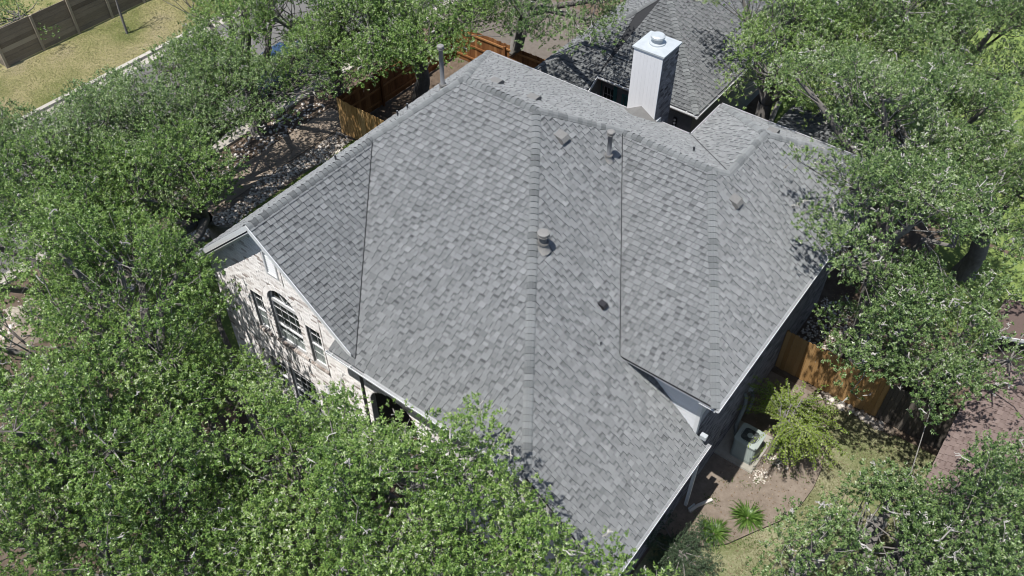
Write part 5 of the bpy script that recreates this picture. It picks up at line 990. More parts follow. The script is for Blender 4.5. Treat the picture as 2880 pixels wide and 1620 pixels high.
 'S2': dict(c=[-11.95, -1.83, 5.0], t=[-13.6, -1.0], d=1.0, L='-1104,-472,633,47 -1195,-448,460,52 -1351,-228,522,43 -1114,-63,568,49 -913,-350,504,51 -1450,66,518,44 -1079,-379,546,44 -1391,-349,519,46 -1410,-51,498,44 -1485,-424,457,47 -1406,149,515,45 -978,-164,602,53 -1282,-265,583,55 -1070,-420,610,48 -1149,110,642,47 -1452,-294,511,54 -1376,-300,538,45 -1289,11,535,57 -1397,-459,487,50 -1369,115,614,49 -1411,26,526,56 -1337,-86,547,54 -1222,-558,492,43 -1445,-347,468,42 -1389,93,542,54 -1171,-454,524,49 -1193,-236,562,48 -1184,106,570,47 -1436,-241,522,56 -1205,-504,579,47 -1171,-393,596,57 -1278,100,549,53 -821,-320,515,49 -941,5,636,48 -1155,-282,611,45 -1025,-300,656,48 -1294,-533,479,51 -1001,-428,544,55 -1462,-418,510,46 -993,-128,556,50 -943,-210,558,48 -1244,-339,512,46 -1381,-402,531,49 -1354,29,514,50 -1220,-37,559,53 -1032,61,445,50 -1146,-369,531,52 -1477,-249,466,44 -1311,-290,515,49 -1460,-171,484,44 -1166,-451,600,50 -1508,62,481,57 -1281,-387,546,47 -1273,-437,503,54 -1013,-229,595,49 -1216,32,647,45 -1010,9,548,55 -1204,3,505,45 -1204,-270,656,49 -1110,-359,675,54 -972,-49,615,55 -905,-41,623,53 -1187,-575,451,57 -1132,26,597,47 -1549,-158,461,57 -1032,163,437,44 -821,-283,469,53 -940,-268,568,46 -1361,-293,481,46 -1252,50,593,51 -1542,-222,468,52 -1255,-77,634,45 -961,-301,507,57 -883,-178,578,57 -1366,61,596,43 -1124,191,482,51 -1075,-138,449,54 -1360,117,497,45 -1100,-9,527,52 -942,-90,480,46 -1272,-486,554,56 -1216,-383,560,42 -1108,-257,657,45 -967,-307,670,54 -1195,-501,503,57 -1095,-170,608,56 -1171,-69,583,58 -1274,208,547,44 -913,48,582,45 -1345,-447,503,46 -1165,-167,605,49 -1084,-255,527,47 -1039,-101,663,54 -1248,-31,502,50 -1024,-55,491,57 -1103,-112,595,57 -1045,-366,615,51 -959,64,614,57 -981,-221,656,56 -1051,27,652,50 -1056,-475,585,42 -1217,70,536,45 -949,-394,527,55 -1469,-96,476,44 -1181,138,460,53 -1022,-123,602,46 -945,-322,614,43 -1272,-347,609,55 -1245,-555,440,51 -1161,-513,440,48 -1015,-152,498,44 -1369,6,563,51 -1211,-40,640,47 -1126,135,512,49 -859,-353,465,55 -1253,-439,439,43 -1055,86,544,58 -1011,-49,667,57 -1249,-427,601,44 -1436,-373,548,54 -877,-105,556,42'),
 'S3': dict(c=[-13.54, 2.63, 5.0], t=[-14.2, 3.0], d=1.05, L='-1400,25,490,45 -1023,344,557,52 -1712,282,627,44 -1188,480,443,46 -1384,338,640,51 -1310,289,640,45 -1057,558,484,54 -1024,401,624,49 -1201,288,638,45 -1150,549,482,44 -1136,-76,487,43 -1627,222,444,50 -1597,520,618,46 -1627,456,445,55 -1660,210,640,57 -1572,292,487,54 -1535,401,502,54 -1501,466,619,56 -1356,277,668,58 -1289,369,585,55 -1457,410,605,56 -1144,464,536,49 -1480,-20,473,47 -1063,440,537,47 -1456,57,458,50 -1175,412,541,50 -1503,549,536,58 -1429,318,604,48 -1091,394,551,45 -1393,485,557,44 -1344,408,610,45 -1176,604,514,56 -1327,209,635,43 -1484,251,639,57 -1571,227,468,54 -1408,619,558,52 -1132,602,457,53 -1104,510,519,52 -1420,-34,465,48 -1586,314,609,50 -1736,353,520,45 -1517,481,532,44 -1630,538,504,57 -1338,465,593,47 -1651,337,539,49 -991,425,512,57 -1315,346,662,50 -1223,636,437,51 -1573,262,644,48 -1388,172,632,50 -1581,522,551,54 -1084,320,556,44 -1428,637,508,54 -1497,209,550,50 -1010,452,601,44 -1460,590,537,55 -1563,453,603,53 -1498,345,619,56 -1240,212,663,57 -1211,113,543,42 -1099,467,615,43 -1019,311,617,42 -1728,304,550,44 -1496,430,547,43 -1427,268,632,42 -1363,41,555,57 -1158,-11,536,56 -1578,379,618,53 -1631,292,458,48 -1142,161,498,57 -1037,500,479,43 -988,307,504,49 -1360,532,607,45 -1562,636,513,56 -1413,213,684,49 -1702,140,625,50 -1401,443,636,52 -1302,518,613,52 -1373,266,596,45 -1577,489,463,51 -1365,-93,514,43 -1404,414,579,48 -1151,431,459,56 -1044,445,455,50 -1517,457,473,43 -1412,546,540,54 -1615,422,493,48 -1707,211,605,49 -1468,523,501,52 -1436,418,509,54 -1155,365,516,44 -1057,360,515,50 -1289,-59,551,57 -1540,286,570,51 -1615,615,508,57 -1683,367,505,49 -1123,530,428,54 -1395,-3,541,52 -1220,549,503,44 -1259,604,495,44 -1517,45,455,56 -985,177,525,45 -1027,253,540,57 -969,371,502,49 -1302,529,447,50 -1068,-9,509,51 -1080,100,559,56 -1596,360,460,45 -1312,-26,484,43 -1477,-96,463,51 -1164,-30,594,54 -1256,320,607,53 -1253,478,453,44 -1283,-21,603,44 -1076,20,619,43 -1546,593,549,49 -1244,38,636,54 -1051,496,604,42 -1092,417,487,56 -1504,617,513,58 -1279,608,427,52 -1515,404,444,55 -1085,170,514,50 -1395,454,493,49 -1443,198,592,49 -1448,489,584,57 -1120,208,474,52 -1090,310,497,57 -1175,29,651,56 -1485,535,591,52 -1274,157,670,54 -1126,270,481,43 -1531,-126,440,47 -1487,315,572,51 -1190,31,592,43 -1028,77,538,43 -1642,364,606,43 -1117,-49,531,54 -1354,-89,574,55 -1195,-47,490,54 -1147,69,533,42 -1210,168,628,53 -1240,365,650,53 -1525,260,440,48 -1381,98,584,46 -1123,82,638,48 -1615,483,510,45 -1008,398,560,55 -1568,453,506,51 -1235,82,588,56 -1168,640,430,44 -1155,208,592,55 -1225,280,587,44 -1123,355,578,52'),
 'S4': dict(c=[-10.21, 0.54, 4.6], t=[-13.6, -3.6], d=0.5, L='-959,349,530,54 -842,-6,558,51 -854,291,458,48 -1047,-87,540,47 -1023,333,451,52 -871,171,586,56 -1191,235,432,55 -1032,-219,533,46 -824,173,514,46 -972,295,561,48 -902,226,548,53 -1067,313,516,57 -1223,-3,479,56 -989,30,577,43 -1206,51,519,58 -922,325,466,52 -1237,47,428,58 -1102,239,455,47 -920,89,619,48 -965,-209,553,57 -1216,-84,522,53 -810,-60,537,53 -1123,-133,537,49 -1338,-83,485,54 -893,-197,552,46 -844,30,484,46 -979,-139,560,43 -929,247,442,44 -886,-147,590,49 -837,244,503,46 -921,196,620,58 -901,35,474,43 -1180,114,541,52 -1014,152,561,48 -1073,16,569,50 -978,362,404,58 -1292,177,475,50 -1031,-22,529,47 -879,226,462,54 -819,204,565,55 -1240,115,431,50 -1142,-76,511,52 -1289,85,539,52 -1358,47,407,56 -946,-20,558,53 -896,337,417,48 -1063,-214,411,44 -1070,352,423,46 -1083,-204,560,48 -1313,45,440,58 -1014,349,519,52 -957,207,512,55 -1234,79,565,53 -1194,173,429,44 -913,308,531,45 -952,-74,530,54 -884,-91,567,50 -995,-215,388,54 -857,-132,527,55 -959,306,408,47 -1291,-23,430,48 -928,133,475,50 -1248,-136,464,51 -1162,-166,477,44 -1322,88,393,50 -1045,276,557,53 -1243,164,511,46 -939,77,449,43 -1043,-150,433,44 -962,85,577,52 -1015,229,529,43 -1161,41,564,48 -1062,141,517,45 -935,17,519,52 -1214,-35,555,46 -873,58,525,44 -1300,-19,506,54 -1076,74,586,58 -1111,-225,504,51 -1062,-144,583,50 -973,-251,480,51 -1162,-30,575,58 -1300,176,418,43 -1120,-148,371,55 -1158,148,491,47 -786,217,510,52 -1246,-9,396,51 -1266,26,510,51 -1111,-76,559,57 -1208,-88,467,51 -1015,251,469,53 -1303,-124,499,45'),
 'S5': dict(c=[-8.87, -3.58, 4.6], t=[-13.7, -5.5], d=0.8, L='-1113,-401,502,49 -789,-572,517,57 -847,-70,529,56 -728,-370,512,43 -844,-541,513,42 -931,-491,593,43 -834,-620,475,47 -848,-357,642,57 -801,-511,496,42 -1029,-378,474,47 -976,-462,551,46 -767,-510,449,49 -895,-595,524,55 -707,-471,560,54 -886,-42,492,42 -722,-587,467,50 -905,-268,512,52 -926,-424,516,43 -1023,-429,525,49 -771,-336,536,48 -1078,-573,446,54 -743,-436,532,42 -766,-282,448,51 -748,-419,460,50 -1094,-489,545,44 -793,-356,657,44 -967,-536,433,47 -875,-451,547,42 -984,-389,547,55 -760,-533,584,43 -1060,-263,594,46 -930,-555,488,49 -955,-173,501,46 -998,-234,600,45 -843,-277,593,49 -758,-471,588,43 -946,-74,467,44 -1117,-241,536,45 -1139,-292,533,57 -1007,-597,429,43 -665,-407,511,46 -840,-438,628,47 -822,-563,468,44 -761,-625,492,47 -847,-501,551,44 -989,-480,429,46 -685,-507,522,56 -777,-435,634,55 -1180,-466,487,42 -806,-305,405,43 -712,-465,497,50 -744,-364,458,46 -959,-199,559,51 -1046,-372,526,46 -1064,-511,457,47 -1015,-310,447,51 -886,-674,494,43 -1043,-320,604,51 -702,-558,552,55 -899,-229,555,56 -955,-604,505,44 -1049,-249,530,46 -964,-273,565,50 -1067,-426,446,51 -1115,-528,511,43 -1017,-144,500,50 -970,-545,525,52 -931,-556,580,51 -1139,-396,452,44 -823,-255,433,46 -817,-124,548,45 -745,-540,499,47 -714,-324,547,55 -1043,-523,518,50 -943,-256,625,46 -1015,-559,468,49 -1161,-296,480,53 -899,-220,618,43 -1017,-87,472,46 -1123,-438,545,47 -1175,-416,516,46 -756,-375,618,50 -953,-353,516,48 -1007,-199,495,55 -1096,-322,579,56 -873,-526,460,46 -1037,-156,449,57 -1093,-319,460,49 -810,-453,540,52 -996,-392,428,57 -1170,-519,513,47 -929,-658,461,55 -1116,-158,496,58 -880,-173,538,56'),
 'B1': dict(c=[-9.95, 4.23, 5.2], t=[-13.8, 7.2], d=0.95, L='-851,310,550,57 -1037,386,746,52 -1106,710,567,52 -933,681,503,50 -1132,189,637,52 -1077,600,635,46 -887,596,717,56 -986,434,780,47 -1237,585,665,57 -1196,448,467,47 -806,556,630,46 -1274,350,568,44 -1087,657,732,43 -1271,352,629,46 -1019,648,501,48 -794,508,680,50 -1177,641,561,48 -962,494,666,50 -889,630,516,58 -1195,610,492,51 -715,401,575,52 -694,551,483,44 -902,235,715,51 -1223,275,700,50 -1354,419,600,55 -738,550,639,52 -946,634,606,55 -786,212,534,58 -761,287,525,49 -728,621,496,54 -1302,491,446,50 -1272,498,623,51 -934,549,742,54 -1066,590,492,46 -934,460,747,55 -819,679,538,50 -1143,525,680,43 -1054,538,661,57 -1190,521,645,55 -860,691,618,53 -1145,252,650,45 -1086,630,566,55 -1177,697,527,44 -1124,601,678,50 -887,582,620,57 -939,133,487,51 -1108,475,622,52 -878,732,540,54 -708,522,601,54 -1290,553,632,45 -745,538,514,49 -741,325,602,50 -1069,729,515,56 -848,557,586,42 -772,429,588,53 -1224,364,692,49 -1272,299,531,45 -1099,739,665,49 -1165,609,629,52 -1135,740,509,45 -1131,325,523,54 -790,463,510,54 -841,211,557,54 -806,634,613,54 -813,335,512,47 -948,601,670,48 -1224,289,582,44 -869,472,695,51 -813,314,610,53 -947,247,490,56 -919,375,751,56 -1309,450,649,54 -840,536,696,54 -1317,333,599,49 -705,332,548,49 -920,685,584,57 -1141,588,516,43 -1312,393,653,49 -1186,240,724,53 -1235,408,449,49 -708,456,565,55 -990,709,679,51 -1192,336,743,43 -1256,453,492,56 -1215,516,461,44 -786,261,572,47 -860,168,708,46 -775,483,573,46 -995,531,695,52 -1129,372,713,53 -843,382,557,51 -919,659,647,53 -1158,463,657,55 -790,608,469,50 -842,515,636,55 -996,168,489,47 -1133,324,756,46 -976,354,734,48 -817,371,611,42 -703,501,660,54 -1066,633,680,53 -1130,132,518,46 -768,436,652,43 -762,359,513,50 -797,530,494,44 -860,637,657,53 -1088,93,522,47 -1128,273,735,51 -880,519,742,50 -704,500,516,49 -941,190,543,48 -809,700,487,50 -836,445,537,44 -1225,614,607,47 -981,595,723,43 -1012,620,668,52 -988,448,725,56 -940,578,602,47 -1165,385,518,57 -838,630,490,48 -911,737,487,52 -1052,693,559,45 -901,304,522,47 -1247,405,652,44 -887,187,501,44 -1066,199,522,54 -757,376,616,58 -811,397,513,43 -847,742,488,52 -1176,230,591,44 -783,373,565,55 -1182,402,707,56 -822,464,623,54'),
 'B2': dict(c=[-7.46, 6.42, 5.4], t=[-10.3, 9.1], d=1, L='-749,850,668,53 -706,902,523,57 -1005,799,493,51 -876,345,576,43 -903,812,465,44 -870,424,507,55 -656,663,652,52 -963,647,662,48 -682,814,678,53 -962,835,602,58 -929,881,528,51 -665,923,617,54 -952,530,625,50 -913,671,655,58 -816,457,776,54 -750,825,519,54 -573,804,639,48 -808,921,517,44 -967,663,562,50 -591,594,563,47 -596,649,723,45 -813,588,667,51 -691,410,701,47 -500,686,720,52 -694,361,581,53 -903,608,726,48 -838,879,549,52 -1010,556,553,52 -822,815,658,52 -890,556,495,46 -695,621,642,48 -1032,632,684,43 -1036,509,639,56 -849,494,729,51 -549,554,575,52 -638,461,593,56 -815,955,694,49 -563,580,665,53 -453,822,599,44 -774,516,508,46 -859,414,768,44 -840,762,551,44 -856,419,571,43 -692,832,597,52 -576,844,686,51 -878,800,516,56 -1027,884,516,48 -596,894,614,47 -731,736,737,52 -891,814,609,51 -884,719,611,54 -766,884,526,56 -888,474,491,48 -780,452,525,43 -491,753,659,56 -476,487,640,46 -941,763,651,44 -790,492,724,56 -708,979,480,56 -673,536,666,58 -750,585,742,53 -658,338,672,45 -594,755,679,50 -843,568,710,54 -631,856,705,58 -721,510,763,47 -477,811,664,49 -946,580,659,52 -792,802,576,45 -896,463,580,47 -612,623,673,54 -1090,711,589,50 -903,423,718,43 -1092,559,632,45 -1113,742,544,55 -1045,634,571,44 -575,521,640,56 -572,696,610,55 -791,1004,538,52 -913,359,615,46 -961,488,534,48 -835,513,472,54 -631,641,598,56 -584,612,625,52 -540,622,699,57 -716,1020,519,52 -741,424,659,55 -733,709,685,53 -988,774,551,42 -846,381,724,44 -781,403,733,45 -856,981,488,43 -926,556,721,47 -982,758,614,49 -705,539,718,57 -991,388,583,53 -1017,717,593,55 -673,880,669,52 -938,712,585,57 -936,917,466,49 -877,763,645,57 -992,560,692,46 -719,335,675,53 -561,405,640,58 -781,376,472,52 -973,836,526,51 -1061,784,544,52 -711,562,627,51 -623,434,690,51 -956,423,619,42 -1105,644,518,47 -916,560,546,53 -651,472,653,48 -952,777,468,48 -977,596,513,56 -678,759,710,47 -429,781,640,56 -658,397,621,53 -628,919,570,54 -616,804,700,58 -511,586,602,42 -820,389,517,42 -1024,855,463,45 -750,808,705,52 -832,615,738,47 -795,742,705,43 -807,1037,489,49 -828,479,529,49 -589,463,638,53 -505,537,636,53 -852,697,659,48 -752,920,653,54 -556,707,733,42 -853,368,470,53 -646,846,624,50 -703,890,590,44 -596,525,579,51 -611,366,638,51 -631,692,731,42 -809,652,698,51 -896,871,454,51 -1049,571,693,46 -736,951,539,52 -605,896,671,52 -1052,613,518,43 -954,326,572,53 -802,544,756,52 -1014,912,456,56 -1084,623,642,52 -1031,663,637,56 -615,550,694,47 -693,306,556,48 -584,429,591,48 -1008,497,489,47 -788,894,473,55 -611,680,556,48 -924,612,510,48 -840,828,577,50 -717,584,683,49 -983,509,671,45 -989,459,579,43 -850,684,724,56 -955,616,613,46 -622,831,571,54 -1025,562,491,43 -672,303,609,56 -981,921,509,52 -684,505,618,49 -512,812,616,50 -631,775,637,49 -538,765,685,55 -525,636,627,47 -1006,647,526,43 -619,379,692,52 -502,429,643,44 -865,527,663,47'),
 'B3': dict(c=[-2.85, 8.64, 6.8], t=[-8.6, 13.3], d=0.9, L='-227,761,765,45 -139,1077,799,55 -444,998,731,44 -174,842,813,50 -517,851,707,54 -215,895,820,42 -74,700,750,45 -457,833,709,43 -296,675,762,43 -548,882,668,42 -226,688,776,58 -320,1052,759,58 -139,893,686,44 -422,933,749,58 -480,1111,669,58 -265,697,712,55 -291,1132,662,46 -208,1094,675,56 -124,875,816,54 -411,815,849,56 -162,1120,759,44 -332,996,720,47 -104,948,722,51 -74,1071,762,48 -542,772,730,57 -607,875,654,55 -477,914,751,54 -61,798,736,55 -541,940,685,56 -426,968,684,45 -318,866,836,49 -245,996,774,58 -88,1123,750,56 -272,1097,723,57 -182,949,809,45 -216,1061,726,43 -263,716,809,49 -383,1114,691,53 -214,1176,698,57 -310,719,668,52 -468,778,753,54 -144,784,758,51 -296,952,792,42 -169,711,740,51 -537,838,836,44 -295,762,784,51 -424,742,817,44 -193,912,662,48 -339,735,731,43 -395,1033,724,44 -622,931,650,56 -400,862,791,56 -116,982,763,42 -571,987,664,44 -491,1020,699,50 -167,981,672,55 -264,1195,652,53 -472,719,829,48 -201,1000,727,56 -289,951,722,47 -355,829,816,50 -132,1031,742,42 -210,680,698,49 -478,738,699,46 -77,897,736,51 -438,777,704,45 -123,728,768,55 -355,1054,690,55 -169,888,850,56 -108,678,711,52 -500,920,640,43 -329,665,711,50 -311,785,734,54 -119,921,785,49 -84,885,674,57 -259,642,727,58 -515,810,764,45 -26,730,732,44 -471,577,671,52 -275,893,795,57 -589,907,699,45 -229,734,683,50 -67,1012,781,44 -340,714,784,44 -159,939,710,46 -211,1216,656,49 -264,1155,709,51'),
 'R1': dict(c=[3.7, 13.88, 5.4], t=[3.71, 13.89], d=0.95, L='296,1223,443,45 518,1560,653,48 586,1550,549,57 575,1130,643,48 543,1306,620,53 511,1629,544,46 413,1561,740,53 373,1628,686,46 234,1729,562,57 254,1200,506,55 212,1599,697,57 569,1660,544,57 444,1247,672,47 596,1629,635,57 296,1594,626,55 628,1276,676,47 257,1525,731,46 328,1245,665,56 436,1153,652,45 337,1150,689,48 703,1453,668,44 613,1492,606,57 555,1459,704,55 621,1366,600,51 386,1733,469,45 440,1540,672,51 271,1451,687,44 370,1299,772,47 305,1335,634,54 125,1576,670,57 363,1208,499,58 475,1745,550,44 289,1461,744,54 502,1410,709,48 486,1128,653,43 597,1182,632,44 653,1420,588,46 629,1597,689,51 366,1067,498,46 488,1254,466,48 480,1356,727,44 222,1520,684,54 28,1363,674,53 388,1337,811,53 675,1497,612,46 582,1323,714,44 449,1430,720,44 350,1478,690,46 395,1404,805,46 335,1571,681,44 368,1684,659,52 540,1662,597,44 515,1077,597,57 309,1331,794,47 422,1348,749,52 593,1491,675,52 367,1095,702,51 794,1476,562,53 550,1540,702,46 564,1075,645,57 433,1687,542,44 243,1381,717,45 173,1460,756,55 415,1492,682,42 755,1346,511,46 493,1575,717,49 711,1283,531,54 591,1298,435,55 416,1669,685,55 709,1358,646,47 301,1641,671,52 611,1267,481,53 549,1359,756,45 653,1286,621,49 666,1308,509,49 751,1525,538,49 522,1180,695,56 242,1539,518,53 505,1199,484,56 711,1423,608,43 510,1301,737,57 573,1716,545,50 448,1649,740,52 525,1455,551,46 289,1672,563,44 113,1414,669,51 669,1591,651,55 610,1181,435,43 360,1027,672,44 559,1243,647,53 293,1225,611,43 587,1437,634,45 67,1439,643,50 585,1404,703,45 203,1374,754,47 762,1447,604,50 351,1281,625,54 453,1645,580,47 507,1724,606,56 313,1094,483,53 247,1343,606,53 95,1347,690,52 309,1734,464,50 544,1632,694,51 636,1227,618,53 397,1683,440,46 360,1417,755,45 271,1273,674,44 425,1409,658,54 636,1392,677,56 660,1536,667,45 541,1552,592,44 316,1394,785,45 701,1372,477,45 598,1184,491,44 632,1069,587,53 122,1376,738,54 322,1680,463,43 253,1639,596,51 283,1595,701,50 294,1696,638,53 367,1131,646,51 403,1079,651,50 520,1180,627,55 514,1237,678,43 593,1450,570,42 730,1258,483,57 127,1479,695,43 315,1148,522,54 779,1422,532,57 642,1254,432,42 706,1389,534,44 343,1544,751,52 296,1138,643,52 750,1393,574,50 503,1143,579,53 498,1387,651,53 624,1128,576,54 536,1620,634,43 721,1524,587,45 441,1138,532,47 578,1025,608,55 231,1605,549,48 496,1518,727,54 387,1472,637,45 378,1597,629,49 166,1544,695,57 354,1779,456,48 681,1542,554,50 537,1279,473,51 530,1506,655,47 459,1594,756,56 512,1496,587,50 645,1474,656,46 454,1170,703,51 483,1634,699,52 556,1222,497,54 236,1429,749,42 645,1488,538,55 109,1282,725,58 633,1405,533,53 681,1364,577,44 610,1543,691,50 530,1765,563,50 307,1218,504,45 594,1324,643,43 562,1199,592,48'),
 'R2': dict(c=[6.72, 15.43, 5.6], t=[7.13, 15.51], d=1.05, L='423,1466,487,45 695,1205,574,45 832,1375,703,45 340,1482,580,43 508,1727,555,55 594,1358,566,51 424,1618,586,49 695,1779,593,48 285,1607,536,52 458,1720,730,44 770,1399,560,53 695,1662,815,55 626,1862,704,45 327,1666,580,43 495,1285,702,50 442,1305,507,47 459,1872,526,54 589,1471,811,48 563,1862,687,45 281,1408,602,48 365,1564,454,51 947,1348,667,52 552,1339,775,44 1021,1697,604,43 417,1286,561,47 698,1391,595,52 432,1567,686,48 774,1748,619,52 926,1673,452,52 802,1685,838,57 535,1541,724,57 689,1245,617,58 347,1604,552,47 311,1517,672,50 984,1518,560,49 430,1560,526,58 474,1254,553,57 758,1248,590,52 583,1292,573,44 1047,1675,438,42 332,1281,664,53 376,1379,685,52 838,1325,658,51 382,1712,580,48 892,1564,793,51 493,1781,603,56 432,1212,541,47 505,1218,662,55 710,1313,557,53 678,1886,651,48 573,1794,702,53 537,1746,510,45 895,1494,730,52 935,1610,564,56 888,1350,666,57 455,1689,597,48 875,1790,541,49 929,1658,523,47 377,1399,633,43 615,1555,825,46 738,1380,732,47 570,1969,568,50 822,1864,483,55 479,1426,745,45 838,1211,595,46 374,1252,527,57 1075,1746,436,53 579,1748,737,53 848,1800,672,49 1018,1695,509,49 703,1583,725,43 471,1478,682,48 921,1756,466,42 547,1230,697,56 682,1589,834,47 729,1168,551,43 572,1912,593,57 688,1257,541,44 655,1944,559,56 441,1312,690,52 841,1338,602,56 475,1341,757,43 885,1278,687,57 783,1746,563,47 720,1513,725,52 758,1328,625,55 956,1476,601,54 930,1590,750,54 866,1896,544,50 563,1624,696,54 494,1525,472,44 773,1838,624,43 862,1435,721,57 818,1725,661,48 604,1233,688,50 277,1725,520,54 503,1924,514,55 461,1726,525,46 621,1838,547,55 876,1645,501,45 538,1419,753,48 792,1236,644,51 785,1619,808,54 741,1456,704,58 984,1640,610,45 893,1250,614,49 324,1722,585,56 862,1560,512,46 522,1449,621,47 925,1844,550,47 1065,1419,567,49 395,1237,673,46 629,1969,515,45 264,1578,653,56 838,1529,747,55 663,1531,808,54 691,1847,536,55 393,1460,666,54 406,1430,544,56 807,1277,563,53 756,1588,698,50 923,1242,671,50 648,1773,551,42 655,1574,666,51 993,1294,617,54 694,1810,684,45 651,1464,862,52 960,1543,765,51 999,1651,461,57 962,1811,502,46 541,1842,539,54 413,1531,631,53 511,1643,755,48 667,1405,820,50 478,1632,583,43 544,1416,553,56 987,1611,525,46 741,1714,538,46 324,1327,694,43 676,1757,643,51 323,1618,698,49 800,1444,728,47 828,1586,739,52 1029,1512,601,46 1047,1632,574,57 624,1277,628,51 1015,1773,486,45 353,1565,732,47 481,1419,668,54 485,1495,614,50 567,1494,727,49 1074,1479,577,52 295,1334,578,43 582,1417,708,49 346,1743,530,47 474,1342,553,46 940,1672,577,49 972,1796,438,58 1026,1738,551,46 404,1670,615,42 782,1399,758,50 594,1317,707,52 652,1362,649,47 708,1357,652,55 520,1453,691,54 649,1126,546,49 486,1397,553,50 863,1629,728,45 267,1651,570,52 903,1386,716,49 382,1625,661,43 273,1355,526,57 376,1314,706,49 1038,1785,419,51 787,1836,536,50 911,1461,663,55 416,1616,453,44 369,1511,686,54 824,1847,648,49 795,1127,616,54 653,1522,692,45 789,1801,670,56 680,1716,570,50 588,1679,822,43 955,1425,573,55 499,1581,481,47 477,1525,711,43 626,1788,721,57 388,1521,522,48 418,1809,545,46 480,1658,703,46 370,1512,471,57 900,1515,506,52 1041,1438,620,43 580,1759,637,51 620,1335,612,49 724,1716,793,51 730,1165,615,52 400,1638,528,56 437,1746,582,57 825,1404,577,52 280,1463,599,54 746,1333,695,46 702,1413,700,46 554,1176,658,51 811,1807,490,44 961,1871,506,47 961,1720,557,49 589,1131,527,44 969,1289,681,52 653,1896,511,42 450,1606,501,54 886,1759,635,52 567,1300,642,49 434,1387,741,45 558,1785,548,48 371,1345,555,56 784,1514,703,58 615,1419,834,46 730,1604,801,44 525,1291,599,45 706,1489,815,50 527,1976,521,53 263,1664,511,44 608,1870,639,46 1060,1689,554,50 563,1160,566,54 687,1472,669,42 615,1677,716,57 910,1388,631,53 873,1830,626,56 459,1509,522,53 816,1713,784,46 539,1358,608,56 455,1359,664,53 1007,1400,589,45 303,1503,544,47 816,1174,641,51 433,1403,619,56 832,1423,671,50 949,1710,498,51 683,1293,660,53 387,1307,515,54 898,1899,492,53 572,1208,523,54 509,1770,703,54 457,1837,583,50 248,1444,534,56 476,1226,498,58 519,1899,565,46 964,1401,669,48 401,1715,504,52 903,1560,556,45 974,1242,614,53 619,1732,698,54 572,1680,757,58 680,1154,589,55 708,1438,792,56 497,1388,781,48 388,1456,596,49 825,1148,569,43 693,1614,667,58 426,1377,542,57 793,1340,731,44 562,1588,789,55 538,1261,551,46 976,1554,517,44 524,1288,765,46 928,1770,541,47 552,1841,632,44 1065,1719,486,51 973,1365,619,45 742,1215,650,49 644,1234,580,55'),
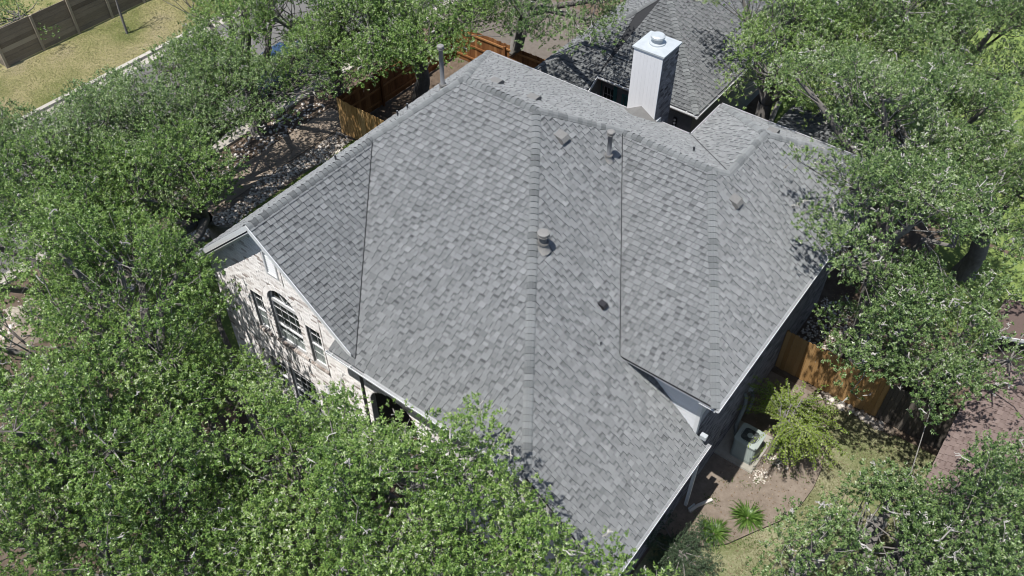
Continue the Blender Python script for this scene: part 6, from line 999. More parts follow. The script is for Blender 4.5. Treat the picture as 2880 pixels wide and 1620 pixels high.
 'R3': dict(c=[9.5, 18.59, 5.6], t=[9.2, 18.71], d=1.05, L='959,1865,727,49 736,1733,555,51 963,1530,524,42 1147,1989,634,50 920,1594,712,48 1126,1648,612,58 1021,1926,809,53 722,2117,721,42 1015,1964,608,53 1204,1664,572,47 1143,1676,660,55 677,1948,494,57 767,2093,565,47 736,1581,585,49 840,2149,725,49 718,1981,525,51 829,1652,705,47 684,1829,718,56 751,1634,568,56 738,1529,556,53 968,1627,496,44 899,2098,557,52 923,1825,695,55 776,1951,617,43 1229,1755,544,43 880,1533,677,47 655,1708,614,43 1044,2075,642,48 868,1902,679,49 900,1670,689,51 1158,1714,589,55 1211,1822,698,54 971,2229,646,47 790,1517,582,45 613,1910,619,48 1292,1898,694,47 877,2004,767,55 1075,2017,644,54 742,1999,675,47 1002,1625,729,44 1220,2093,624,48 1095,1758,827,48 970,1926,701,53 1090,2165,664,43 666,1746,554,53 642,2169,543,51 1020,1536,529,56 941,1667,743,56 795,2184,602,53 637,1912,513,57 816,2020,540,56 803,1954,504,52 886,1670,815,53 1215,1986,715,51 758,1899,759,57 1014,1697,775,44 1120,2052,627,47 719,1796,540,55 1118,1962,770,49 1019,1606,523,43 953,2085,784,43 571,1995,533,57 866,1772,827,50 1045,1489,556,53 828,1595,714,54 1042,2145,647,47 1071,2226,600,42 1116,1816,742,56 1135,1513,568,56 1091,1578,554,45 1065,1837,698,48 1151,1777,717,47 1202,1904,536,50 1226,1623,621,50 836,2128,574,54 720,1742,721,49 823,1563,541,57 1043,1788,834,52 689,1972,658,48 779,1743,788,45 898,2184,554,53 1191,2094,757,47 611,1659,579,47 918,1930,720,48 683,2101,571,53 720,1860,635,48 712,1987,594,45 726,2058,511,57 968,1865,805,53 978,1747,791,46 814,2078,679,51 851,1673,655,50 771,1852,686,49 995,1975,778,49 887,1781,765,48 804,1667,756,54 1181,1842,561,52 816,1890,736,55 1106,1870,760,48 994,2066,604,56 688,1552,573,54 1167,1743,660,43 635,1973,548,49 1278,1710,668,52 634,1571,553,54 675,2230,568,44 1014,1746,748,50 1041,2208,651,57 719,1638,622,47 762,2210,564,50 755,2131,620,55 844,2089,535,53 1005,1879,756,46 1078,1703,643,50 978,1845,675,44 626,1703,549,46 816,1616,655,53 1124,1710,544,49 931,1715,801,56 642,1610,618,56 550,1947,513,53 631,1745,710,56 693,1855,583,45 1081,1644,645,48 1174,1802,515,58 987,2153,672,54 639,1797,730,42 697,1702,529,55 822,1800,792,57 926,1626,655,45 1096,2111,610,46 1191,1648,665,46 802,1690,820,43 617,1972,606,57 836,2176,514,54 669,1884,659,57 1243,1692,543,57 726,1903,697,49 998,2023,641,53 1096,1913,723,54 959,1598,542,53 833,2018,684,44 1046,1672,604,49 821,1544,661,47 948,1742,740,54 1090,1742,599,46 937,1573,491,57 1108,1468,537,52 1096,1822,805,56 626,1861,568,45 653,2150,599,45 713,1692,589,49 789,2095,474,57 830,1976,721,45 715,1794,755,43 661,1751,763,49 1024,1863,824,51 772,1879,594,46 666,1805,521,45 1049,1698,716,51 945,2120,519,45 1155,1641,554,54 1080,1740,772,48 975,1798,819,55 626,2013,510,54 788,1790,749,57 884,1869,721,56 759,2014,548,57 1300,1991,649,49 855,2120,666,50 756,1763,506,48 834,2006,483,48 578,1896,509,55 731,1924,643,45 1128,1767,777,58 1083,1915,795,52 654,1839,623,53 887,1654,749,49 1043,2012,776,44 1070,1967,612,56 1095,1786,693,57 1173,1745,536,42 932,1565,658,54 991,1646,780,52 951,2014,749,49 862,1932,742,58 752,1969,480,47 949,1801,753,49 770,2222,701,53'),
 'R4': dict(c=[8.4, 7.68, 7.0], t=[10.7, 9.7], d=0.85, L='926,797,924,56 642,937,696,54 988,724,679,49 903,684,789,49 877,962,781,55 616,805,855,47 890,828,803,57 1043,847,652,42 843,782,939,50 988,846,933,57 709,920,840,44 991,792,943,54 1053,617,684,52 765,1030,693,58 685,933,778,55 1050,914,678,49 1074,618,797,46 1056,533,650,50 656,1030,717,46 1069,693,723,57 758,772,896,46 927,625,793,45 1041,821,914,45 803,950,727,50 958,947,770,55 839,592,702,55 852,694,916,43 787,715,911,47 838,1027,685,50 861,959,708,50 1015,776,676,58 960,920,821,52 762,889,826,56 998,572,801,49 754,1000,807,51 1091,815,683,50 607,757,819,57 901,903,672,49 950,748,906,50 1004,531,694,43 712,1032,723,45 831,901,798,52 742,968,854,45 1005,741,919,50 848,840,891,46 788,760,949,55 1109,757,741,58 928,1020,707,52 796,957,656,58 1130,737,684,44 894,745,867,45 808,978,781,43 887,1056,677,49 947,588,685,55 690,893,710,45 612,857,826,45 885,901,834,47 867,596,774,43 730,964,772,51 632,901,797,43 1020,724,731,55 852,715,777,43 759,912,726,46 834,907,639,55 780,830,902,44 1015,946,649,50 939,844,766,49 645,979,756,48 1049,742,869,43 949,519,653,47 831,691,823,53 957,865,875,50 1021,674,687,51 975,636,636,52 960,599,833,47 573,803,817,45 999,492,644,45 1045,782,733,48 791,942,849,56 960,865,814,47 780,1019,749,48 1050,663,828,49 993,903,771,50 1060,560,703,46 1014,861,874,47 697,987,811,56 876,639,839,53 816,1041,634,45 664,834,865,49 1108,685,681,52 910,957,827,49 994,624,710,55 820,345,879,36 837,377,883,36 878,394,837,36 903,448,794,36'),
 'R5': dict(c=[10.15, 11.18, 5.4], t=[9.6, 15.2], d=1.0, L='973,1379,721,56 790,1361,559,51 854,926,507,51 1229,970,657,54 766,1131,538,58 990,1269,663,56 1192,949,566,46 999,1322,474,50 1172,818,527,55 926,897,619,50 1025,1324,683,46 798,990,737,48 1200,1088,502,51 1092,885,575,56 996,1155,767,49 868,901,597,43 872,966,616,52 987,893,505,52 1168,1192,701,56 1022,936,714,56 864,1112,692,58 1059,1309,516,43 799,1219,574,44 1131,1306,693,45 1129,1315,636,43 1122,959,562,58 1262,1133,546,45 899,1038,736,54 1181,1233,612,49 1170,1353,567,57 1030,1340,596,51 793,898,557,44 984,1234,734,57 753,1071,653,56 1095,826,548,47 1018,1107,624,53 1071,1078,653,58 796,958,549,49 954,1400,459,56 1103,1001,689,49 1113,1172,738,57 812,1047,728,54 784,1214,704,52 1356,1098,488,52 1088,907,708,47 1073,1272,698,51 949,1362,509,44 1020,1447,507,48 874,1337,655,56 806,1284,554,50 1156,1104,629,56 1271,1315,520,42 1246,1006,498,53 1000,846,474,47 819,1385,519,44 1355,1044,537,53 1149,1390,605,49 750,1009,649,46 819,1137,509,53 1067,850,698,53 836,1080,622,46 1027,1197,743,45 908,1414,542,45 1150,1285,744,46 919,1274,685,47 704,1227,526,44 1167,1079,573,44 894,957,720,45 1077,930,527,52 1197,885,536,55 985,1370,662,48 829,1020,644,42 1048,991,607,55 844,1234,543,55 1173,1370,514,50 922,1382,680,44 865,1219,694,52 1267,1028,559,51 685,1163,531,45 1035,1013,658,55 903,1222,740,42 922,1139,763,54 1020,1351,541,48 858,996,775,52 1163,959,644,57 1077,1217,709,57 788,1325,509,45 1087,1374,614,56 1095,1164,572,47 842,1177,736,46 840,937,739,52 1180,1265,505,47 1254,1018,623,45 1167,1223,755,42 745,1251,566,46 1095,1111,590,46 955,1310,722,56 929,1290,561,45 959,1104,705,51 1168,1280,585,46 1317,1112,567,52 804,1119,718,43 1232,1359,541,53 1068,1307,629,54 929,1354,563,52 1203,1245,705,47 778,1252,512,54 1253,1098,597,43 1244,1129,492,53 827,1159,565,58 1089,944,662,51 900,1158,716,47 979,1077,657,47 1109,982,625,53 760,1149,695,53 845,1366,580,48 1043,1285,567,49 1106,878,659,47 845,1308,587,42 1307,1138,497,47 1109,1224,757,52 853,1183,507,43 762,931,510,45 1153,1316,491,54 1090,1033,610,56 1221,1059,544,54 717,1178,577,42 1199,1094,697,57 1238,1209,614,45 1315,1017,508,45 959,1201,774,58 776,1103,614,57 1079,1322,459,51 1198,1044,720,52 981,1412,531,56 1205,839,568,57 1186,1169,643,54 852,1430,512,51 1249,1271,489,56 939,1306,509,46 793,976,635,57'),
 'R6': dict(c=[10.85, 4.08, 7.0], t=[10.9, 6.3], d=0.9, L='1121,532,812,57 991,620,783,49 1140,261,710,49 936,503,779,49 1231,429,907,46 1094,614,761,47 1033,265,794,50 1201,189,707,55 1208,269,717,47 1131,404,875,49 983,298,729,45 1055,387,914,56 1108,187,804,47 997,378,905,49 1009,562,776,49 1271,373,902,50 1244,578,702,45 1013,441,859,55 1060,177,850,45 1003,304,860,43 1029,485,806,54 1037,267,693,57 1088,319,853,49 1176,546,868,57 1241,494,748,56 1203,479,819,58 1232,384,688,47 1228,312,667,48 974,350,697,51 916,449,682,57 1113,667,742,49 1004,198,817,51 1228,333,899,50 1287,332,680,46 1120,298,655,42 1144,469,820,52 1061,149,794,52 1070,451,885,51 1080,229,846,52 1054,545,743,53 1180,341,684,43 1255,253,654,57 944,569,791,44 959,412,864,51 1037,690,733,57 1030,314,663,48 989,448,762,44 1059,670,798,50 1196,560,740,51 1109,354,894,44 1225,553,840,52 971,477,814,43 974,670,753,54 992,534,826,53 1161,339,902,52 1163,185,651,47 1057,536,807,56 1135,505,863,53 957,590,736,42 1140,579,841,58 1139,316,715,49 1153,447,904,49 1043,595,809,45 1161,393,923,51 1058,313,907,44 1261,549,747,57 1348,359,675,48 1275,422,868,48 1222,203,656,55 910,250,788,36 919,285,810,36 943,231,768,36 979,270,726,36 968,293,776,36 941,394,800,36'),
 'R7': dict(c=[12.8, 9.48, 5.4], t=[12.9, 12.6], d=1.0, L='1105,979,513,47 1301,1042,650,55 1053,1065,651,55 1282,1168,584,48 1470,823,694,48 1051,1200,516,52 1418,1118,569,54 1131,916,723,49 1466,976,552,50 1194,807,598,43 1464,1058,711,55 1008,1089,555,47 1193,1136,576,49 1387,955,512,57 1347,1099,548,55 1067,888,551,43 1405,891,738,53 1285,1120,649,54 1106,756,619,57 1299,1072,706,55 1343,861,794,57 1080,795,586,54 1270,761,571,48 1381,892,507,51 1199,836,669,56 1289,879,726,57 1128,835,567,51 1172,882,701,47 1112,926,576,56 1060,900,642,49 1357,701,589,52 1047,1123,535,45 1041,1019,561,49 1314,924,783,50 1072,1004,680,56 1250,807,675,51 1113,883,522,51 1524,917,695,42 1203,1047,554,46 1201,746,564,44 1440,863,521,53 1135,1130,583,42 1356,1042,666,47 1038,1124,665,45 1320,775,601,45 1393,799,634,53 1201,929,686,49 1472,767,562,46 1112,1024,640,45 1097,720,572,55 1162,1080,632,53 1290,820,632,51 1365,1161,572,44 1271,1034,574,56 1110,1083,554,55 1332,956,654,58 1087,952,651,57 1159,724,607,51 1293,1083,607,46 1241,886,636,56 1386,863,578,58 1313,1129,697,43 1176,986,682,56 1166,1245,518,56 1317,1149,542,53 1436,1035,480,57 1338,980,745,56 1293,1071,539,57 1086,1157,576,53 1009,959,680,46 1522,923,483,44 1411,917,549,46 1173,1265,579,57 1425,710,575,49 1291,701,621,52 1208,774,654,56 1064,1235,562,52 1051,1083,589,52 1051,968,531,52 1369,738,546,51 1207,1129,518,54 1442,764,631,51 1366,938,704,55 1335,832,725,53 1023,1025,613,48 1103,1027,551,52 1343,827,586,47 1399,1058,558,44 1246,1193,542,50 1413,994,550,43 1422,844,619,49 1235,1074,593,50 1396,732,619,51 1240,722,598,49 1119,965,695,44 1009,1017,681,53 1321,1021,705,48 1141,1114,516,53 1334,1148,648,50 1371,1184,521,45'),
 'R8': dict(c=[11.81, 2.68, 4.6], t=[13.4, 6.2], d=0.9, L='1240,174,513,55 1351,348,415,56 1192,248,675,54 1275,224,675,57 1405,236,569,52 1211,417,397,53 1240,161,662,49 1216,364,677,56 1263,405,461,45 1143,444,515,50 1351,301,537,57 1148,331,654,51 1246,467,429,55 1163,384,458,52 1329,460,444,49 1144,419,648,46 1163,165,500,56 1234,337,392,44 1270,360,632,49 1192,181,682,46 1353,433,391,45 1320,240,548,56 1127,341,487,58 1292,487,386,47 1174,83,559,48 1068,302,424,48 1069,266,496,58 1069,488,494,51 1199,414,660,51 1241,410,615,51 1159,475,465,51 1171,145,559,51 1115,148,528,52 1187,440,611,57 1287,321,410,51 1371,401,436,58 1359,201,533,56 1425,261,523,45 1364,165,482,49 1235,132,551,58 1074,430,532,54 1319,397,466,52 1231,311,663,56 1193,288,621,51 1236,253,642,47 1286,202,471,54 1018,461,495,42 1066,356,436,43 1162,194,637,56 1192,158,380,47'),
 'R9': dict(c=[13.84, 3.83, 4.8], t=[13.9, 6.0], d=0.85, L='1246,363,490,51 1241,248,521,48 1361,482,586,47 1404,326,619,51 1158,404,559,45 1609,402,530,45 1337,383,598,44 1382,135,514,54 1358,231,478,53 1257,393,557,51 1458,243,521,55 1348,269,522,55 1343,206,557,55 1397,202,510,55 1168,458,592,44 1231,471,587,48 1552,489,518,53 1339,330,614,45 1394,610,548,55 1431,190,564,49 1181,297,486,56 1489,298,533,57 1196,281,537,55 1193,508,553,45 1166,464,532,53 1299,266,456,57 1411,347,513,50 1367,499,523,58 1278,213,476,55 1202,351,528,54 1396,431,545,45 1283,446,588,56 1363,536,603,46 1196,323,433,48 1297,323,441,50 1393,308,550,42 1396,250,549,43 1407,495,485,43 1259,500,548,43 1336,561,468,55 1394,640,473,45 1209,220,470,58 1205,417,604,44 1355,561,528,43 1290,316,521,52 1613,332,426,57 1546,437,553,47 1182,240,425,57 1250,299,485,45 1510,488,572,45 1393,396,606,51 1462,326,485,53 1551,406,506,51 1437,348,580,56 1300,422,538,55 1315,177,512,57 1443,389,534,52 1412,260,495,56 1379,307,489,49 1437,639,514,45'),
 'Q1': dict(c=[13.22, -3.32, 4.2], t=[12.6, -5.5], d=0.75, L='1267,-248,340,45 1471,-145,411,48 1420,-445,503,52 1542,-352,416,57 1383,-205,566,43 1302,-434,520,55 1312,-388,568,52 1265,-357,487,45 1388,-423,426,53 1470,-229,547,48 1330,-173,457,52 1290,-509,533,52 1470,-355,423,58 1522,-497,411,43 1242,-293,387,56 1419,-107,412,46 1345,-120,431,51 1247,-421,481,55 1525,-296,412,52 1321,-315,494,51 1350,-456,499,46 1437,-133,476,45 1415,-528,438,42 1373,-406,569,46 1231,-509,389,56 1313,-521,483,46 1253,-455,374,47 1345,-201,523,54 1297,-222,392,48 1304,-195,342,51 1444,-179,528,51 1466,-402,481,50 1254,-520,488,44 1373,-135,480,55 1193,-532,346,53 1448,-350,364,53 1454,-199,464,56 1556,-282,362,42 1222,-326,431,44 1255,-466,548,55 1235,-354,379,43 1303,-129,351,54 1362,-476,448,56 1304,-342,538,48 1393,-370,526,50 1426,-373,457,51 1391,-165,524,53'),
 'Q2': dict(c=[14.81, -1.38, 4.6], t=[13.4, -3.8], d=0.8, L='1582,88,521,42 1702,-219,483,43 1595,-294,486,51 1532,-237,638,52 1735,-142,460,49 1506,-236,574,47 1496,-162,604,52 1624,-15,519,57 1478,-303,552,47 1557,-60,511,48 1565,107,362,57 1428,-142,520,49 1662,-143,447,44 1341,-162,477,52 1552,-323,546,44 1667,-205,605,53 1576,-122,592,46 1543,161,362,48 1470,-238,503,47 1545,16,379,57 1562,-148,660,42 1523,-21,610,43 1512,-391,488,47 1647,-200,465,49 1336,-343,489,58 1553,-277,601,58 1595,-99,522,49 1563,1,567,43 1631,-203,654,54 1674,-97,477,46 1557,-244,508,53 1379,-193,538,57 1670,-31,480,51 1556,121,420,55 1564,-61,615,57 1614,-154,625,54 1679,-172,501,43 1587,-13,478,57 1377,-373,515,46 1483,-178,514,54 1496,4,351,46 1587,56,569,55 1382,98,514,55 1607,-132,479,47 1296,-234,443,42 1603,-275,632,51 1425,-250,571,51 1523,-104,663,43 1561,-376,525,52 1575,65,410,54 1441,-199,554,57 1339,-119,442,55 1506,-221,461,43 1647,-64,534,48 1506,-329,503,49 1510,-365,544,44 1554,-102,475,56 1636,-260,585,56 1663,-245,436,56 1442,19,356,49'),
 'Q3': dict(c=[16.34, -1.95, 4.8], t=[14.1, -5.4], d=0.85, L='1701,-37,458,44 1612,36,510,47 1738,-482,538,49 1482,-141,492,57 1617,-330,662,58 1683,-16,599,51 1835,-118,632,46 1833,-10,500,47 1556,-138,641,46 1656,-188,609,55 1588,-206,606,50 1758,-220,643,47 1894,-243,529,50 1687,84,439,57 1693,-228,593,42 1594,-25,571,54 1593,-445,631,43 1379,-151,477,56 1587,-267,590,56 1666,-76,541,57 1608,81,441,55 1561,-380,498,56 1527,-96,495,54 1518,-255,547,58 1578,-32,476,51 1474,-202,444,49 1457,-91,479,45 1760,-154,504,53 1786,-274,517,44 1661,-316,621,46 1519,-81,659,58 1504,-405,557,54 1693,-345,660,53 1473,-236,517,48 1496,-51,469,52 1658,-238,640,55 1609,-378,691,46 1735,-369,554,47 1569,-345,626,56 1628,-63,449,51 1423,-184,496,48 1634,32,575,43 1440,-150,438,57 1521,-326,574,49 1652,-31,509,48 1653,77,507,57 1578,25,444,46 1719,-120,681,47 1564,-306,508,44 1666,-437,478,50 1520,-180,637,49 1811,-410,491,44 1331,-183,470,46 1467,-325,591,55 1702,-84,496,57 1480,-398,498,49 1554,-375,566,54 1561,-249,507,46 1648,-62,594,48 1518,-134,685,53 1537,-138,460,52 1856,-112,501,47 1600,-76,544,50 1603,-267,642,48 1668,-116,619,52 1735,-232,522,53 1458,-267,564,56 1672,24,504,45'),
}

# ------------------------------------------------------------------ foliage
def norm(a): return a/np.maximum(1e-9, np.linalg.norm(a, axis=-1, keepdims=True))
def leaves(base, dirv, nrmv, ln, wd):
    """one folded diamond leaf per row -> verts, quads"""
    sd = norm(np.cross(dirv, nrmv)); nn = np.cross(sd, dirv)
    tip = base+dirv*ln[:, None]; mid = base+dirv*(ln*.52)[:, None]
    a = mid+sd*wd[:, None]+nn*(wd*.35)[:, None]; b = mid-sd*wd[:, None]+nn*(wd*.35)[:, None]
    V = np.stack([base, a, tip, b], 1).reshape(-1, 3); F = np.arange(len(V)).reshape(-1, 4)
    return V, F
def tubes(P, R, n=4):
    """P: (m,k,3) polylines, R: (m,k) radii"""
    m, k, _ = P.shape
    D = np.empty_like(P); D[:, 1:-1] = P[:, 2:]-P[:, :-2]; D[:, 0] = P[:, 1]-P[:, 0]; D[:, -1] = P[:, -1]-P[:, -2]; D = norm(D)
    ref = np.where(np.abs(D[..., 2:3]) > .85, np.array([1., 0, 0]), np.array([0, 0, 1.])); A = norm(np.cross(D, ref)); B = np.cross(D, A)
    t = np.arange(n)*2*np.pi/n
    V = P[:, :, None, :]+R[:, :, None, None]*(A[:, :, None, :]*np.cos(t)[None, None, :, None]+B[:, :, None, :]*np.sin(t)[None, None, :, None])
    idx = np.arange(m*k*n).reshape(m, k, n)
    q = np.stack([idx[:, :-1, :], np.roll(idx, -1, 2)[:, :-1, :], np.roll(idx, -1, 2)[:, 1:, :], idx[:, 1:, :]], -1).reshape(-1, 4)
    return V.reshape(-1, 3), q
def crown_mesh(L, den, rn, sprigs=43, per=15, ll=(.050, .084)):
    C = L[:, :3]; R = L[:, 3]
    low = np.where(C[:, 2] < C[:, 2].mean()-.45*C[:, 2].std(), .5, 1.)       # shaded underside carries fewer leaves
    ns = np.maximum(6, (sprigs*den*low*(R/.5)**2*rn.uniform(.75, 1.2, len(L)))).astype(int)
    I = np.repeat(np.arange(len(L)), ns); N = len(I)
    d = norm(rn.normal(size=(N, 3))+np.array([0, 0, .35])); rad = rn.uniform(0, 1, N)**.45
    pos = C[I]+d*(rad*R[I]*1.08)[:, None]*np.array([1, 1, .78])
    pos += rn.normal(size=(N, 3))*.05
    ax = norm(d*.8+np.array([0, 0, .75])+rn.normal(size=(N, 3))*.45)
    tree_t = rn.normal(0, .06); lobe_t = (tree_t+.13*np.sin(C[:, 0]*2.1+C[:, 1]*.7)*np.sin(C[:, 1]*1.9-C[:, 0]*.5)+rn.normal(0, .05, len(L)))[I]; sp_t = rn.normal(.46, .12, N)+lobe_t
    J = np.repeat(np.arange(N), per); n = len(J)
    u = rn.uniform(0, 1, n); az = rn.uniform(0, 2*np.pi, n)
    a1 = norm(np.cross(ax, rn.normal(size=(N, 3)))); a2 = np.cross(ax, a1)
    rad2 = a1[J]*np.cos(az)[:, None]+a2[J]*np.sin(az)[:, None]
    base = pos[J]+ax[J]*(u*.15-.05)[:, None]
    dirv = norm(ax[J]*rn.uniform(.1, 1.0, n)[:, None]+rad2*rn.uniform(.5, 1.0, n)[:, None]+np.array([0, 0, -.08]))
    nr = norm(ax[J]*.8+np.array([-.1, -.35, .8])+rn.normal(size=(n, 3))*.5)
    ln = rn.uniform(*ll, n); wd = ln*rn.uniform(.22, .31, n)
    sd = norm(np.cross(dirv, nr))*wd[:, None]; b2 = base+dirv*(ln*.2)[:, None]    # tiny leaves: one triangle each
    V = np.stack([b2-sd, b2+sd, base+dirv*ln[:, None]], 1).reshape(-1, 3); F = np.arange(len(V)).reshape(-1, 3)
    t = sp_t[J]+rn.normal(0, .17, n)
    t = np.where(rn.random(n) < .035, t+.42, t)
    return V, F, np.clip(t, 0, 1).astype(np.float32)
def quadmesh(parts):
    V = []; F = []; o = 0
    for v, f in parts: V.append(v); F.append(f+o); o += len(v)
    return np.concatenate(V), np.concatenate(F)
def tree(key, name, label, data, leafmat, moss, group, bare=()):
    moss *= 1.9
    L = np.array([[float(x)/100 for x in s.split(',')] for s in data['L'].split()]); c = np.array(data['c']); t = np.array(data['t']); den = data['d']
    rn = np.random.default_rng(sum(map(ord, key))*7+3)
    root = thing(name, label, 'tree', (t[0], t[1], 0), group)
    V, F, T = crown_mesh(L, den, rn)
    np_obj('crown', V, F, M[leafmat], T, root, 'stuff')
    # trunk with limbs reaching for clusters of foliage
    K = max(5, min(10, len(L)//14)); cen = L[rn.choice(len(L), K, replace=False), :3]
    for it in range(5):
        ow = np.argmin(((L[:, None, :3]-cen[None])**2).sum(-1), 1)
        for k in range(K):
            if (ow == k).any(): cen[k] = L[ow == k, :3].mean(0)
    fork = np.array([t[0]*.6+c[0]*.4, t[1]*.6+c[1]*.4, max(1.6, c[2]-2.4)])
    b0 = np.array([t[0], t[1], -.05]); r0 = .20+.004*len(L)**.8
    r0 = min(r0, .34)
    m1 = b0*.55+fork*.45+rn.normal(size=3)*.10
    parts = [tubes(np.array([[b0, b0*.9+fork*.1+np.array([0, 0, .1]), m1, fork]]), np.array([[r0*1.35, r0*1.05, r0*.9, r0*.8]]), 10)]
    P = []; Rr = []
    ends = []
    for k in range(K):
        e = cen[k]-np.array([0, 0, .25]); q1 = fork*.66+e*.34+np.array([0, 0, .25])+rn.normal(size=3)*.15; q2 = fork*.3+e*.7+np.array([0, 0, .1])+rn.normal(size=3)*.15
        P.append([fork, q1, q2, e]); Rr.append([r0*.55, r0*.40, r0*.26, r0*.13]); ends.append((q1, q2, e))
    parts.append(tubes(np.array(P), np.array(Rr), 7))
    v, f = quadmesh(parts); np_obj('trunk', v, f, M['bark'], .5, root, smooth=True)
    # thin twigs to each foliage clump and beyond
    P = []; Rr = []
    for i in range(len(L)):
        q1, q2, e = ends[ow[i]]; s = q2 if rn.random() < .6 else e; g = L[i, :3]; m = (s+g)/2+rn.normal(size=3)*.12-np.array([0, 0, .08])
        P.append([s, m, g]); Rr.append([.024, .015, .008])
        for k in range(1):
            d = norm(rn.normal(size=3)+np.array([0, 0, .7])); g2 = g+d*L[i, 3]*rn.uniform(.6, 1.0); P.append([g, (g+g2)/2+rn.normal(size=3)*.05, g2]); Rr.append([.011, .008, .004])
    v1 = tubes(np.array(P), np.array(Rr), 4)
    np_obj('branches', v1[0], v1[1], M['bark'], np.repeat(np.clip(rn.normal(.5, .2, len(P)), 0, 1), 8).astype(np.float32), root, 'stuff')
    # pale lichen-covered dead twigs poking out of the crown
    P = []; Rr = []
    for i in range(len(L)):
        for rep in range(rn.poisson(moss)):
            d = norm(rn.normal(size=3)*np.array([1, 1, .6])+np.array([0, 0, .55])); g = L[i, :3]+d*L[i, 3]*rn.uniform(.5, .95); main = norm(d+rn.normal(size=3)*.7); ln = rn.uniform(.08, .24)
            k1 = g+main*ln*.5+rn.normal(size=3)*.04; k2 = g+main*ln+rn.normal(size=3)*.06
            w = rn.uniform(.009, .022); P.append([g, k1, k2]); Rr.append([w*1.2, w, w*.55])
            for b in range(rn.integers(2, 6)):
                s = k1*(1-(x := rn.random()))+k2*x; e = s+norm(main+rn.normal(size=3)*.9)*ln*rn.uniform(.25, .55); P.append([s, (s+e)/2+rn.normal(size=3)*.02, e]); Rr.append([w*1.0, w*.9, w*.5])
    def limb(p, d, l, w, lev):
        q1 = p+d*l*.5+rn.normal(size=3)*l*.07; q2 = p+d*l+rn.normal(size=3)*l*.12
        P.append([p, q1, q2]); Rr.append([w, w*.8, w*.45])
        if lev:
            for b in range(rn.integers(3, 6)):
                t = rn.uniform(.25, 1.); s0 = p+(q1-p)*min(1, t*2) if t < .5 else q1+(q2-q1)*(t*2-1)
                limb(s0, norm(d+rn.normal(size=3)*.62), l*rn.uniform(.35, .65), w*.6, lev-1)
    for (x, y, z, n, ln) in bare:
        lean = norm(np.array([rn.normal()*.5, rn.normal()*.5-.3, .8]))
        for i in range(max(2, n//6)): limb(np.array([x, y, z])+rn.normal(size=3)*np.array([.28, .28, .12]), norm(lean+rn.normal(size=3)*.5), ln*rn.uniform(.6, 1.), .020, 2)
    if P:
        v1 = tubes(np.array(P), np.array(Rr), 4); np_obj('dead_twigs', v1[0], v1[1], M['palebark'], np.repeat(np.clip(rn.normal(.62, .2, len(P)), 0, 1), 8).astype(np.float32), root, 'stuff')
    return root
INFO = {
 'A1': ('live_oak', 'dense dark oak covering the front yard directly left of the gable window', 'leaf', .10),
 'A2': ('live_oak', 'broad oak at the left edge above the gap with bare branches', 'leaf', .12),
 'A3': ('live_oak', 'oak whose leaning trunk stands in the rocks by the roof tip', 'leaf', .10),
 'A4': ('live_oak', 'large oak at the left edge just below the gap with bare branches', 'leaf', .18),
 'A5': ('live_oak', 'dark oak in the lower left with the grey boulder showing at its edge', 'leaf', .12),
 'A6': ('live_oak', 'oak standing below the arched porch opening and brick corner', 'leaf', .16),
 'A7': ('live_oak', 'tall bright oak overlapping the front eave with pale forked limbs', 'leaf', .32),
 'A8': ('live_oak', 'oak shading the lowest corner of the grey roof at the bottom', 'leaf', .22),
 'A9': ('live_oak', 'oak filling the bottom left corner of the picture', 'leaf', .18),
 'A10': ('live_oak', 'oak at the bottom edge with a spray of bare twigs', 'leaf', .2),
 'A11': ('small_oak', 'small shaded oak hugging the foot of the brick gable wall', 'leaf', .05),
 'S1': ('live_oak', 'thin leaved oak at the left edge overhanging the kerb and dry lawn', 'leafcool', .16),
 'S2': ('live_oak', 'sparse oak over the middle of the grey street', 'leafcool', .14),
 'S3': ('live_oak', 'oak at the top hiding the far end of the street', 'leaf', .10),
 'S4': ('live_oak', 'low spreading oak over the sidewalk by the golden fence corner', 'leafcool', .16),
 'S5': ('live_oak', 'oak between the street and the rock bed with grey street showing through', 'leafcool', .12),
 'B1': ('live_oak', 'oak above the blue car beside the side fence', 'leaf', .06),
 'B2': ('live_oak', 'oak with a thick forked trunk inside the fenced side yard', 'leaf', .08),
 'B3': ('live_oak', 'loose drooping oak over the driveway and the neighbouring roof', 'leafcool', .22),
 'R1': ('live_oak', 'oak touching the right slope of the neighbouring grey roof', 'leaf', .30),
 'R2': ('live_oak', 'wide grey twigged oak at the top right behind the outbuilding', 'leafcool', .70),
 'R3': ('live_oak', 'oak filling the top right corner of the picture', 'leafcool', .75),
 'R4': ('live_oak', 'oak resting over the rear wing and the outbuilding roof', 'leafcool', .8),
 'R5': ('live_oak', 'oak right of the rear wing with pale trunks showing through its crown', 'leafcool', .85),
 'R6': ('live_oak', 'oak leaning over the right eave and throwing shadow on the shingles', 'leafcool', .9),
 'R7': ('live_oak', 'oak above the small shed at the right edge', 'leafcool', .85),
 'R8': ('live_oak', 'low oak hanging over the new cedar fence', 'leafcool', .6),
 'R9': ('live_oak', 'oak over the old grey fence and the brown roof corner', 'leafcool', .7),
 'Q1': ('live_oak', 'thin oak over the right lawn between the lily turf and the cream hose reel', 'leafcool', .22),
 'Q2': ('live_oak', 'thin oak over the lawn beside the lower end of the brown roof', 'leafcool', .32),
 'Q3': ('live_oak', 'oak in the bottom right corner with lichen covered limbs', 'leafcool', .45)}
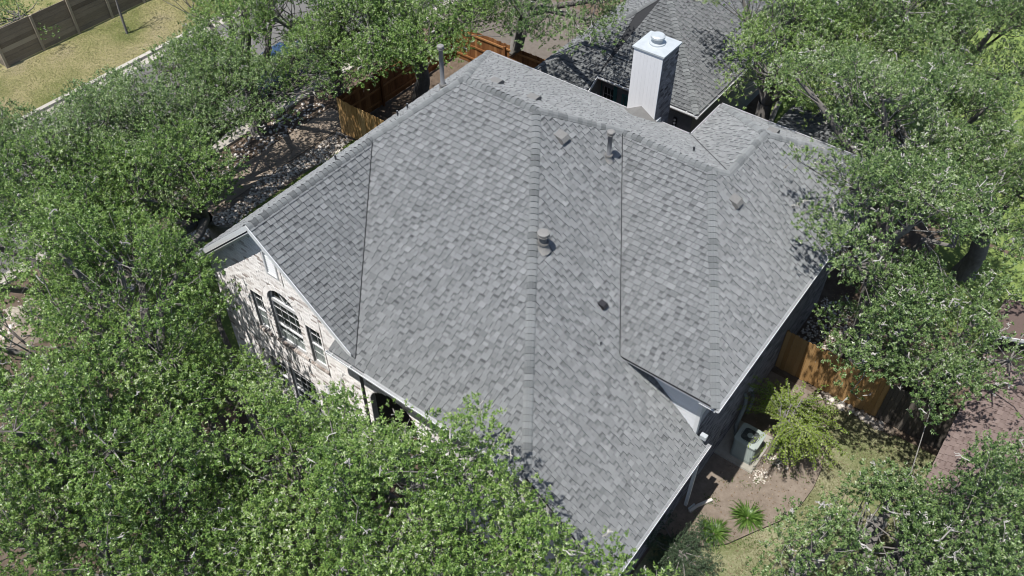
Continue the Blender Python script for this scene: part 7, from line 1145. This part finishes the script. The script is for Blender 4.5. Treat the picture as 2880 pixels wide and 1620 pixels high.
BARE = {'A4': [(-3.8, -12.8, 5.6, 18, 1.0), (-1.5, -14.3, 5.6, 16, .8)], 'A8': [(7.4, -9.5, 6.6, 26, .6)], 'A10': [(4.0, -12.1, 6.1, 26, .7)], 'A7': [(5.6, -8.75, 6.8, 16, .9), (6.4, -8.5, 7.0, 16, .8), (5.6, -9.4, 6.5, 14, .7)], 'A2': [(-6.2, -11.4, 5.0, 20, 1.1), (-5.0, -11.9, 5.0, 16, 1.0)], 'S4': [(-10.9, 1.9, 3.6, 16, .8)], 'A6': [(3.5, -9.6, 6.0, 12, .6)], 'R5': [(9.6, 8.9, 7., 14, .7)], 'R7': [(12.3, 7.9, 7., 16, .8)], 'Q2': [(14.0, -2.6, 5.6, 12, .6)], 'Q3': [(15.2, -2.9, 6.2, 14, .7)]}
for key, (nm, lab, lm, moss) in INFO.items():
    tree(key, nm, lab, TREES[key], lm, moss, 'live oaks around the house' if nm == 'live_oak' else None, BARE.get(key, ()))

# young bare-trunked tree on the far lawn, and a shrub behind the long fence
def small_tree(name, label, x, y, h, blobs, leafmat, seed, r=.07, cat='tree', per=11, ll=(.05, .09), spr=30):
    rn = np.random.default_rng(seed); root = thing(name, label, cat, (x, y, 0))
    L = np.array(blobs, float)
    V, F, T = crown_mesh(L, 1., rn, spr, per, ll); np_obj('crown', V, F, M[leafmat], T, root, 'stuff')
    P = [[np.array([x, y, 0]), np.array([x+.03, y-.02, h*.5]), np.array([x, y+.05, h])]]; Rr = [[r, r*.8, r*.5]]
    for b in L: s = np.array([x, y, h*rn.uniform(.6, 1)]); P.append([s, (s+b[:3])/2+rn.normal(size=3)*.05, b[:3]]); Rr.append([r*.45, r*.3, r*.12])
    v, f = tubes(np.array(P), np.array(Rr), 6); np_obj('trunk', v, f, M['bark'], .6, root, smooth=True)
    return root
small_tree('young_tree', 'slim young tree with bare trunk on the dry lawn before the plank fence', -25.5, 4.5, 2.6, [(-25.5, 4.4, 3.2, .5), (-25.9, 4.9, 3.5, .5), (-25.2, 4.9, 3.6, .5), (-25.6, 5.2, 3.9, .5), (-25.5, 4.55, .12, .16), (-24.9, 4.6, 3.4, .4)], 'leafcool', 5, spr=10)
rn = np.random.default_rng(3)
small_tree('garden_shrub', 'bushy green shrub behind the long plank fence in the top left corner', -29.2, 1.4, 1.2, [(-29.2+rn.normal()*.7, 1.2+rn.normal()*1.1, rn.uniform(.4, 1.7), .5) for k in range(26)], 'leaf', 6, cat='shrub')
small_tree('blue_green_shrub', 'blue green shrub at the bottom edge under the low right gutter', 10.15, -3.6, .7, [(10.15+rn.normal()*.42, -3.75+rn.normal()*.5, rn.uniform(.2, 1.0), rn.uniform(.25, .36)) for k in range(40)], 'leafjuniper', 7, cat='shrub', ll=(.025, .05), spr=170, r=.04)
# crape myrtle: loose crown with arching sprays of paired leaves
def myrtle(x, y, seed):
    rn = np.random.default_rng(seed); root = thing('crape_myrtle', 'yellow green crape myrtle with arching leafy sprays beside the air conditioner', 'shrub', (x, y, 0))
    P = []; Rr = []; B = []; D = []; Nn = []; Ln = []; W = []
    stems = []
    for s in range(9):
        a = s*.7+rn.normal()*.2; o = rn.uniform(.2, .7); h = rn.uniform(1.4, 2.3)
        stems.append(np.array([[x+math.cos(a)*.06, y+math.sin(a)*.06, 0], [x+math.cos(a)*o*.35, y+math.sin(a)*o*.35, h*.5], [x+math.cos(a)*o+.05, y+math.sin(a)*o+.1, h]]))
    for s in range(250):
        st = stems[rn.integers(9)]; u = rn.uniform(.35, 1.); b0 = st[1]*(1-u)+st[2]*u; a = math.atan2(b0[1]-y, b0[0]-x)+rn.normal()*1.0
        ln = rn.uniform(.45, 1.35); up = rn.uniform(.0, .9); pts = []
        for t in np.linspace(0, 1, 6): pts.append(b0+np.array([math.cos(a)*ln*t, math.sin(a)*ln*t, ln*(up*t-(.35+.5*rn.random()*0+.25)*t*t)])+rn.normal(size=3)*.012)
        pts = np.array(pts)
        if min(math.hypot(q[0]-9.98, q[1]-.76) for q in pts) < .62: continue
        P.append(pts); Rr.append(np.linspace(.009, .0025, 6)); tone = rn.normal(.5, .13)
        for t in np.linspace(.08, 1, int(9+ln*22)):
            u = t*5; i = min(4, int(u)); p = pts[i]*(1-(u-i))+pts[i+1]*(u-i); d = norm(pts[i+1]-pts[i]); sd = norm(np.cross(d, np.array([0, 0, 1.])+rn.normal(size=3)*.3))
            for sg in (-1, 1):
                B.append(p+rn.normal(size=3)*.012); D.append(norm(sd*sg+d*.45+np.array([0, 0, rn.normal()*.35]))); Nn.append(norm(np.array([0, 0, 1.])+rn.normal(size=3)*.55)); Ln.append(rn.uniform(.045, .085)); W.append(np.clip(tone+rn.normal()*.1, 0, 1))
    v, f = tubes(np.array(P), np.array(Rr), 4); np_obj('twigs', v, f, M['bark'], .6, root)
    v, f = tubes(np.array(stems), np.array([[.028, .02, .012]]*9), 6); np_obj('stems', v, f, M['bark'], .8, root)
    Ln = np.array(Ln); V, F = leaves(np.array(B), np.array(D), np.array(Nn), Ln, Ln*.28)
    np_obj('foliage', V, F, M['leafbright'], np.array(W, np.float32), root, 'stuff')
myrtle(10.66, 1.55, 12)

# ------------------------------------------------------------------ grass and fallen leaves
def scatter_blades(name, n, region, material, hmin, hmax, seed, w=.005):
    rn = np.random.default_rng(seed); xy = region(rn, n); n = len(xy)
    a = rn.uniform(0, 2*np.pi, n); h = rn.uniform(hmin, hmax, n); b = np.column_stack([xy, np.full(n, .01)])
    d = norm(np.column_stack([np.cos(a)*.8, np.sin(a)*.8, rn.uniform(.4, 1.3, n)])); nr = norm(rn.normal(size=(n, 3)))
    V, F = leaves(b, d, nr, h, np.full(n, w)); o = np_obj(name, V, F, M[material], np.clip(rn.normal(.5, .22, n), 0, 1).astype(np.float32), None, 'stuff')
    return o
EX = np.array(EDGE)
def lawn_r(rn, n):
    x, y = rn.uniform(9.4, 15, n), rn.uniform(-5, 4.2, n); ex = np.interp(y, EX[::-1, 1], EX[::-1, 0]); k = x > ex+.02
    k &= (np.sin(x*2.1+1)*np.sin(y*1.7)+rn.normal(0, .5, n)) > -.25
    return np.column_stack([x, y])[k]
o = scatter_blades('lawn_grass', 60000, lawn_r, 'drygrass', .04, .10, 1)
tag(o, 'patchy dry grass over the right lawn', 'grass')
o = scatter_blades('strip_grass', 16000, lambda rn, n: np.column_stack([rn.uniform(-10.55, -8.2, n), rn.uniform(-3.5, 4.9, n)]), 'stripblade', .04, .10, 2); tag(o, 'green grass on the strip between rock bed and roof', 'grass')
o = scatter_blades('verge_grass', 30000, lambda rn, n: np.column_stack([rn.uniform(-27.2, -23.2, n), rn.uniform(-4, 9, n)]), 'drygrass', .04, .09, 3, .007); tag(o, 'dry grass on the lawn before the plank fence', 'grass')
def weeds(rn, n):
    c = np.column_stack([rn.uniform(9.6, 12, 26), rn.uniform(-2.8, 1.2, 26)]); k = rn.integers(0, 26, n); return c[k]+rn.normal(size=(n, 2))*.10
o = scatter_blades('bed_weeds', 900, weeds, 'blade', .05, .12, 4, .008); tag(o, 'sparse green weeds on the planting bed', 'weeds')
def litter_region(rn, n):
    boxes = [(-11.1, -4, 5.2, 12.5, .2), (-14.3, -10.4, -9, 6.5, .3), (9.3, 13.5, 4.6, 12, .2), (-9, 9, -14, -7, .18), (9.6, 14.5, -4, 4.2, .12)]
    out = [np.column_stack([rn.uniform(a, b, int(n*w)), rn.uniform(c, d, int(n*w))]) for a, b, c, d, w in boxes]; return np.concatenate(out)
rn = np.random.default_rng(9); xy = litter_region(rn, 16000); n = len(xy); a = rn.uniform(0, 2*np.pi, n)
V, F = leaves(np.column_stack([xy, np.full(n, .034)]), norm(np.column_stack([np.cos(a), np.sin(a), rn.normal(0, .15, n)])), norm(np.array([0, 0, 1.])+rn.normal(size=(n, 3))*.3), rn.uniform(.04, .075, n), rn.uniform(.009, .017, n))
tag(np_obj('leaf_litter', V, F, M['litter'], np.clip(rn.normal(.5, .25, n), 0, 1).astype(np.float32), None, 'stuff'), 'dry fallen leaves scattered on soil, rocks and paving', 'leaves')
# leaning trunk beside the far yard
lt = thing('fallen_trunk', 'pale leaning dead trunk at the corner of the dark rear yard', 'log', (3.2, 16.9, 0))
v, f = tubes(np.array([[(3.2, 16.6, .05), (3.08, 17.4, .35), (2.98, 18.2, .75), (2.95, 19.2, 1.4)]], float), np.array([[.13, .115, .10, .08]]), 8); np_obj('bole', v, f, M['bark'], .9, lt, smooth=True)
